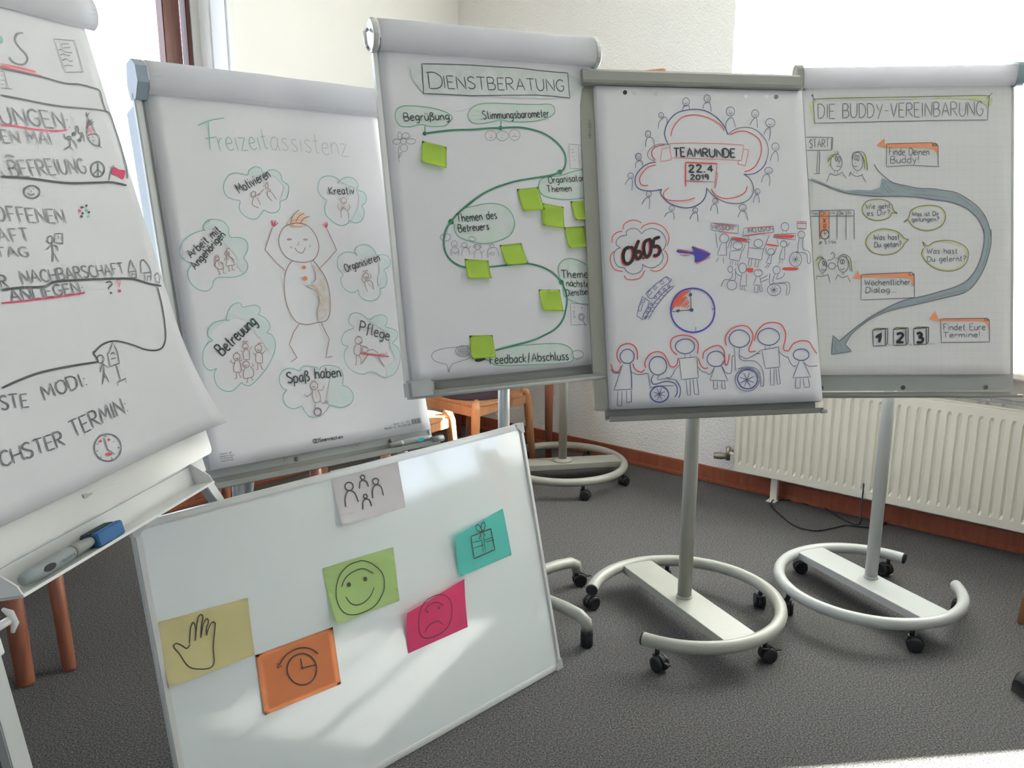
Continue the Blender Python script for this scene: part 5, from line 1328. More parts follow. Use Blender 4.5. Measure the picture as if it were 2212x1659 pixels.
P flag_drawing
P c97a58 0 234,189.5 261,166.5 263.5,199
F c97a58 0 269.5,186 417,184.5 436.5,194.5 436.5,231 429,212.5 399.5,201 271.5,197.5
L 55585b 2.4 268,185 418,183.5 437,194 437,257 441,263 345,257.5 267.5,261.5 268,185
L 55585b 2.4 417,184.5 418.5,194.5 436.5,194.5 427,184 417.5,194.5
P c97a58 0 156,632.5 174,605 183.5,634
F c97a58 0 186.5,620.5 343,615 359,627 359,652.5 351.5,661 349.5,639.5 322,630 186.5,627.5
L 55585b 2.4 185.5,619 351.5,613 359,627 360,697.5 301,700 183.5,704 185.5,619
L 55585b 2.4 341,613 342,623.5 361,621.5 347.5,612 341.5,622.5
P c97a58 0 407.5,769 428.5,743.5 444.5,777
F c97a58 0 447,769.5 587.5,768 606,776 606,808 598.5,786.5 575,778 449,776.5
L 55585b 2.4 445.5,768.5 592,767.5 606.5,776 607,846.5 449,847.5 445.5,768.5
L 55585b 2.4 590,765.5 592,776 606.5,774 596,765.5 591,774.5
P note_lettering
T 55585b 2.6 276,222.6 407.1,224.3 0.3,-23.7|Finde Deinen
T 55585b 2.6 280.8,250.4 373.5,248.6 -0.4,-22.9|Buddy!
T 55585b 2.6 196.5,655.5 346.5,653.7 -0.2,-19.3|Wöchentlicher
T 55585b 2.6 200.3,679.5 298.9,679.4 -0,-18.8|Dialog...
T 55585b 2.6 455.3,806.3 592.9,805.8 -0.1,-20.6|Findet Eure
T 55585b 2.6 454.1,831.1 575.3,830.1 -0.1,-18|Termine!
T 55585b 2.4 200.3,401.1 280.1,398.9 -0.4,-16.3|Wie geht
T 55585b 2.4 204.1,423.7 279.3,421.1 -0.6,-17|es Dir?
T 55585b 2.4 352.3,427 440.3,425.8 -0.2,-14.5|Was ist Dir
T 55585b 2.4 351.9,444.1 440.4,444.1 0,-14.5|gelungen?
T 55585b 2.4 227.1,504.7 309.9,503.4 -0.3,-17.9|Was hast
T 55585b 2.4 228.8,528.7 316.7,527.4 -0.3,-18|Du getan?
T 55585b 2.4 401.1,551.6 499.6,551.3 -0.1,-17.9|Was hast
T 55585b 2.4 402,578.5 528.2,577.1 -0.2,-17.9|Du gelernt?
T 55585b 2 44.9,515.4 103.5,515.1 -0.1,-11.6|je 5 Min.
P river_arrow_drawing
P 7a848a 0 19.5,296 51,307.5 88,325 132,339 176.5,337 216.5,339.5 246,330.5 253.5,299 272,306 294,317.5 330.5,326 374.5,334.5 418.5,337 455,343 491.5,349 528,367.5 564.5,396 590.5,429.5 605,466.5 611,475.5 611,518 603.5,556.5 591.5,594.5 574.5,628.5 549.5,662.5 520,683.5 469.5,696 406.5,710.5 343.5,725 305.5,733.5 263,746 221,765 187,788.5 153,818 132,851.5 154,875 86.5,885 92.5,821 112.5,841.5 144.5,814 174,790.5 212.5,762.5 254.5,739.5 301,716 343.5,701.5 385.5,693.5 448.5,676.5 490.5,664 528.5,645.5 555.5,615.5 574.5,577.5 587,526.5 589,496.5 587,480.5 572,443.5 546.5,413.5 521,396.5 473.5,379.5 418.5,371.5 363.5,362.5 290,359 235,359 176.5,353 132,346 88,330.5 51,315 19.5,303.5
S 55585b 2.6 227,252.5 242.5,276.5 272,303 294,316 330.5,325 374.5,334 418.5,336 455,342 491.5,348 528,367 564.5,395 590.5,428.5 605,466 611.5,503
S 55585b 2.6 -4.5,294 19.5,303.5 51,315 88,330.5 132,346 176.5,353 235,359 290,359 363.5,362.5 418.5,371.5 473.5,379.5 521,396.5 546.5,413.5 572,443.5 587,480.5 590,502.5
S 55585b 2.6 611,471.5 611,518 603.5,556.5 591.5,594.5 574.5,628.5 549.5,662.5 520,683.5 469.5,696 406.5,710.5 343.5,725 305.5,733.5 263,746 221,765 187,788.5 153,818 132,852.5
S 55585b 2.6 586.5,471 589,496.5 587,526.5 574.5,577.5 555.5,615.5 528.5,645.5 490.5,664 448.5,676.5 385.5,693.5 343.5,701.5 301,716 254.5,739.5 212.5,762.5 174,790.5 144.5,814 112.5,841.5
L 55585b 2.6 112.5,841.5 92.5,821 86.5,885 154,875 132,851.5
S 646e74 1.6 261,306.5 272,329 294,347.5
S 646e74 1.6 257,314 261,332.5 286.5,355
S 646e74 1.6 301,323.5 345,337 400,345
S 646e74 1.6 345,352 418.5,358.5 473.5,368
S 646e74 1.6 491.5,357.5 528,380 557.5,410
S 646e74 1.6 147,344 198.5,346.5 253.5,351
S 646e74 1.6 603.5,484 599.5,535 583,594.5
S 646e74 1.6 532.5,671 448.5,691.5 364.5,712.5
S 646e74 1.6 322,725 237.5,750 178.5,792.5
S 646e74 1.6 102,843.5 98,865 110.5,876
P face_drawing
S a8ae4a 4 74,232 82,222 97,217
S a8ae4a 4 74,246 84,232 95,226
S a8ae4a 4 76,256 86,241
S a8ae4a 4 194,219 201,246 203,272
S a8ae4a 4 198,224 204,254 205,272
S a8ae4a 4 35,577 44,566 59,564
S a8ae4a 4 36,586 44,577
S a8ae4a 4 144,569 152,587 154,608
S 55585b 2.2 121.5,245.5 119,259.5 112,269.5 102.5,273 93,269 86,259 83.5,245 86,231 93,221 102.5,217.5 112,221 119,231.5 121.5,245.5
S 55585b 2.2 75,235.5 82.5,222.5 97,217.5
S 55585b 2.2 74,245 84,230 95,224.5
S 55585b 2.2 95,208 102.5,219
S 55585b 2.2 106,220 105.5,204.5
S 55585b 2.2 108,219.5 111.5,209
S 55585b 2.2 106,232.5 106,236.5 104.5,239.5 102.5,240.5 100.5,239.5 99.5,236.5 99,232 99.5,228 100.5,225 102.5,224 104.5,225 105.5,228 106,232.5
S 55585b 2.2 115.5,234.5 115,238.5 113.5,241.5 112,242.5 110,241.5 108.5,238 108,234 108.5,230 110,227 112,226 113.5,227 115,230 115.5,234.5
S 55585b 2.2 110,241.5 112,250
S 55585b 2.2 102.5,254.5 110,259.5 116.5,256.5
S 55585b 2.2 96.5,275 97,281.5
S 55585b 2.2 106.5,275.5 106.5,282.5
S 55585b 2.2 82.5,280 99,288 121,279
S 55585b 2.2 82.5,280 70,311
S 55585b 2.2 121,277 135,298.5
S 55585b 2.2 190,242.5 188,258 181.5,269 172.5,273 163.5,268.5 157,257.5 155,242 157,227 163.5,216 172.5,212 181.5,216 187.5,227.5 190,242.5
S 55585b 2.2 154,234.5 157.5,216 172.5,210 191,213 200,231.5 205,272.5
S 55585b 2.2 170.5,229.5 170,233.5 169,236.5 167,237.5 165,236.5 164,233.5 163.5,229.5 164,225 165,222.5 167,221 169,222.5 170,225.5 170.5,229.5
S 55585b 2.2 178,231.5 177.5,236 176,239 174.5,240 172.5,239 171,235.5 170.5,231 171,227 172.5,223.5 174.5,222.5 176,223.5 177.5,227 178,231.5
S 55585b 2.2 159.5,255 165,260 172,257
S 55585b 2.2 167,244 164.5,249.5
S 55585b 2.2 161.5,275.5 161.5,281
S 55585b 2.2 172,277.5 170.5,282.5
S 55585b 2.2 148.5,279 169,292.5 191,285.5
S 55585b 2.2 151,275.5 144,292
S 55585b 2.2 186.5,287 200,311.5
S 55585b 2.2 181.5,216.5 192.5,235 196.5,268.5
S 55585b 2.2 71.5,588 70,599 65,607.5 58,610 51.5,607 46.5,599 44.5,588 46.5,576.5 51.5,568.5 58,565.5 65,568.5 70,577 71.5,588
S 55585b 2.2 34.5,572.5 46.5,562 61.5,564.5
S 55585b 2.2 38,564 49,555.5
S 55585b 2.2 51.5,555 59.5,563.5
S 55585b 2.2 63,579.5 63,583.5 62,586 60.5,587 59.5,586 58.5,583 58,579.5 58.5,575.5 59.5,572.5 60.5,571.5 62,572.5 63,575.5 63,579.5
S 55585b 2.2 69.5,581.5 69,585.5 68.5,588.5 67,589.5 66,588.5 65,585.5 64.5,581.5 65,577.5 66,575 67,574 68.5,575 69,578 69.5,581.5
S 55585b 2.2 53,598.5 61.5,604 68,600
S 55585b 2.2 74,571 89,567 97.5,556 91,544 84,549.5
S 55585b 2.2 100,589.5 98.5,594.5 94,598.5 88.5,600 82.5,598.5 78,594.5 76.5,589.5 78,584.5 82.5,580.5 88.5,579 94,580.5 98.5,584.5 100,589.5
S 55585b 2.2 97.5,564.5 108,562.5
S 55585b 2.2 143,584.5 140.5,597.5 134,607.5 125,611 116.5,607 110,597.5 107.5,584 109.5,571 116,561 125,557.5 134,561.5 140.5,571 143,584.5
S 55585b 2.2 108,569 114.5,556.5 131.5,552 148.5,565 152.5,591 155,610
S 55585b 2.2 133.5,556.5 144,578 148.5,608
S 55585b 2.2 122.5,575.5 122,579.5 121,582.5 119.5,583.5 118,582.5 117,579.5 116.5,575.5 117,571.5 118,569 119.5,568 121,569 122,572 122.5,575.5
S 55585b 2.2 129,575.5 128.5,579.5 127.5,582.5 126,583.5 124.5,582.5 123.5,579.5 123,575.5 123.5,572 124.5,569 126,568 127.5,569 128.5,572 129,575.5
S 55585b 2.2 116.5,598.5 123,602.5 130.5,597
S 55585b 2.2 38,622 55,624.5 74.5,618
S 55585b 2.2 38,622 37.5,635
S 55585b 2.2 74.5,616 83,647
S 55585b 2.2 107,618.5 123,629 142,621.5
S 55585b 2.2 107,618.5 100,637.5
S 55585b 2.2 140,625 149.5,644.5
S 55585b 2.2 52,611.5 53,619
S 55585b 2.2 58.5,611.5 58.5,620
S 55585b 2.2 121,612 121,620
S 55585b 2.2 127.5,611 127.5,620
S 55585b 2.2 68,590 77,590
S 55585b 2.2 99.5,590.5 107,589.5
P calendar_drawing
P c97a58 0 48.5,407 50,468 51.5,498 55,498 57,474.5 78.5,468 77,407.5
L 55585b 2.4 17,404.5 161,403.5
L 55585b 2.4 17,423.5 161,423.5
L 55585b 2.4 47.5,406 47.5,500
L 55585b 2.4 78.5,406 78.5,500.5
L 55585b 2.4 105,406.5 105,501.5
L 55585b 2.4 134.5,407 135,503
L 55585b 2.4 161,403.5 162,501
T 55585b 2.2 16.8,419.2 40.2,418.6 -0.3,-11.1|Mo
T 55585b 2.2 52.9,419.6 66.9,418.9 -0.6,-11.1|Di
T 55585b 2.2 82.6,419 97.4,418.3 -0.5,-11.1|Mi
T 55585b 2.2 111,419.3 125.8,418.6 -0.5,-11.1|Do
T 55585b 2.2 139.8,418.8 151.6,418.9 0.1,-11.1|Fr
L 3a3d40 2.8 57,429.5 68.5,445.5
L 3a3d40 2.8 68.5,429.5 58.5,445.5
L 3a3d40 2.8 62,449.5 68.5,449 67,462.5 61.5,462.5 62,449.5
L 3a3d40 2.8 64.5,484.5 62.5,473.5
L 3a3d40 2.8 64.5,484.5 70.5,478
S 3a3d40 2.8 78.5,484.5 76.5,492 71.5,497.5 64.5,499.5 57.5,497.5 52.5,492 50.5,484 52.5,476.5 57.5,471 64.5,469 71.5,471 76.5,476.5 78.5,484.5
P bubble_drawing
S a9a672 5 192,411 192,393 207,376 237,371 265,375 284,388 290,406 301,416 285,414 276,428 254,436 229,437 205,428 192,411
S 55585b 2.4 189.5,411.5 189.5,392.5 205.5,374 237,368.5 266.5,373 285.5,387 292,406.5 304,417 287,414 277,429.5 254,438 228.5,438.5 203.5,429 189.5,411.5
S a9a672 5 343,436 328,445 343,430 349,412 369,399 405,393 437,397 455,414 458,436 445,458 417,471 385,471 357,459 343,438
S 55585b 2.4 340.5,436.5 325,446 340.5,430.5 347,411 368,396.5 405.5,390.5 439.5,395 458.5,412.5 461.5,436 448,459 418.5,473.5 385,473.5 355.5,460.5 340.5,439
S a9a672 5 327,514 316,531 292,547 255,552 223,542 206,522 206,502 221,482 251,470 283,473 307,483 326,501 338,504 327,514
S 55585b 2.4 329.5,514.5 317.5,532.5 292.5,549.5 254,554 220.5,544.5 202.5,523 202.5,501.5 218,480.5 250,468 283.5,470.5 309,481 328,500.5 340.5,503.5 329.5,514.5
S a9a672 5 397,531 390,513 404,527 428,514 464,510 500,517 526,534 533,556 524,584 500,601 468,606 432,599 402,578 388,554 392,534
S 55585b 2.4 394.5,530 387,511 402,525.5 427,512 465,507.5 503,515 530,532.5 537.5,556 528.5,585.5 503,604.5 469.5,610 431.5,602 400,580 384,554.5 389.5,533
P cube_drawing
P b9b860 0 223,805 233.5,799.5 272.5,799.5 264,802.5
P 8e9698 0 265,803.5 272,800 271.5,848 266,855.5
L 3a3d40 2.8 223,805 264,801.5 265.5,856.5 224.5,858 223,805
L 3a3d40 2.8 223,805 233.5,799.5 272.5,799.5 264,802.5
L 3a3d40 2.8 272.5,799.5 271.5,849 265.5,856.5
P b9b860 0 290.5,803 301,797.5 339.5,798 331.5,801
P 8e9698 0 332,801.5 339.5,798.5 338.5,846 333,854
L 3a3d40 2.8 290.5,803 331.5,800 332.5,855 291.5,856 290.5,803
L 3a3d40 2.8 290.5,803 301,797.5 339.5,798 331.5,801
L 3a3d40 2.8 339.5,798 339,847 332.5,855
P b9b860 0 357.5,801.5 368,796 407,796 398.5,799
P 8e9698 0 399,800 406.5,796.5 405.5,844.5 400,852
L 3a3d40 2.8 357.5,801.5 398.5,798 400,853 359,854.5 357.5,801.5
L 3a3d40 2.8 357.5,801.5 368,796 407,796 398.5,799
L 3a3d40 2.8 407,796 406,845.5 400,853
L 24272a 10 233,830 250,817 244,846
S 24272a 9 302,820 314,815 322,822 315,833 301,847
S 24272a 9 367,818 379,815 384,823 374,829
S 24272a 9 374,829 388,834 383,846 367,846
L 24272a 9 301,846 324,846
F 55585b 0 275,853 275,854 274.5,854.5 274,854.5 273,854.5 273,854 272.5,853 273,852.5 273,852 274,852 274.5,852 275,852.5 275,853
F 55585b 0 280.5,854 280.5,854.5 280,855 279.5,855.5 278.5,855 278.5,854.5 278,854 278.5,853.5 278.5,853 279.5,852.5 280,853 280.5,853.5 280.5,854
F 55585b 0 286,854 286,854.5 285.5,855 285,855.5 284,855 284,854.5 283.5,854 284,853.5 284,853 285,853 285.5,853 286,853.5 286,854
F 55585b 0 340.5,852.5 340.5,853.5 340,854 339.5,854 339,854 338.5,853.5 338,852.5 338.5,852 339,851.5 339.5,851.5 340,851.5 340.5,852 340.5,852.5
F 55585b 0 345.5,853.5 345.5,854 345,854.5 344.5,855 344,854.5 343.5,854 343,853.5 343.5,853 344,852.5 344.5,852.5 345,852.5 345.5,853 345.5,853.5
F 55585b 0 351,853.5 350.5,854 350,854.5 349.5,855 349,854.5 348.5,854 348.5,853.5 348.5,853 349,852.5 349.5,852.5 350,852.5 350.5,853 351,853.5
F 55585b 0 411,852 410.5,852.5 410,853 409.5,853 409,853 408.5,852.5 408,852 408.5,851 409,850.5 409.5,850.5 410,850.5 410.5,851 411,852
F 55585b 0 418.5,852 418,852.5 417.5,853 417,853 416.5,853 416,852.5 416,852 416,851 416.5,850.5 417,850.5 417.5,850.5 418,851 418.5,852
F 55585b 0 426,852 426,852.5 425.5,853 424.5,853 424,853 423.5,852.5 423.5,852 423.5,851 424,850.5 424.5,850.5 425.5,850.5 426,851 426,852
B whit
P hand
S 33312e 2.6 77.5,298.5 68.5,304 59.5,294 48.5,285 42,290.5 51,310.5 59,333.5 69,348.5 89,359.5 110.5,365 122.5,356 127.5,322 140.5,277.5 140,269 133,268 123,280 117.5,292
S 33312e 2.6 117.5,292 119.5,276.5 127,263.5 124.5,255 115,263.5 103.5,293
S 33312e 2.6 103.5,293 110,266.5 116.5,248.5 113,241.5 105.5,247 96,274.5 90,294.5
S 33312e 2.6 90,294.5 95,274.5 96,261.5 93.5,253 86.5,260 81,278 76.5,296
P clock
S 33312e 3.2 371,472 362,489 345,497 325,494 307,481 296,462 294,442 303,426 319,418 340,420 358,432 370,452 371,472
S 33312e 3.2 382,437 368,420 348,408 323,403 296,409 275,425
L 33312e 2.8 333.5,429.5 334,454 372,460.5
L 33312e 2.8 272.5,418 272,429.5 282.5,428
L 33312e 2.8 290.5,452.5 293.5,452
L 33312e 2.8 364.5,483.5 367.5,486
L 33312e 2.8 303,424 305.5,426.5
S 33312e 2 335.5,455 335,456 334,456.5 332.5,456 331.5,455.5 330.5,454 330.5,453 331,452 332,451.5 333.5,451.5 334.5,452.5 335.5,453.5 335.5,455
P smile
S 33312e 2.6 544,246.5 512.5,247 481,264 462.5,293.5 457.5,327 467.5,357 492.5,373.5 530.5,379 569,374 598,351.5 608.5,327 606.5,298.5 585,269 561.5,252 543,245
S 33312e 2.6 479,295 494,277 521.5,267.5 552.5,269.5 579.5,290.5
S 33312e 2.6 484.5,323 493.5,341.5 509.5,353.5 535,355.5 558.5,345.5 574,327.5
F 33312e 0 506.5,298 505.5,300.5 503,302 500,302 497.5,300.5 496,297.5 496,294.5 497,292 499.5,290.5 502.5,290.5 505,292 506.5,294.5 506.5,298
F 33312e 0 558,299.5 556.5,302 554,303.5 551,303.5 548.5,302 547,299 547,296 548,293 550.5,291.5 553.5,291.5 556,293.5 557.5,296 558,299.5
P frown
S 33312e 2.3 720,411 757,408.5 786,416 811.5,441.5 814.5,472 800.5,507 769,522.5 726.5,521.5 699.5,509 692,482.5 694,450 702.5,424 720,411
S 33312e 2.3 712.5,439.5 728.5,428 758.5,428.5 785.5,447.5
S 33312e 2.3 711.5,500 728,486 753,483.5 767,490 776.5,502
F 33312e 0 727.5,446 726.5,447.5 725,448.5 723,448.5 721,447 720,445.5 720,443.5 720.5,442 722.5,441 724.5,441 726.5,442.5 727.5,444 727.5,446
F 33312e 0 771,450 770,452 768.5,453 766.5,452.5 764.5,451.5 763.5,449.5 763,447 764,445.5 766,444.5 768,444.5 770,445.5 771,447.5 771,450
P gift
L 33312e 3.6 923,286 1008,286 1012,352 926,354 923,286
L 33312e 2 964.5,295 965,346.5
L 33312e 2 974.5,294.5 973.5,346.5
L 33312e 2 970,325 929,323.5
L 33312e 2 961,309.5 928.5,306
L 33312e 2 972,312.5 1013,314
L 33312e 2 979.5,319 1015.5,322.5
S 33312e 2.6 970,284 951.5,276.5 946,264.5 950,259 960,262 967,273 970,284
S 33312e 2.6 970,284 968.5,265.5 977,259 985,262.5 986,273 979,281.5 970,284
L 33312e 2.6 968.5,286 953.5,303.5
L 33312e 2.6 973,287.5 983,302
P people
S 33312e 3.4 564,50 562,55 556,58 550,58 544,55 540,50 540,45 542,40 548,37 554,37 560,40 564,45 564,50
S 33312e 3.4 530,97 534,74 548,58 565,68 571,94
S 33312e 3.4 605,35 603,38 600,40 597,40 594,38 592,35 591,32 593,30 596,28 599,28 602,30 604,32 605,35
S 33312e 3.4 582,61 588,44 599,42 608,49 611,62
S 33312e 3.4 645,56 643,60 639,62 635,62 630,60 628,56 627,52 629,48 633,46 638,46 642,48 645,52 645,56
S 33312e 3.4 618,96 622,73 636,63 650,72 653,97
S 33312e 3.4 602,87 600,89 598,91 594,90 592,89 590,87 590,84 591,81 593,80 597,80 600,82 601,84 602,87
S 33312e 3.4 580,117 585,98 594,92 606,98 610,115
P corner_lettering
T 33363a 1.2 65.7,-14.3 76,-15.3 -0.3,-3.5|EN
'''
DR = {}
_b = _p = None
for ln in DATA.strip().split('\n'):
    k, rest = ln.split(' ', 1)
    if k == 'B': _b = rest; DR[_b] = {}
    elif k == 'P' and ' ' not in rest: _p = rest; DR[_b][_p] = []
    else:
        txt = None
        if k == 'T': rest, txt = rest.split('|', 1)
        c, w, *pp = rest.split(' ')
        DR[_b][_p].append((k, c, float(w), [tuple(map(float, t.split(','))) for t in pp], txt))

FR = {'team': ((0.25505, 2.69778, 1.81055), (0.98492, 0.17301, -7e-05), (0.04637, -0.26434, -0.96332), (0.16668, -0.94879, 0.26837)), 'frei': ((-0.91882, 2.21078, 1.72327), (0.75462, 0.65586, -0.01992), (0.16312, -0.21693, -0.96246), (0.63556, -0.72305, 0.27068)), 'dien': ((-0.36874, 2.441, 1.86423), (0.90176, 0.43221, 0.00438), (0.09943, -0.19757, -0.97523), (0.42064, -0.87987, 0.22114)), 'budd': ((0.97567, 2.93811, 1.83081), (0.99947, -0.02962, 0.01355), (0.00735, -0.20025, -0.97972), (-0.03173, -0.9793, 0.19993)), 'left': ((-1.05646, 1.23585, 1.80962), (0.21421, 0.97672, 0.01127), (0.24024, -0.0415, -0.96983), (0.94678, -0.21046, 0.24353)), 'whit': ((-0.82889, 1.71068, 0.77623), (0.71087, 0.70332, 0.00019), (0.16386, -0.16536, -0.97253), (0.68397, -0.69137, 0.2328))}
FM = {k: frame(v) for k, v in FR.items()}

# ------------------------------------------------------------------ paper pads
SURF = {
 'team': lambda u, v: .0025 * math.sin(u * 7) * (v / .99) + (.010 * max(0, u - .5) / .18 * max(0, v - .7) / .3),
 'frei': lambda u, v: .006 * math.sin(u * 5.5 + .6) * (v / .95) ** 1.3 + .016 * max(0, 1 - u / .3) ** 2 * (v / .95) ** 3 + .012 * max(0, (u - .45) / .23) ** 2 * (v / .95) ** 4,
 'dien': lambda u, v: .003 * math.sin(u * 6) * v + .012 * max(0, 1 - u / .12) ** 2 * max(0, v - .55) ** 1 * 2.2,
 'budd': lambda u, v: .002 * math.sin(u * 5) * v,
 'left': lambda u, v: .003 * math.sin(u * 5 + 1) * v + .05 * max(0, (u - .48) / .2) ** 2 * max(0, (v - .62) / .27) ** 2,
}
def sheet_mesh(mb, u0, u1, v0, v1, f, th, nx=22, ny=30):
    A, B = [], []
    for j in range(ny + 1):
        v = v0 + (v1 - v0) * j / ny; ra, rb = [], []
        for i in range(nx + 1):
            u = u0 + (u1 - u0) * i / nx; z = f(u, v); ra.append(mb.bm.verts.new((u, -v, z))); rb.append(mb.bm.verts.new((u, -v, z - th)))
        A.append(ra); B.append(rb)
    for j in range(ny):
        for i in range(nx):
            mb.face((A[j][i], A[j+1][i], A[j+1][i+1], A[j][i+1]), True); mb.face((B[j][i], B[j][i+1], B[j+1][i+1], B[j+1][i]), True)
    for j in range(ny):
        mb.face((A[j][0], B[j][0], B[j+1][0], A[j+1][0])); mb.face((A[j][nx], A[j+1][nx], B[j+1][nx], B[j][nx]))
    for i in range(nx):
        mb.face((A[0][i], A[0][i+1], B[0][i+1], B[0][i])); mb.face((A[ny][i], B[ny][i], B[ny][i+1], A[ny][i+1]))
def roll_mesh(mb, u0, u1, rt, zf, back, th=.006, low=.0):
    """sheets thrown over the head of the board: z/v profile swept along u"""
    prof = [(-low, .006)]
    cv, cz, r = -rt / 2, zf - .022, rt / 2
    for k in range(13):
        a = R(-62 + k * 152 / 12); prof.append((cv - r * math.sin(a) * 1.0, cz + .024 * math.cos(a)))
    prof += [(cv - r * .9, cz - .025), (cv - r * .3, cz - .045), (.12, cz - .066), (back * .5, cz - .07), (back, cz - .085)]
    n = 16; rows = []
    for v, z in prof:
        rows.append([mb.bm.verts.new((u0 + (u1-u0) * i / n, -v, z + .0012 * math.sin(i * 1.3 + v * 20))) for i in range(n + 1)])
    for a, b in zip(rows, rows[1:]):
        for i in range(n): mb.face((a[i], a[i+1], b[i+1], b[i]), True)
    r = bmesh.ops.solidify(mb.bm, geom=mb.bm.faces[:], thickness=th)
def pad(key, label, u1, v1, mat_, roll=None, th=.012, pn=None):
    M = FM[key]; f = SURF[key]
    base = M @ Vector((u1 / 2, -v1, 0)); t = thing('paper_pad', label, 'paper pad', base)
    mb = MB(); sheet_mesh(mb, 0, u1, -.04 if roll else 0, v1, lambda u, v: f(u, max(0, v)), .0006); mb.build('top_sheet', mat_, t, M)
    # the block of unused sheets underneath, each a little out of line
    for k, (du, dv) in enumerate(((-.0035, .002), (-.006, -.002), (-.002, -.004))[:2]):
        mb = MB(); z0 = -.0015 - k * th / 2
        sheet_mesh(mb, du, u1 + du * .6, 0, v1 + dv, lambda u, v: f(u, v) * .5 + z0 - .0005, th / 2 - .001, 12, 12); mb.build('sheet_stack', M_pad, t, M)
    if roll:
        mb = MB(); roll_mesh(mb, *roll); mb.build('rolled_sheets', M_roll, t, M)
    for nm, cm in DR[key].items():
        if nm in ('panel_lettering', 'smudge', 'punch_hole', 'panel_scribble') : continue
        draw_part(nm, cm, t, M, f)
    return t
P_team = pad('team', 'flipchart pad with a blue and red cloud headed TEAMRUNDE', .681, .992, M_paper)
draw_part('punch_hole', DR['team']['punch_hole'], P_team, FM['team'], SURF['team'])
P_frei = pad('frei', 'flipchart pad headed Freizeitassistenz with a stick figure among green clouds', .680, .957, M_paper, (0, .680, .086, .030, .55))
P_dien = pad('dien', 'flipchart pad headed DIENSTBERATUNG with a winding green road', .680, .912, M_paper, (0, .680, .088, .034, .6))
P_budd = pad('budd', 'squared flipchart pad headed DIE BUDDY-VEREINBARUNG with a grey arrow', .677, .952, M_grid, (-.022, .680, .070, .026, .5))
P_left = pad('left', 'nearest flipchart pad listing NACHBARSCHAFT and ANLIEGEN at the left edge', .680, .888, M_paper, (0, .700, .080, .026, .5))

# ------------------------------------------------------------------ flipchart hardware
def rrect(x0, y0, x1, y1, r, n=5):
    out = []
    for cx, cy, a0 in ((x1-r, y1-r, 0), (x0+r, y1-r, 90), (x0+r, y0+r, 180), (x1-r, y0+r, 270)):
        for i in range(n + 1):
            a = R(a0 + 90 * i / n); out.append((cx + r * math.cos(a), cy + r * math.sin(a)))
    return out
def panel(t, M, u0, u1, v0, v1, m, z=-.016, th=.014, name='panel', r=.012):
    mb = MB(); mb.prism(rrect(u0, -v1, u1, -v0, r), z - th, z); return mb.build(name, m, t, M)
def bar(t, M, name, prof, u0, u1, m):
    """profile in (v, z) extruded along u"""
    mb = MB(); a = [mb.bm.verts.new((u0, -v, z)) for v, z in prof]; b = [mb.bm.verts.new((u1, -v, z)) for v, z in prof]
    n = len(prof); mb.face(a); mb.face(b[::-1])
    for i in range(n): mb.face((a[i], b[i], b[(i+1) % n], a[(i+1) % n]))
    return mb.build(name, m, t, M)
def tray(t, M, u0, u1, v, depth, m, lip=.016, back=.03, name='pen_tray', zb=-.014):
    pr = [(v - back, zb), (v - back, zb + .003), (v - .003, zb + .003), (v - .003, depth - .003), (v - lip * .6, depth - .002), (v - lip * .6, depth + .002), (v + lip * .25, depth + .003), (v + lip * .4, depth - .002), (v + .002, depth - .006), (v + .002, zb)]
    return bar(t, M, name, pr, u0, u1, m)
def caster(t, loc, rz, m=None, brake=False):
    M = gframe(loc, rz)
    mb = MB(); mb.tube([(0, 0, .045), (0, 0, .078)], .008, 10); mb.lathe((0, 0, .0), [(.012, .046), (.016, .050), (.012, .054)], 12)
    # hood between the wheels
    pts = [(.028 * math.cos(R(a)) + .012, .028 * math.sin(R(a)) + .027) for a in range(-20, 201, 20)]
    mb.prism(pts, -.006, .006, Matrix.Rotation(R(90), 4, 'X'))
    mb.tube([(.012, -.02, .027), (.012, .02, .027)], .005, 8)
    if brake: mb.box(.036, -.006, .036, .058, .006, .040)
    c = mb.build('caster', M_black, t, M)
    for s in (-1, 1):
        w = MB(); y0, y1 = (.007, .021) if s > 0 else (-.021, -.007)
        w.lathe((.012, 0, .0265), [(.018, y0), (.0255, y0 + .001), (.0262, (y0+y1)/2), (.0255, y1 - .001), (.017, y1), (.016, y1 - .002 * s if s > 0 else y1)], 18, 'y')
        w.build('wheel', M_black, c, M)
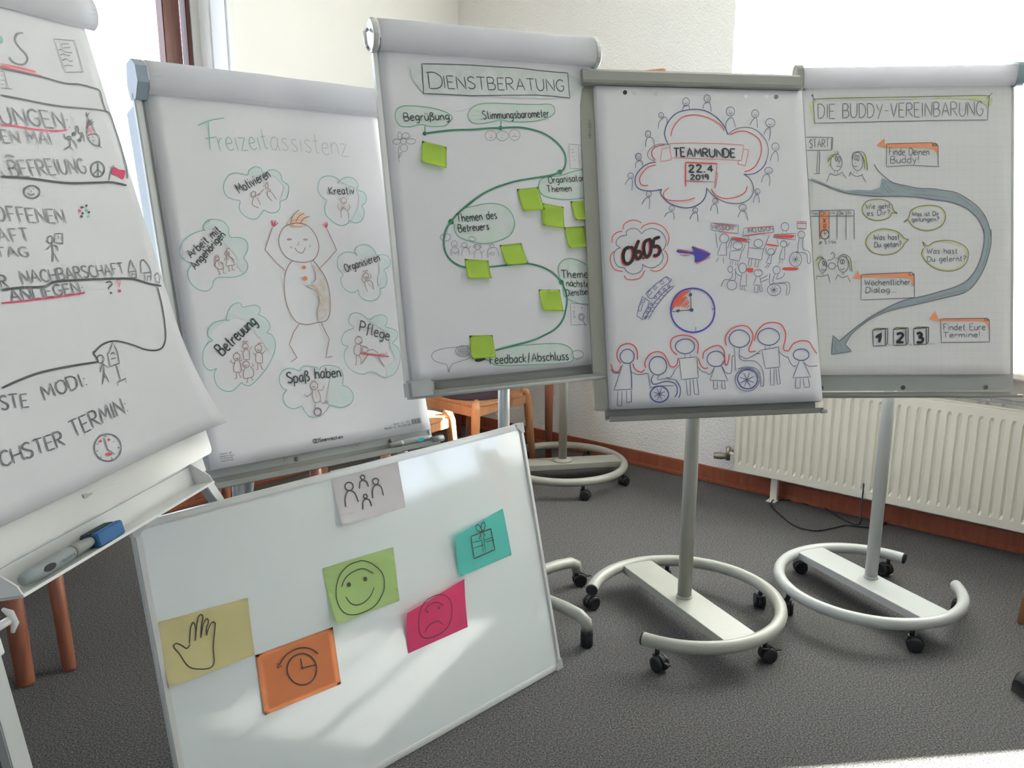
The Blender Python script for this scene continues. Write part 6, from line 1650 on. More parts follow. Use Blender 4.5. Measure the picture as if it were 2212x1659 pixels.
def ring_base(t, c, rad, a0, a1, z, tr, plate, m, casters, caps=True, pole=None, collar=True):
    n = 56; pts = [(c[0] + rad * math.cos(R(a0 + (a1-a0) * i / n)), c[1] + rad * math.sin(R(a0 + (a1-a0) * i / n)), z) for i in range(n + 1)]
    mb = MB(); mb.tube(pts, tr, 16, cap=False); I = Matrix()
    mb.build('ring_tube', m, t, I)
    if caps:
        for e, f in ((0, 1), (-1, -2)):
            p, q = Vector(pts[e]), Vector(pts[f]); d = (p - q).normalized(); mb = MB(); mb.tube([p - d * .004, p + d * .001, p + d * .003], [tr * 1.01, tr * 1.01, tr * .8], 16); mb.build('end_cap', M_black, t, I)
    pa, w = plate; d = Vector((math.cos(R(pa)), math.sin(R(pa)), 0)); s = Vector((-d.y, d.x, 0)); Lc = rad - tr * .4
    h = math.sqrt(Lc ** 2 - (w/2) ** 2); P = []
    for sx in (1, -1):
        for k in range(7):
            q = (-w/2 + w * k / 6) * sx; P.append((sx * math.sqrt(Lc ** 2 - q*q), q))
    T = Matrix(((d.x, s.x, 0, c[0]), (d.y, s.y, 0, c[1]), (0, 0, 1, 0), (0, 0, 0, 1)))
    mb = MB(); mb.prism(P, z - tr * .9, z + tr * .55, T); o = mb.build('base_plate', m, t, I)
    bv = o.modifiers.new('b', 'BEVEL'); bv.width = .002; bv.segments = 2; bv.limit_method = 'ANGLE'
    for a, br in casters:
        caster(t, (c[0] + (rad - .0) * math.cos(R(a)), c[1] + rad * math.sin(R(a)), 0), R(a + 60), brake=br)

def pole(t, base, top, r, m, collar_r=.03, z0=.105):
    mb = MB(); mb.tube([(base[0], base[1], z0), (top[0], top[1], top[2])], r, 20); mb.build('pole', m, t, Matrix())
    mb = MB(); mb.lathe((base[0], base[1], z0), [(r * 1.16, -.002), (r * 1.16, .004), (r * 1.02, .007), (r, .0075)], 24); mb.build('collar', m, t, Matrix())
def bracket(t, M, u, v, pole_xy, z):
    """steel arm from the panel's back to the pole head"""
    p = M @ Vector((u, -v, -.032)); mb = MB(); q = Vector((pole_xy[0], pole_xy[1], z))
    mb.tube([p, q], .014, 10); mb.box(u - .06, -v - .05, -.036, u + .06, -v + .05, -.030, M); mb.build('tilt_bracket', M_dkgrey, t, Matrix())

# -- TEAMRUNDE chart
CT = (.609, 2.717)
t = thing('flipchart_stand', 'grey mobile flipchart stand on an open ring base carrying the TEAMRUNDE pad', 'flipchart stand', (CT[0], CT[1], 0), 0)
M = FM['team']
panel(t, M, -.050, .692, -.046, .996, M_grey, -.0145)
draw_part('panel_lettering', DR['team']['panel_lettering'], t, M, lambda u, v: -.0142)
bar(t, M, 'clamp_rail', [(-.050, -.03), (-.053, -.018), (-.049, .006), (-.040, .014), (-.012, .016), (-.004, .013), (-.002, .004), (-.002, -.013)], -.044, .672, M_dkgrey)
tray(t, M, -.020, .664, 1.024, .036, M_tray, back=.03, zb=-.012)
mb = MB(); mb.tube([(.655, -1.026, .036), (.675, -1.026, .036)], .006, 10); mb.build('tray_end', M_dkgrey, t, M)
ring_base(t, CT, .327, -125, 167.6, .093, .0215, (-66, .125), M_grey, [(159, False), (-116, True), (-49, True), (21, False), (90, False)])
pole(t, CT, (CT[0], CT[1], 1.30), .0245, M_grey); bracket(t, M, .33, .55, CT, 1.28)

# -- BUDDY chart
CBd = (1.315, 2.858)
t = thing('flipchart_stand', 'pale mobile flipchart stand in front of the radiator holding the squared pad', 'flipchart stand', (CBd[0] + .012, CBd[1] + .012, 0), 0)
M = FM['budd']
panel(t, M, -.012, .694, -.03, 1.008, M_lacq, -.0145)
for u in (.059, .331, .604):
    mb = MB(); mb.lathe((0, 0, 0), [(.0075, 0), (.0075, .002), (.005, .0035), (.003, .0025)], 16); mb.build('screw', M_screw, t, M @ Matrix.Translation((u, -.997, -.0145)))
tray(t, M, .0, .684, 1.026, .026, M_dkgrey, back=.014, lip=.012)
mb = MB(); mb.tube([(-.012, -1.025, .026), (.702, -1.025, .026)], .0045, 10); mb.build('tray_lip', M_tray, t, M)
for u, nm in ((-.035, 'end_cap'), (.682, 'end_cap')):
    mb = MB(); mb.prism(rrect(-.005, -.03, .078, .032, .026, 7), 0, .022, Matrix.Translation((u + .0, 0, 0)) @ Matrix(((0, 0, 1, 0), (1, 0, 0, 0), (0, 1, 0, 0), (0, 0, 0, 1)))); mb.build(nm, M_dkgrey if u < 0 else mat('blue_grey_plastic', '7d8f98', .4), t, M)
ring_base(t, CBd, .313, 42.1, 356.7, .093, .0205, (-66, .125), M_lacq, [(116, False), (-170, False), (-86, False), (-12, False), (53, False)])
pole(t, (CBd[0] + .018, CBd[1] + .018), (CBd[0] + .018, CBd[1] + .018, 1.30), .0225, M_lacq, z0=.105); bracket(t, M, .33, .55, (CBd[0] + .018, CBd[1] + .018), 1.28)

# -- stand hidden behind the DIENSTBERATUNG board
CBk = (.272, 4.29)
t = thing('flipchart_stand', 'rearmost grey flipchart stand with ring base beside the back wall', 'flipchart stand', (CBk[0], CBk[1], 0), 0)
ring_base(t, CBk, .328, -150, 150, .093, .0205, (10, .125), M_grey, [(-75, False), (-19, False), (60, False), (125, False), (-130, False)])
pole(t, CBk, (CBk[0], CBk[1], 1.25), .0225, M_grey, z0=.105)
mb = MB(); mb.lathe((CBk[0], CBk[1], .105), [(.052, 0), (.05, .006), (.03, .012), (.024, .014)], 24); mb.build('foot_collar', M_grey, t, Matrix())
Mb = frame(((.0, 4.10, 1.72), (.95, .312, 0), (.06, -.18, -.98), (.3, -.93, .19))) 
Mb = Matrix.Translation((.272, 4.26, 1.2)) @ Matrix.Rotation(R(18), 4, 'Z') @ Matrix.Rotation(R(80), 4, 'X')
mb = MB(); mb.prism(rrect(-.34, -.45, .34, .45, .012), -.03, -.015); mb.build('panel', M_lacq, t, Mb)

# -- DIENSTBERATUNG chart
CD = (-.028, 2.79)
t = thing('flipchart_stand', 'silver flipchart stand with five curved feet carrying the DIENSTBERATUNG pad', 'flipchart stand', (CD[0], CD[1], 0), 0)
M = FM['dien']
panel(t, M, -.008, .690, -.03, .925, M_lacq, -.0145)
for u in (-.016, .684):
    mb = MB(); mb.prism([(.0, -.05), (.925, -.05), (.925, .012), (.0, .012)], 0, .012, Matrix.Translation((u, 0, 0)) @ Matrix(((0, 0, 1, 0), (-1, 0, 0, 0), (0, .3, 0, -.006), (0, 0, 0, 1)))); mb.build('side_rail', M_rail, t, M)
tray(t, M, -.012, .700, .950, .036, M_dkgrey, back=.03)
mb = MB(); mb.tube([(.03, -.954, .038), (.66, -.954, .038)], .0055, 10); mb.build('tray_lip', M_lacq, t, M)
for u in (-.022, .648):
    mb = MB(); mb.box(u, -.960, -.014, u + .074, -.908, .043, None, .007); mb.build('tray_corner', mat('light_grey_plastic', 'b0b4b6', .4), t, M)
for u, nm in ((-.022, 'end_cap'), (.680, 'end_cap')):
    mb = MB(); pts = [(.043 + .047 * math.cos(R(a)), .004 + .036 * math.sin(R(a))) for a in range(0, 360, 20)]
    mb.prism(pts, 0, .018, Matrix.Translation((u, 0, 0)) @ Matrix(((0, 0, 1, 0), (1, 0, 0, 0), (0, 1, 0, 0), (0, 0, 0, 1)))); o = mb.build(nm, mat('silver_plastic', 'b9bcb9', .25, metal=.3), t, M)
    bv = o.modifiers.new('b', 'BEVEL'); bv.width = .004; bv.segments = 2; bv.limit_method = 'ANGLE'
mb = MB(); mb.tube([(-.026, .06, .0), (-.036, .05, .004), (-.036, .015, .006), (-.028, .0, .006)], .005, 8); mb.build('hook', M_chrome, t, M)
mb = MB(); mb.tube([(CD[0], CD[1], .06), (CD[0], CD[1], 1.35)], .02, 20, flat=(1, 1)); mb.build('pole', M_alu, t, Matrix())
bracket(t, M, .33, .55, CD, 1.30)
mb = MB(); mb.lathe((CD[0], CD[1], .05), [(.05, 0), (.055, .02), (.05, .06), (.03, .075)], 24); mb.build('hub', M_grey, t, Matrix())
for k, a in enumerate((-39, 39, 111, 183, 255)):
    d = Vector((math.cos(R(a)), math.sin(R(a)), 0)); c = Vector((CD[0], CD[1], 0)); Z = Vector((0, 0, 1))
    mb = MB(); mb.tube([c + d * .03 + Z * .10, c + d * .15 + Z * .115, c + d * .27 + Z * .112, c + d * .33 + Z * .104, c + d * .358 + Z * .088, c + d * .362 + Z * .062], [.021, .021, .021, .021, .0205, .020], 14); mb.build('foot', M_grey, t, Matrix())
    e = c + d * .362
    if k != 1:
        mb = MB(); mb.lathe((e.x, e.y, 0), [(.018, .0), (.021, .006), (.021, .05), (.019, .066)], 18); mb.build('foot_cap', M_black, t, Matrix())
    else: caster(t, (e.x, e.y, 0), R(10), brake=True)

# -- Freizeitassistenz chart (tripod)
M = FM['frei']; B = M @ Vector((.34, -.95, 0))
t = thing('flipchart_easel', 'grey tripod flipchart easel carrying the Freizeitassistenz pad', 'flipchart easel', (B.x, B.y, 0), 0)
panel(t, M, -.030, .690, -.02, .990, M_lacq, -.0145)
mb = MB(); mb.box(-.029, -.985, -.016, -.012, -.0, -.011, None, .002); mb.box(.683, -.985, -.016, .692, -.0, -.011, None, .002); mb.build('edge_rail', M_rail, t, M)
for v in (.13, .55, .9):
    pass
mb = MB(); mb.prism([(-.010, -.9), (-.030, -.9), (-.030, -.02), (-.010, -.02)], -.085, -.0285); mb.build('side_flange', mat('pale_blue_plastic', '8a99a6', .4), t, M)
for u in (-.030, .682):
    mb = MB(); pts = [(-.012, -.004), (.02, .030), (.062, .030), (.088, .004), (.088, -.03), (.04, -.05), (-.004, -.04)]
    mb.prism(pts, 0, .028, Matrix.Translation((u, 0, .0)) @ Matrix(((0, 0, 1, 0), (1, 0, 0, 0), (0, 1, 0, 0), (0, 0, 0, 1)))); mb.build('end_cap', mat('pale_blue_plastic', '8a99a6', .4), t, M)
tray(t, M, -.01, .682, 1.000, .040, M_dkgrey, back=.02)
mb = MB(); mb.tube([(.655, -.990, .036), (.697, -.990, .036)], .010, 10); mb.build('tray_end', M_dkgrey, t, M)
for u in (.245, .545):
    mb = MB(); mb.lathe((0, 0, 0), [(.006, 0), (.006, .002), (.003, .003)], 14); mb.build('screw', M_screw, t, M @ Matrix.Translation((u, -.972, -.0145)))
draw_part('panel_scribble', DR['frei']['panel_scribble'], t, M, lambda u, v: -.0142)
for u0, u1 in ((.09, .02), (.60, .70)):
    a = M @ Vector((u0, -.30, -.05)); b = M @ Vector((u0, -1.0, -.05)); g = M @ Vector((u1, -1.75, -.06)); g.z = 0
    k = b + (g - b) * .30
    mb = MB(); mb.tube([a, b, k], .017, 4); l = mb.build('leg', M_alu, t, Matrix())
    mb = MB(); mb.tube([k - (g - b) * .03, g], .013, 4); mb.build('leg_extension', M_white, l, Matrix())
    mb = MB(); mb.lathe((g.x, g.y, 0), [(.016, 0), (.018, .01), (.014, .02)], 12); mb.build('foot_cap', M_black, l, Matrix())
    mb = MB(); mb.tube([k + Vector((.0, -.015, .0)), k + Vector((.0, -.045, .0))], .011, 10); mb.build('clamp_knob', M_black, l, Matrix())
a = M @ Vector((.34, -.12, -.04)); g = Vector(B) - Vector(FR['frei'][3]) * .75; g.z = 0
mb = MB(); mb.tube([a, g], .016, 4); mb.build('leg', M_alu, t, Matrix())

# -- nearest chart at the left edge (tripod)
M = FM['left']; B = M @ Vector((.34, -.95, 0))
t = thing('flipchart_easel', 'nearest tripod flipchart easel with white board and pen tray at the left edge', 'flipchart easel', (B.x, B.y, 0), 0)
panel(t, M, -.004, .682, -.05, .950, mat('white_enamel', (.74, .74, .72, 1), .2), -.0145, .014)
draw_part('smudge', DR['left']['smudge'], t, M, lambda u, v: -.014 + .0004)
panel(t, M, .03, .66, .90, .985, M_white, -.030, .003, 'tray_back', .003)
tray(t, M, .050, .604, 1.003, .020, M_white, back=.045, lip=.006, zb=-.030)
for u in (.050, .601):
    mb = MB(); mb.prism([(-.945, -.030), (-1.004, -.030), (-1.004, .022), (-.985, .016)], 0, .003, Matrix.Translation((u, 0, 0)) @ Matrix(((0, 0, 1, 0), (1, 0, 0, 0), (0, 1, 0, 0), (0, 0, 0, 1)))); mb.build('tray_end', M_white, t, M)
for u in (-.03, .712):
    mb = MB(); pts = [(-.01, -.01), (.01, .030), (.055, .034), (.082, .004), (.08, -.03), (.03, -.05)]
    if u < 0: mb.prism(pts, 0, .022, Matrix.Translation((u, 0, .0)) @ Matrix(((0, 0, 1, 0), (1, 0, 0, 0), (0, 1, 0, 0), (0, 0, 0, 1)))); mb.build('end_cap', M_dkgrey, t, M)
# left leg: outer section, clamp, inner section
def square_tube(name, p0, p1, w, h, m, par, rot=0.):
    T = xf(p0, p1); L = (Vector(p1) - Vector(p0)).length; zz = T.to_3x3() @ Vector((0, 0, 1))
    # align the tube's faces with the board
    x = Vector(FR['left'][1]); x = (x - zz * x.dot(zz)).normalized(); y = zz.cross(x)
    T = Matrix(((x.x, y.x, zz.x, p0[0]), (x.y, y.y, zz.y, p0[1]), (x.z, y.z, zz.z, p0[2]), (0, 0, 0, 1)))
    mb = MB(); mb.box(-w/2, -h/2, 0, w/2, h/2, L, T, .002); return mb.build(name, m, par, Matrix())
a = M @ Vector((.055, -.25, -.045)); c = M @ Vector((.0085, -1.085, -.045)); g = M @ Vector((-.06, -1.85, -.045)); s_ = c.z / (c.z - g.z); g = c + (g - c) * s_
l = square_tube('leg', a, c, .045, .03, M_white, t)
square_tube('leg_extension', c - (g - c) * .1, g, .036, .022, M_alu, l)
mb = MB(); k = M @ Vector((.035, -1.045, -.04)); ax = M.to_3x3() @ Vector((1, 0, 0)); up = M.to_3x3() @ Vector((0, 1, 0))
mb.tube([k, k + ax * .028], .007, 10); mb.tube([k + ax * .026 + up * .022 , k + ax * .036 + up * .010, k + ax * .038 - up * .010, k + ax * .028 - up * .022], [.003, .0065, .0065, .003], 10); mb.build('clamp_knob', M_white, l, Matrix())
mb = MB(); mb.lathe((g.x, g.y, 0), [(.02, 0), (.022, .01), (.018, .03)], 14); mb.build('foot_cap', M_black, l, Matrix())
a = M @ Vector((.60, -.60, -.05)); c = M @ Vector((.640, -.955, -.05)); c2 = Vector((-.50, 2.30, 0)); 
l = square_tube('leg', a, c, .03, .026, M_grey, t); 
square_tube('leg_extension', c - (c2 - c) * .08, c2, .026, .026, M_alu, l)
mb = MB(); mb.lathe((c2.x, c2.y, 0), [(.02, 0), (.022, .01), (.018, .03)], 14); mb.build('foot_cap', M_black, l, Matrix())
a = M @ Vector((.34, -.15, -.05)); g = Vector(B) - Vector(FR['left'][3]) * .95 + Vector((0, -.1, 0)); g.z = 0
square_tube('leg', a, g, .03, .026, M_alu, t)

# ------------------------------------------------------------------ pens and eraser
def marker(name, label, M, L, r, body, cap, mark, txt=None):
    t = thing(name, label, 'marker', M.translation)
    mb = MB(); prof = [(r * .55, 0), (r * .8, .003), (r, .02), (r * 1.12, L * .45), (r * 1.05, L * .62), (r * .8, L * .72), (r * .8, L * .72 + .002)]
    mb.lathe((0, 0, 0), [(a, b) for a, b in prof], 18, 'x'); mb.build('barrel', body, t, M)
    mb = MB(); mb.lathe((L * .70, 0, 0), [(r * .95, 0), (r * .95, L * .05), (r * .75, L * .25), (r * .6, L * .30)], 18, 'x'); mb.build('cap', cap, t, M)
    mb = MB(); mb.prism([(L*.30 + .013 * math.cos(R(a)), .006 * math.sin(R(a))) for a in range(0, 360, 24)], r * .98, r * 1.16); mb.build('colour_mark', mark, t, M)
    if txt:
        cmds = [('T', '3b3d40', .8, [(L * 430, 2.5), (L * 640, 2.5), (0, -5)], txt)]
        draw_part('lettering', cmds, t, M, lambda u, v: r * 1.13)
    return t
M = FM['left']; tilt = Matrix.Rotation(R(0), 4, 'X')
marker('marker_pen', 'fat grey marker with a dark oval, lying in the nearest pen tray', M @ Matrix.Translation((.068, -.983, .008)), .165, .0125, mat('grey_barrel', '8f9799', .35), M_dkgrey, M_black, 'neuland')
er = thing('board_eraser', 'small blue board eraser in the nearest pen tray beside the grey marker', 'eraser', (M @ Vector((.27, -1.0, .0))))
mb = MB(); mb.box(.235, -.998, -.020, .305, -.972, .006, None, .003); mb.build('felt', M_dblue, er, M)
mb = MB(); mb.box(.235, -.998, .006, .305, -.972, .022, None, .002); mb.build('grip', M_blue, er, M)
M = FM['frei']
marker('marker_pen', 'slim grey marker with a turquoise mark in the tray under Freizeitassistenz', M @ Matrix.Translation((.672, -.983, .014)) @ Matrix.Rotation(R(180), 4, 'Y') @ Matrix.Rotation(R(180), 4, 'X'), .15, .010, mat('grey_barrel', '8f9799', .35), M_dkgrey, mat('turquoise_plastic', '2fb3bd', .4))

# ------------------------------------------------------------------ sticky notes
def note_mesh(q, z0, curl, n=8):
    """paper quad with corners q (mm, TL TR BR BL); z = z0 at the gummed top, curling away below"""
    mb = MB(); G = []
    for j in range(n + 1):
        v = j / n; row = []
        for i in range(n + 1):
            u = i / n
            x = (q[0][0]*(1-u) + q[1][0]*u)*(1-v) + (q[3][0]*(1-u) + q[2][0]*u)*v
            y = (q[0][1]*(1-u) + q[1][1]*u)*(1-v) + (q[3][1]*(1-u) + q[2][1]*u)*v
            row.append(mb.bm.verts.new((x/1000, -y/1000, z0(x/1000, y/1000) + curl(u, v))))
        G.append(row)
    for j in range(n):
        for i in range(n): mb.face((G[j][i], G[j+1][i], G[j+1][i+1], G[j][i+1]), True)
    bmesh.ops.solidify(mb.bm, geom=mb.bm.faces[:], thickness=.0003); return mb
M_note = mat('lime_note_paper', (.60, .80, .13, 1), .7, noise=.03, nscale=20)
NL = ['lime sticky note on its own under the word Begrüßung', 'lime sticky note just left of the Organisatorische bubble', 'lime sticky note touching the lower right of the note under Organisatorische',
 'lime sticky note half hidden behind the TEAMRUNDE board, higher of two', 'lime sticky note half hidden behind the TEAMRUNDE board, lower of two', 'lime sticky note right of the row of small drawn people',
 'lime sticky note covering the road below the small drawn people', 'lime sticky note left of the bubble with nächste', 'lime sticky note at the bottom covering the F of Feedback']
for i, q in enumerate([[(100.5, 242.1), (172.7, 258.1), (160.5, 321.4), (87.8, 305.1)], [(380.7, 376.9), (452.4, 370.7), (460.8, 440.3), (390.1, 444.5)], [(459.8, 418.7), (532.5, 429.9), (521.4, 498.0), (451.3, 486.9)], [(558.5, 413.8), (635.8, 409.8), (639.5, 469.1), (563.5, 473.1)], [(526.7, 491.9), (598.6, 488.9), (599.2, 554.5), (533.4, 556.9)], [(306.7, 540.4), (378.9, 536.2), (387.6, 598.4), (318.9, 601.2)], [(193.4, 576.7), (266.7, 584.1), (267.2, 637.7), (193.1, 635.0)], [(420.7, 675.7), (492.9, 679.1), (491.1, 745.6), (423.8, 739.7)], [(184.7, 796.1), (256.8, 800.0), (255.3, 864.7), (180.0, 864.3)]]):
    mb = note_mesh(q, SURF['dien'], lambda u, v: .0012 + .0004 * (i == 2) + .013 * v ** 2 + .003 * v * (u - .5) * (i % 3 - 1))
    o = mb.build('sticky_note', M_note, None, FM['dien']); tag(o, NL[i], 'sticky note', 'lime sticky notes on the DIENSTBERATUNG pad')

# ------------------------------------------------------------------ whiteboard leaning on the easel legs
M = FM['whit']; WW, WH_ = 1.213, .798
t = thing('whiteboard', 'aluminium framed whiteboard leaning on the floor in front of the easels', 'whiteboard', M @ Vector((WW / 2, -WH_, 0)))
mb = MB(); mb.box(.012, -WH_ + .012, -.014, WW - .012, -.012, -.003); mb.build('writing_surface', M_wb, t, M)
for (x0, y0, x1, y1) in ((.02, -.018, WW - .02, 0), (.02, -WH_, WW - .02, -WH_ + .018), (0, -WH_ + .02, .018, -.02), (WW - .018, -WH_ + .02, WW, -.02)):
    mb = MB(); mb.box(x0, y0, -.018, x1, y1, .000, None, .0015)
    if x1 - x0 > y1 - y0:
        ym = (y0 + y1) / 2; mb.box(x0, ym - .0055, 0, x1, ym + .0055, .0022, None, .001)
    else:
        xm = (x0 + x1) / 2; mb.box(xm - .0055, y0, 0, xm + .0055, y1, .0022, None, .001)
    mb.build('frame_rail', M_frame, t, M)
for x, y in ((0, 0), (WW, 0), (0, -WH_), (WW, -WH_)):
    sx, sy = (1 if x == 0 else -1), (-1 if y == 0 else 1); poly = [(x - sx * .001, y - sy * .001), (x + sx * .030, y - sy * .001), (x + sx * .030, y + sy * .012), (x + sx * .020, y + sy * .020), (x + sx * .012, y + sy * .030), (x - sx * .001, y + sy * .030)]
    mb = MB(); mb.prism(poly, -.019, .0035); o = mb.build('corner_cap', mat('light_grey_plastic', 'a4a8aa', .4), t, M)
def dcard(key, q, col, label, curl):
    c = thing('moderation_card', label, 'card', M @ Vector(((q[3][0]) / 1000, -q[3][1] / 1000, 0)))
    f = lambda x, y: -.003
    mb = note_mesh(q, f, curl, 12); mb.build('card_paper', mat('card_' + key, col + (1,), .75, noise=.02, nscale=15), c, M)
    # inverse bilinear by iteration for the ink on the curled sheet
    def surf(x, y):
        u = v = .5; x *= 1000; y *= 1000
        for _ in range(8):
            X = (q[0][0]*(1-u) + q[1][0]*u)*(1-v) + (q[3][0]*(1-u) + q[2][0]*u)*v; Y = (q[0][1]*(1-u) + q[1][1]*u)*(1-v) + (q[3][1]*(1-u) + q[2][1]*u)*v
            u += (x - X) / max(1, (q[1][0]-q[0][0])); v += (y - Y) / max(1, (q[3][1]-q[0][1]))
        return -.003 + curl(min(1, max(0, u)), min(1, max(0, v)))
    draw_part('%s_drawing' % key, DR['whit'][key], c, M, surf)
draw_part('corner_lettering', DR['whit']['corner_lettering'], t, M, lambda u, v: -.0022)
CARDL = {'hand': ((.90, .83, .50), 'yellow card with a drawn open hand on the whiteboard', lambda u, v: .0012 + .010 * (1-u) * v ** 3 + .006 * u * u * (1-v) ** 2),
 'clock': ((.92, .40, .17), 'orange card with a clock and a curved arrow on the whiteboard', lambda u, v: .0012 + .005 * (1-u) ** 2 * v ** 2),
 'smile': ((.63, .80, .37), 'green card with a smiling face on the whiteboard', lambda u, v: .0012 + .016 * (1-u) ** 2 * v ** 2 + .004 * u * (1-v)),
 'frown': ((.92, .11, .30), 'pink card with a sad face on the whiteboard', lambda u, v: .0012 + .022 * (1-v) ** 2 * (1 - u * .5)),
 'gift': ((.18, .73, .67), 'turquoise card with a wrapped gift on the whiteboard', lambda u, v: .0012 + .020 * (1-v) ** 2 * (1-u) + .006 * (1-u) * v),
 'people': ((.90, .87, .89), 'white card with four drawn people at the top of the whiteboard', lambda u, v: .0012 + .012 * (1-u) ** 2 * v ** 2)}
for key, q in [('hand', [(13.0, 225.9), (227.4, 239.6), (221.6, 378.1), (14.2, 372.0)]), ('clock', [(222.8, 379.5), (436.0, 386.8), (431.3, 535.1), (217.3, 524.2)]), ('smile', [(435.7, 233.0), (655.0, 240.2), (648.4, 389.0), (441.1, 380.1)]), ('frown', [(651.0, 422.8), (873.2, 397.9), (864.8, 540.5), (647.7, 537.1)]), ('gift', [(861.3, 266.2), (1074.4, 240.7), (1079.3, 388.1), (861.5, 389.2)]), ('people', [(506.3, -4.1), (719.4, 1.4), (720.3, 146.9), (507.1, 143.9)])]: dcard(key, q, *CARDL[key])

# ------------------------------------------------------------------ chairs
def chair(loc, rz, label, seatm=None):
    """local: y forward, x sideways; seat height .45"""
    t = thing('wooden_chair', label, 'chair', loc, rz); M = gframe(loc, rz); w, d = .215, .205
    for sx in (-1, 1):
        mb = MB(); mb.tube([(sx * (w + .03), d + .02, 0), (sx * w, d, .40), (sx * (w - .006), d - .004, .425), (sx * (w - .03), d - .02, .438)], [.019, .025, .024, .017], 14); mb.build('leg', M_beech, t, M)
        mb = MB(); mb.tube([(sx * (w + .02), -d - .06, 0), (sx * w, -d, .42), (sx * w, -d - .03, .65), (sx * (w - .005), -d - .09, .86)], [.019, .025, .022, .015], 14); mb.build('leg', M_beech, t, M)
        mb = MB(); mb.box(sx * w - .010, -d, .365, sx * w + .010, d, .415, None, .004); mb.build('side_rail', M_beech, t, M)
    mb = MB(); mb.box(-w, d - .010, .365, w, d + .010, .415, None, .004); mb.build('front_rail', M_beech, t, M)
    mb = MB(); mb.box(-w, -d - .010, .365, w, -d + .010, .415, None, .004); mb.build('back_rail', M_beech, t, M)
    mb = MB(); mb.prism(rrect(-w + .005, -d + .0, w - .005, d + .02, .09, 8), .416, .430); mb.build('seat_board', M_beech, t, M)
    b = bmesh.new(); bmesh.ops.create_uvsphere(b, u_segments=24, v_segments=12, radius=1)
    for v in b.verts: v.co = Vector((v.co.x * (.2 if abs(v.co.x) < 2 else 1), v.co.y * .2, .432 + max(-.3, v.co.z) * .035))
    mb = MB(); mb.take(b, None, True); mb.build('seat_cushion', seatm or M_cush, t, M)
    # bent plywood backrest
    mb = MB(); G = []
    for j in range(7):
        z = .60 + .25 * j / 6; row = []
        for i in range(13):
            s = -1 + 2 * i / 12; row.append(mb.bm.verts.new((s * w * 1.02, -d - .02 - .07 * (z - .6) / .25 - .045 * (1 - s * s), z + .012 * (1 - s * s) * (1 if j == 6 else -1 if j == 0 else 0))))
        G.append(row)
    for j in range(6):
        for i in range(12): mb.face((G[j][i], G[j][i+1], G[j+1][i+1], G[j+1][i]), True)
    bmesh.ops.solidify(mb.bm, geom=mb.bm.faces[:], thickness=.010); mb.build('backrest', M_beech, t, M)
    return t
ang = math.atan2(EA.y, EA.x) - math.pi / 2
chair((-.21, 4.50, 0), ang, 'wooden chair with a dark cushion seen between the silver pole and the wall')
chair((-.60, 3.98, 0), ang, 'wooden chair catching sunlight just right of the Freizeitassistenz pad')
chair((2.10, 2.546, 0), R(8.9), 'wooden chair whose leg stands at the right edge of the picture')

# ------------------------------------------------------------------ tables along the left wall and the console
def table(name, label, a0, a1, b0, b1, legs, m, zt=.73, rl=.026, splay=.02):
    t = thing(name, label, 'table', W((a0 + a1) / 2, (b0 + b1) / 2, 0))
    mb = MB(); rbox(mb, a0, a1, b0, b1, zt - .028, zt, .004); mb.build('table_top', m, t)
    mb = MB(); rbox(mb, a0 + .04, a1 - .04, b0 + .03, b0 + .05, zt - .10, zt - .028); rbox(mb, a0 + .04, a1 - .04, b1 - .05, b1 - .03, zt - .10, zt - .028)
    rbox(mb, a0 + .03, a0 + .05, b0 + .04, b1 - .04, zt - .10, zt - .028); rbox(mb, a1 - .05, a1 - .03, b0 + .04, b1 - .04, zt - .10, zt - .028); mb.build('apron', m, t)
    for (a, b, ta, tb) in legs:
        mb = MB(); mb.tube([W(a, b, 0), W(a, b, .01), W(ta, tb, zt - .03)], [rl * .78, rl * .80, rl], 18); mb.build('leg', m, t)
    return t
table('wooden_table', 'wooden table with round legs behind the whiteboard by the left wall', .33, 1.10, 1.95, 3.055, [(1.068, 3.003, 1.04, 3.015), (1.06, 2.0, 1.05, 2.0), (.38, 2.0, .38, 2.0), (.38, 3.0, .38, 3.0)], M_red)
table('wooden_table', 'wooden table with thick round legs behind the nearest flipchart easel', .33, 1.10, 3.075, 4.2, [(1.05, 3.125, 1.045, 3.14), (1.06, 4.14, 1.05, 4.14), (.38, 4.14, .38, 4.14), (.38, 3.12, .38, 3.12)], M_red, rl=.033)
t = thing('console_table', 'narrow reddish wall table whose round leg stands behind the chair', 'table', W(.55, .13, 0))
mb = MB(); rbox(mb, .12, .95, .0, .27, .70, .73, .004); mb.build('table_top', M_red, t)
mb = MB(); rbox(mb, .14, .92, .235, .25, .63, .70); mb.build('apron', M_red, t)
for a in (.895, .18):
    mb = MB(); mb.tube([W(a, .234, 0), W(a, .234, .7)], [.019, .030], 18); mb.build('leg', M_red, t)
# small wooden frame edge on the window wall
t = quadbox('wall_board', 1.27, 1.435, .001, .022, 1.85, 2.122, M_beech, None, .002)
tag(t, 'small wooden board on the wall just above the TEAMRUNDE board rail', 'wall board')

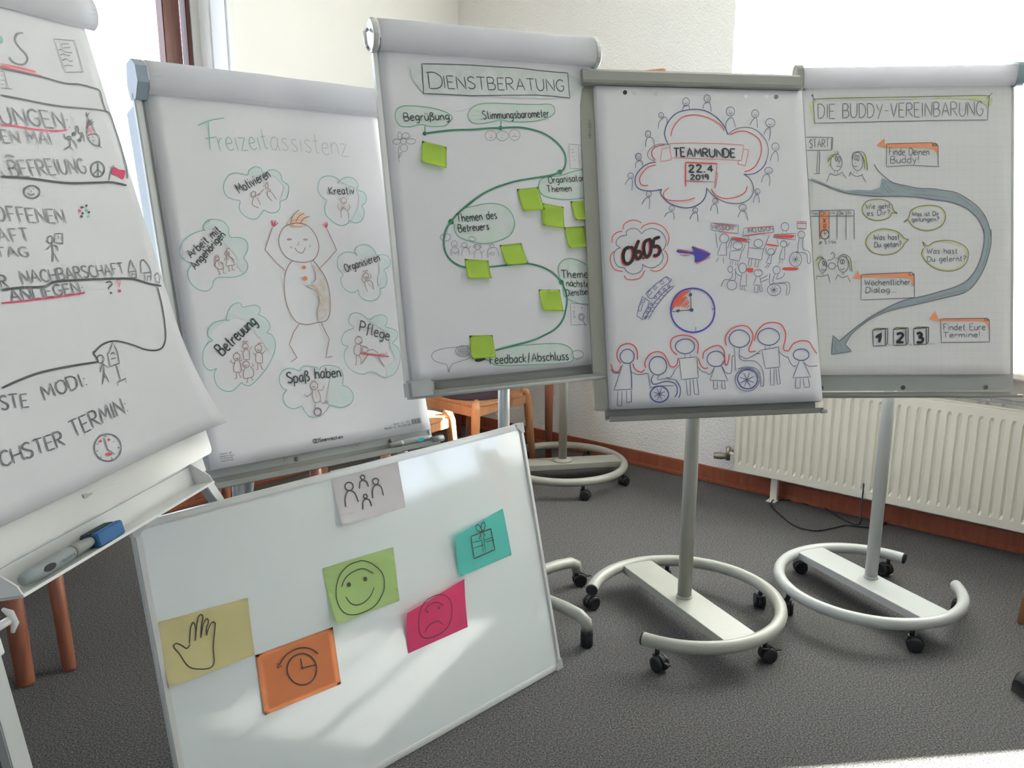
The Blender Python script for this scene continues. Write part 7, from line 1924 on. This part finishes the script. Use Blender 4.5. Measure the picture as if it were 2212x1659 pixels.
# ------------------------------------------------------------------ cable on the carpet
pts = [(1.62, 3.66, 0.2), (1.6, 3.62, 0.1), (1.575, 3.6, 0.02), (1.51, 3.924, 0.004), (1.466, 3.903, 0.004), (1.411, 3.954, 0.004), (1.351, 3.969, 0.004), (1.307, 3.961, 0.004), (1.275, 3.871, 0.004), (1.286, 3.749, 0.004), (1.3, 3.645, 0.004), (1.333, 3.589, 0.004), (1.392, 3.568, 0.004), (1.472, 3.601, 0.004), (1.542, 3.631, 0.004), (1.605, 3.618, 0.004), (1.669, 3.609, 0.004), (1.747, 3.671, 0.004), (1.802, 3.752, 0.004)]
mb = MB(); q = []
for i in range(len(pts) - 1):
    a, b, c, d = [Vector(pts[min(max(k, 0), len(pts) - 1)]) for k in (i-1, i, i+1, i+2)]
    for k in range(8):
        u = k / 8; q.append(.5 * (2*b + (c-a)*u + (2*a-5*b+4*c-d)*u*u + (3*b-a-3*c+d)*u**3))
q.append(Vector(pts[-1])); mb.tube(q, .0035, 8)
tag(mb.build('cable', M_black), 'thin black cable looping on the carpet below the radiator', 'cable')

# ------------------------------------------------------------------ boot and trouser leg at the right edge
def shoe(loc, rz, label):  # short closed shape stands in for a seated person's shoe and trouser leg
    t = thing('shoe_and_trouser', label, 'shoe', loc, rz, 'pair of black shoes with trouser legs at the right edge'); M = gframe(loc, rz)
    mb = MB()
    secs = [(-.105, .030, .020, .075), (-.085, .036, .020, .30), (.0, .040, .020, .30), (.03, .038, .02, .16), (.07, .042, .018, .105), (.12, .046, .016, .082), (.165, .042, .016, .066), (.195, .026, .018, .045)]
    rows = []
    for x, w, z0, z1 in secs:
        rows.append([mb.bm.verts.new((x, w * math.cos(R(a)), (z0 + z1) / 2 + (z1 - z0) / 2 * math.sin(R(a)))) for a in range(0, 360, 24)])
    n = len(rows[0])
    for a, b in zip(rows, rows[1:]):
        for i in range(n): mb.face((a[i], a[(i+1) % n], b[(i+1) % n], b[i]), True)
    mb.face(rows[0][::-1]); mb.face(rows[-1]); mb.build('upper', mat('black_leather', '1c1e22', .55), t, M)
    mb = MB(); P = [(x, w * 1.06) for x, w, *_ in secs] + [(x, -w * 1.06) for x, w, *_ in secs[::-1]]; mb.prism(P, 0, .026); mb.build('sole', mat('shoe_sole', '3a3632', .8), t, M)
shoe((1.73, 2.335, 0), R(196), 'dark trouser leg over a black boot on the carpet at the right edge of the picture')
shoe((1.86, 2.18, 0), R(200), 'second black boot with trouser leg further right beside the first one')
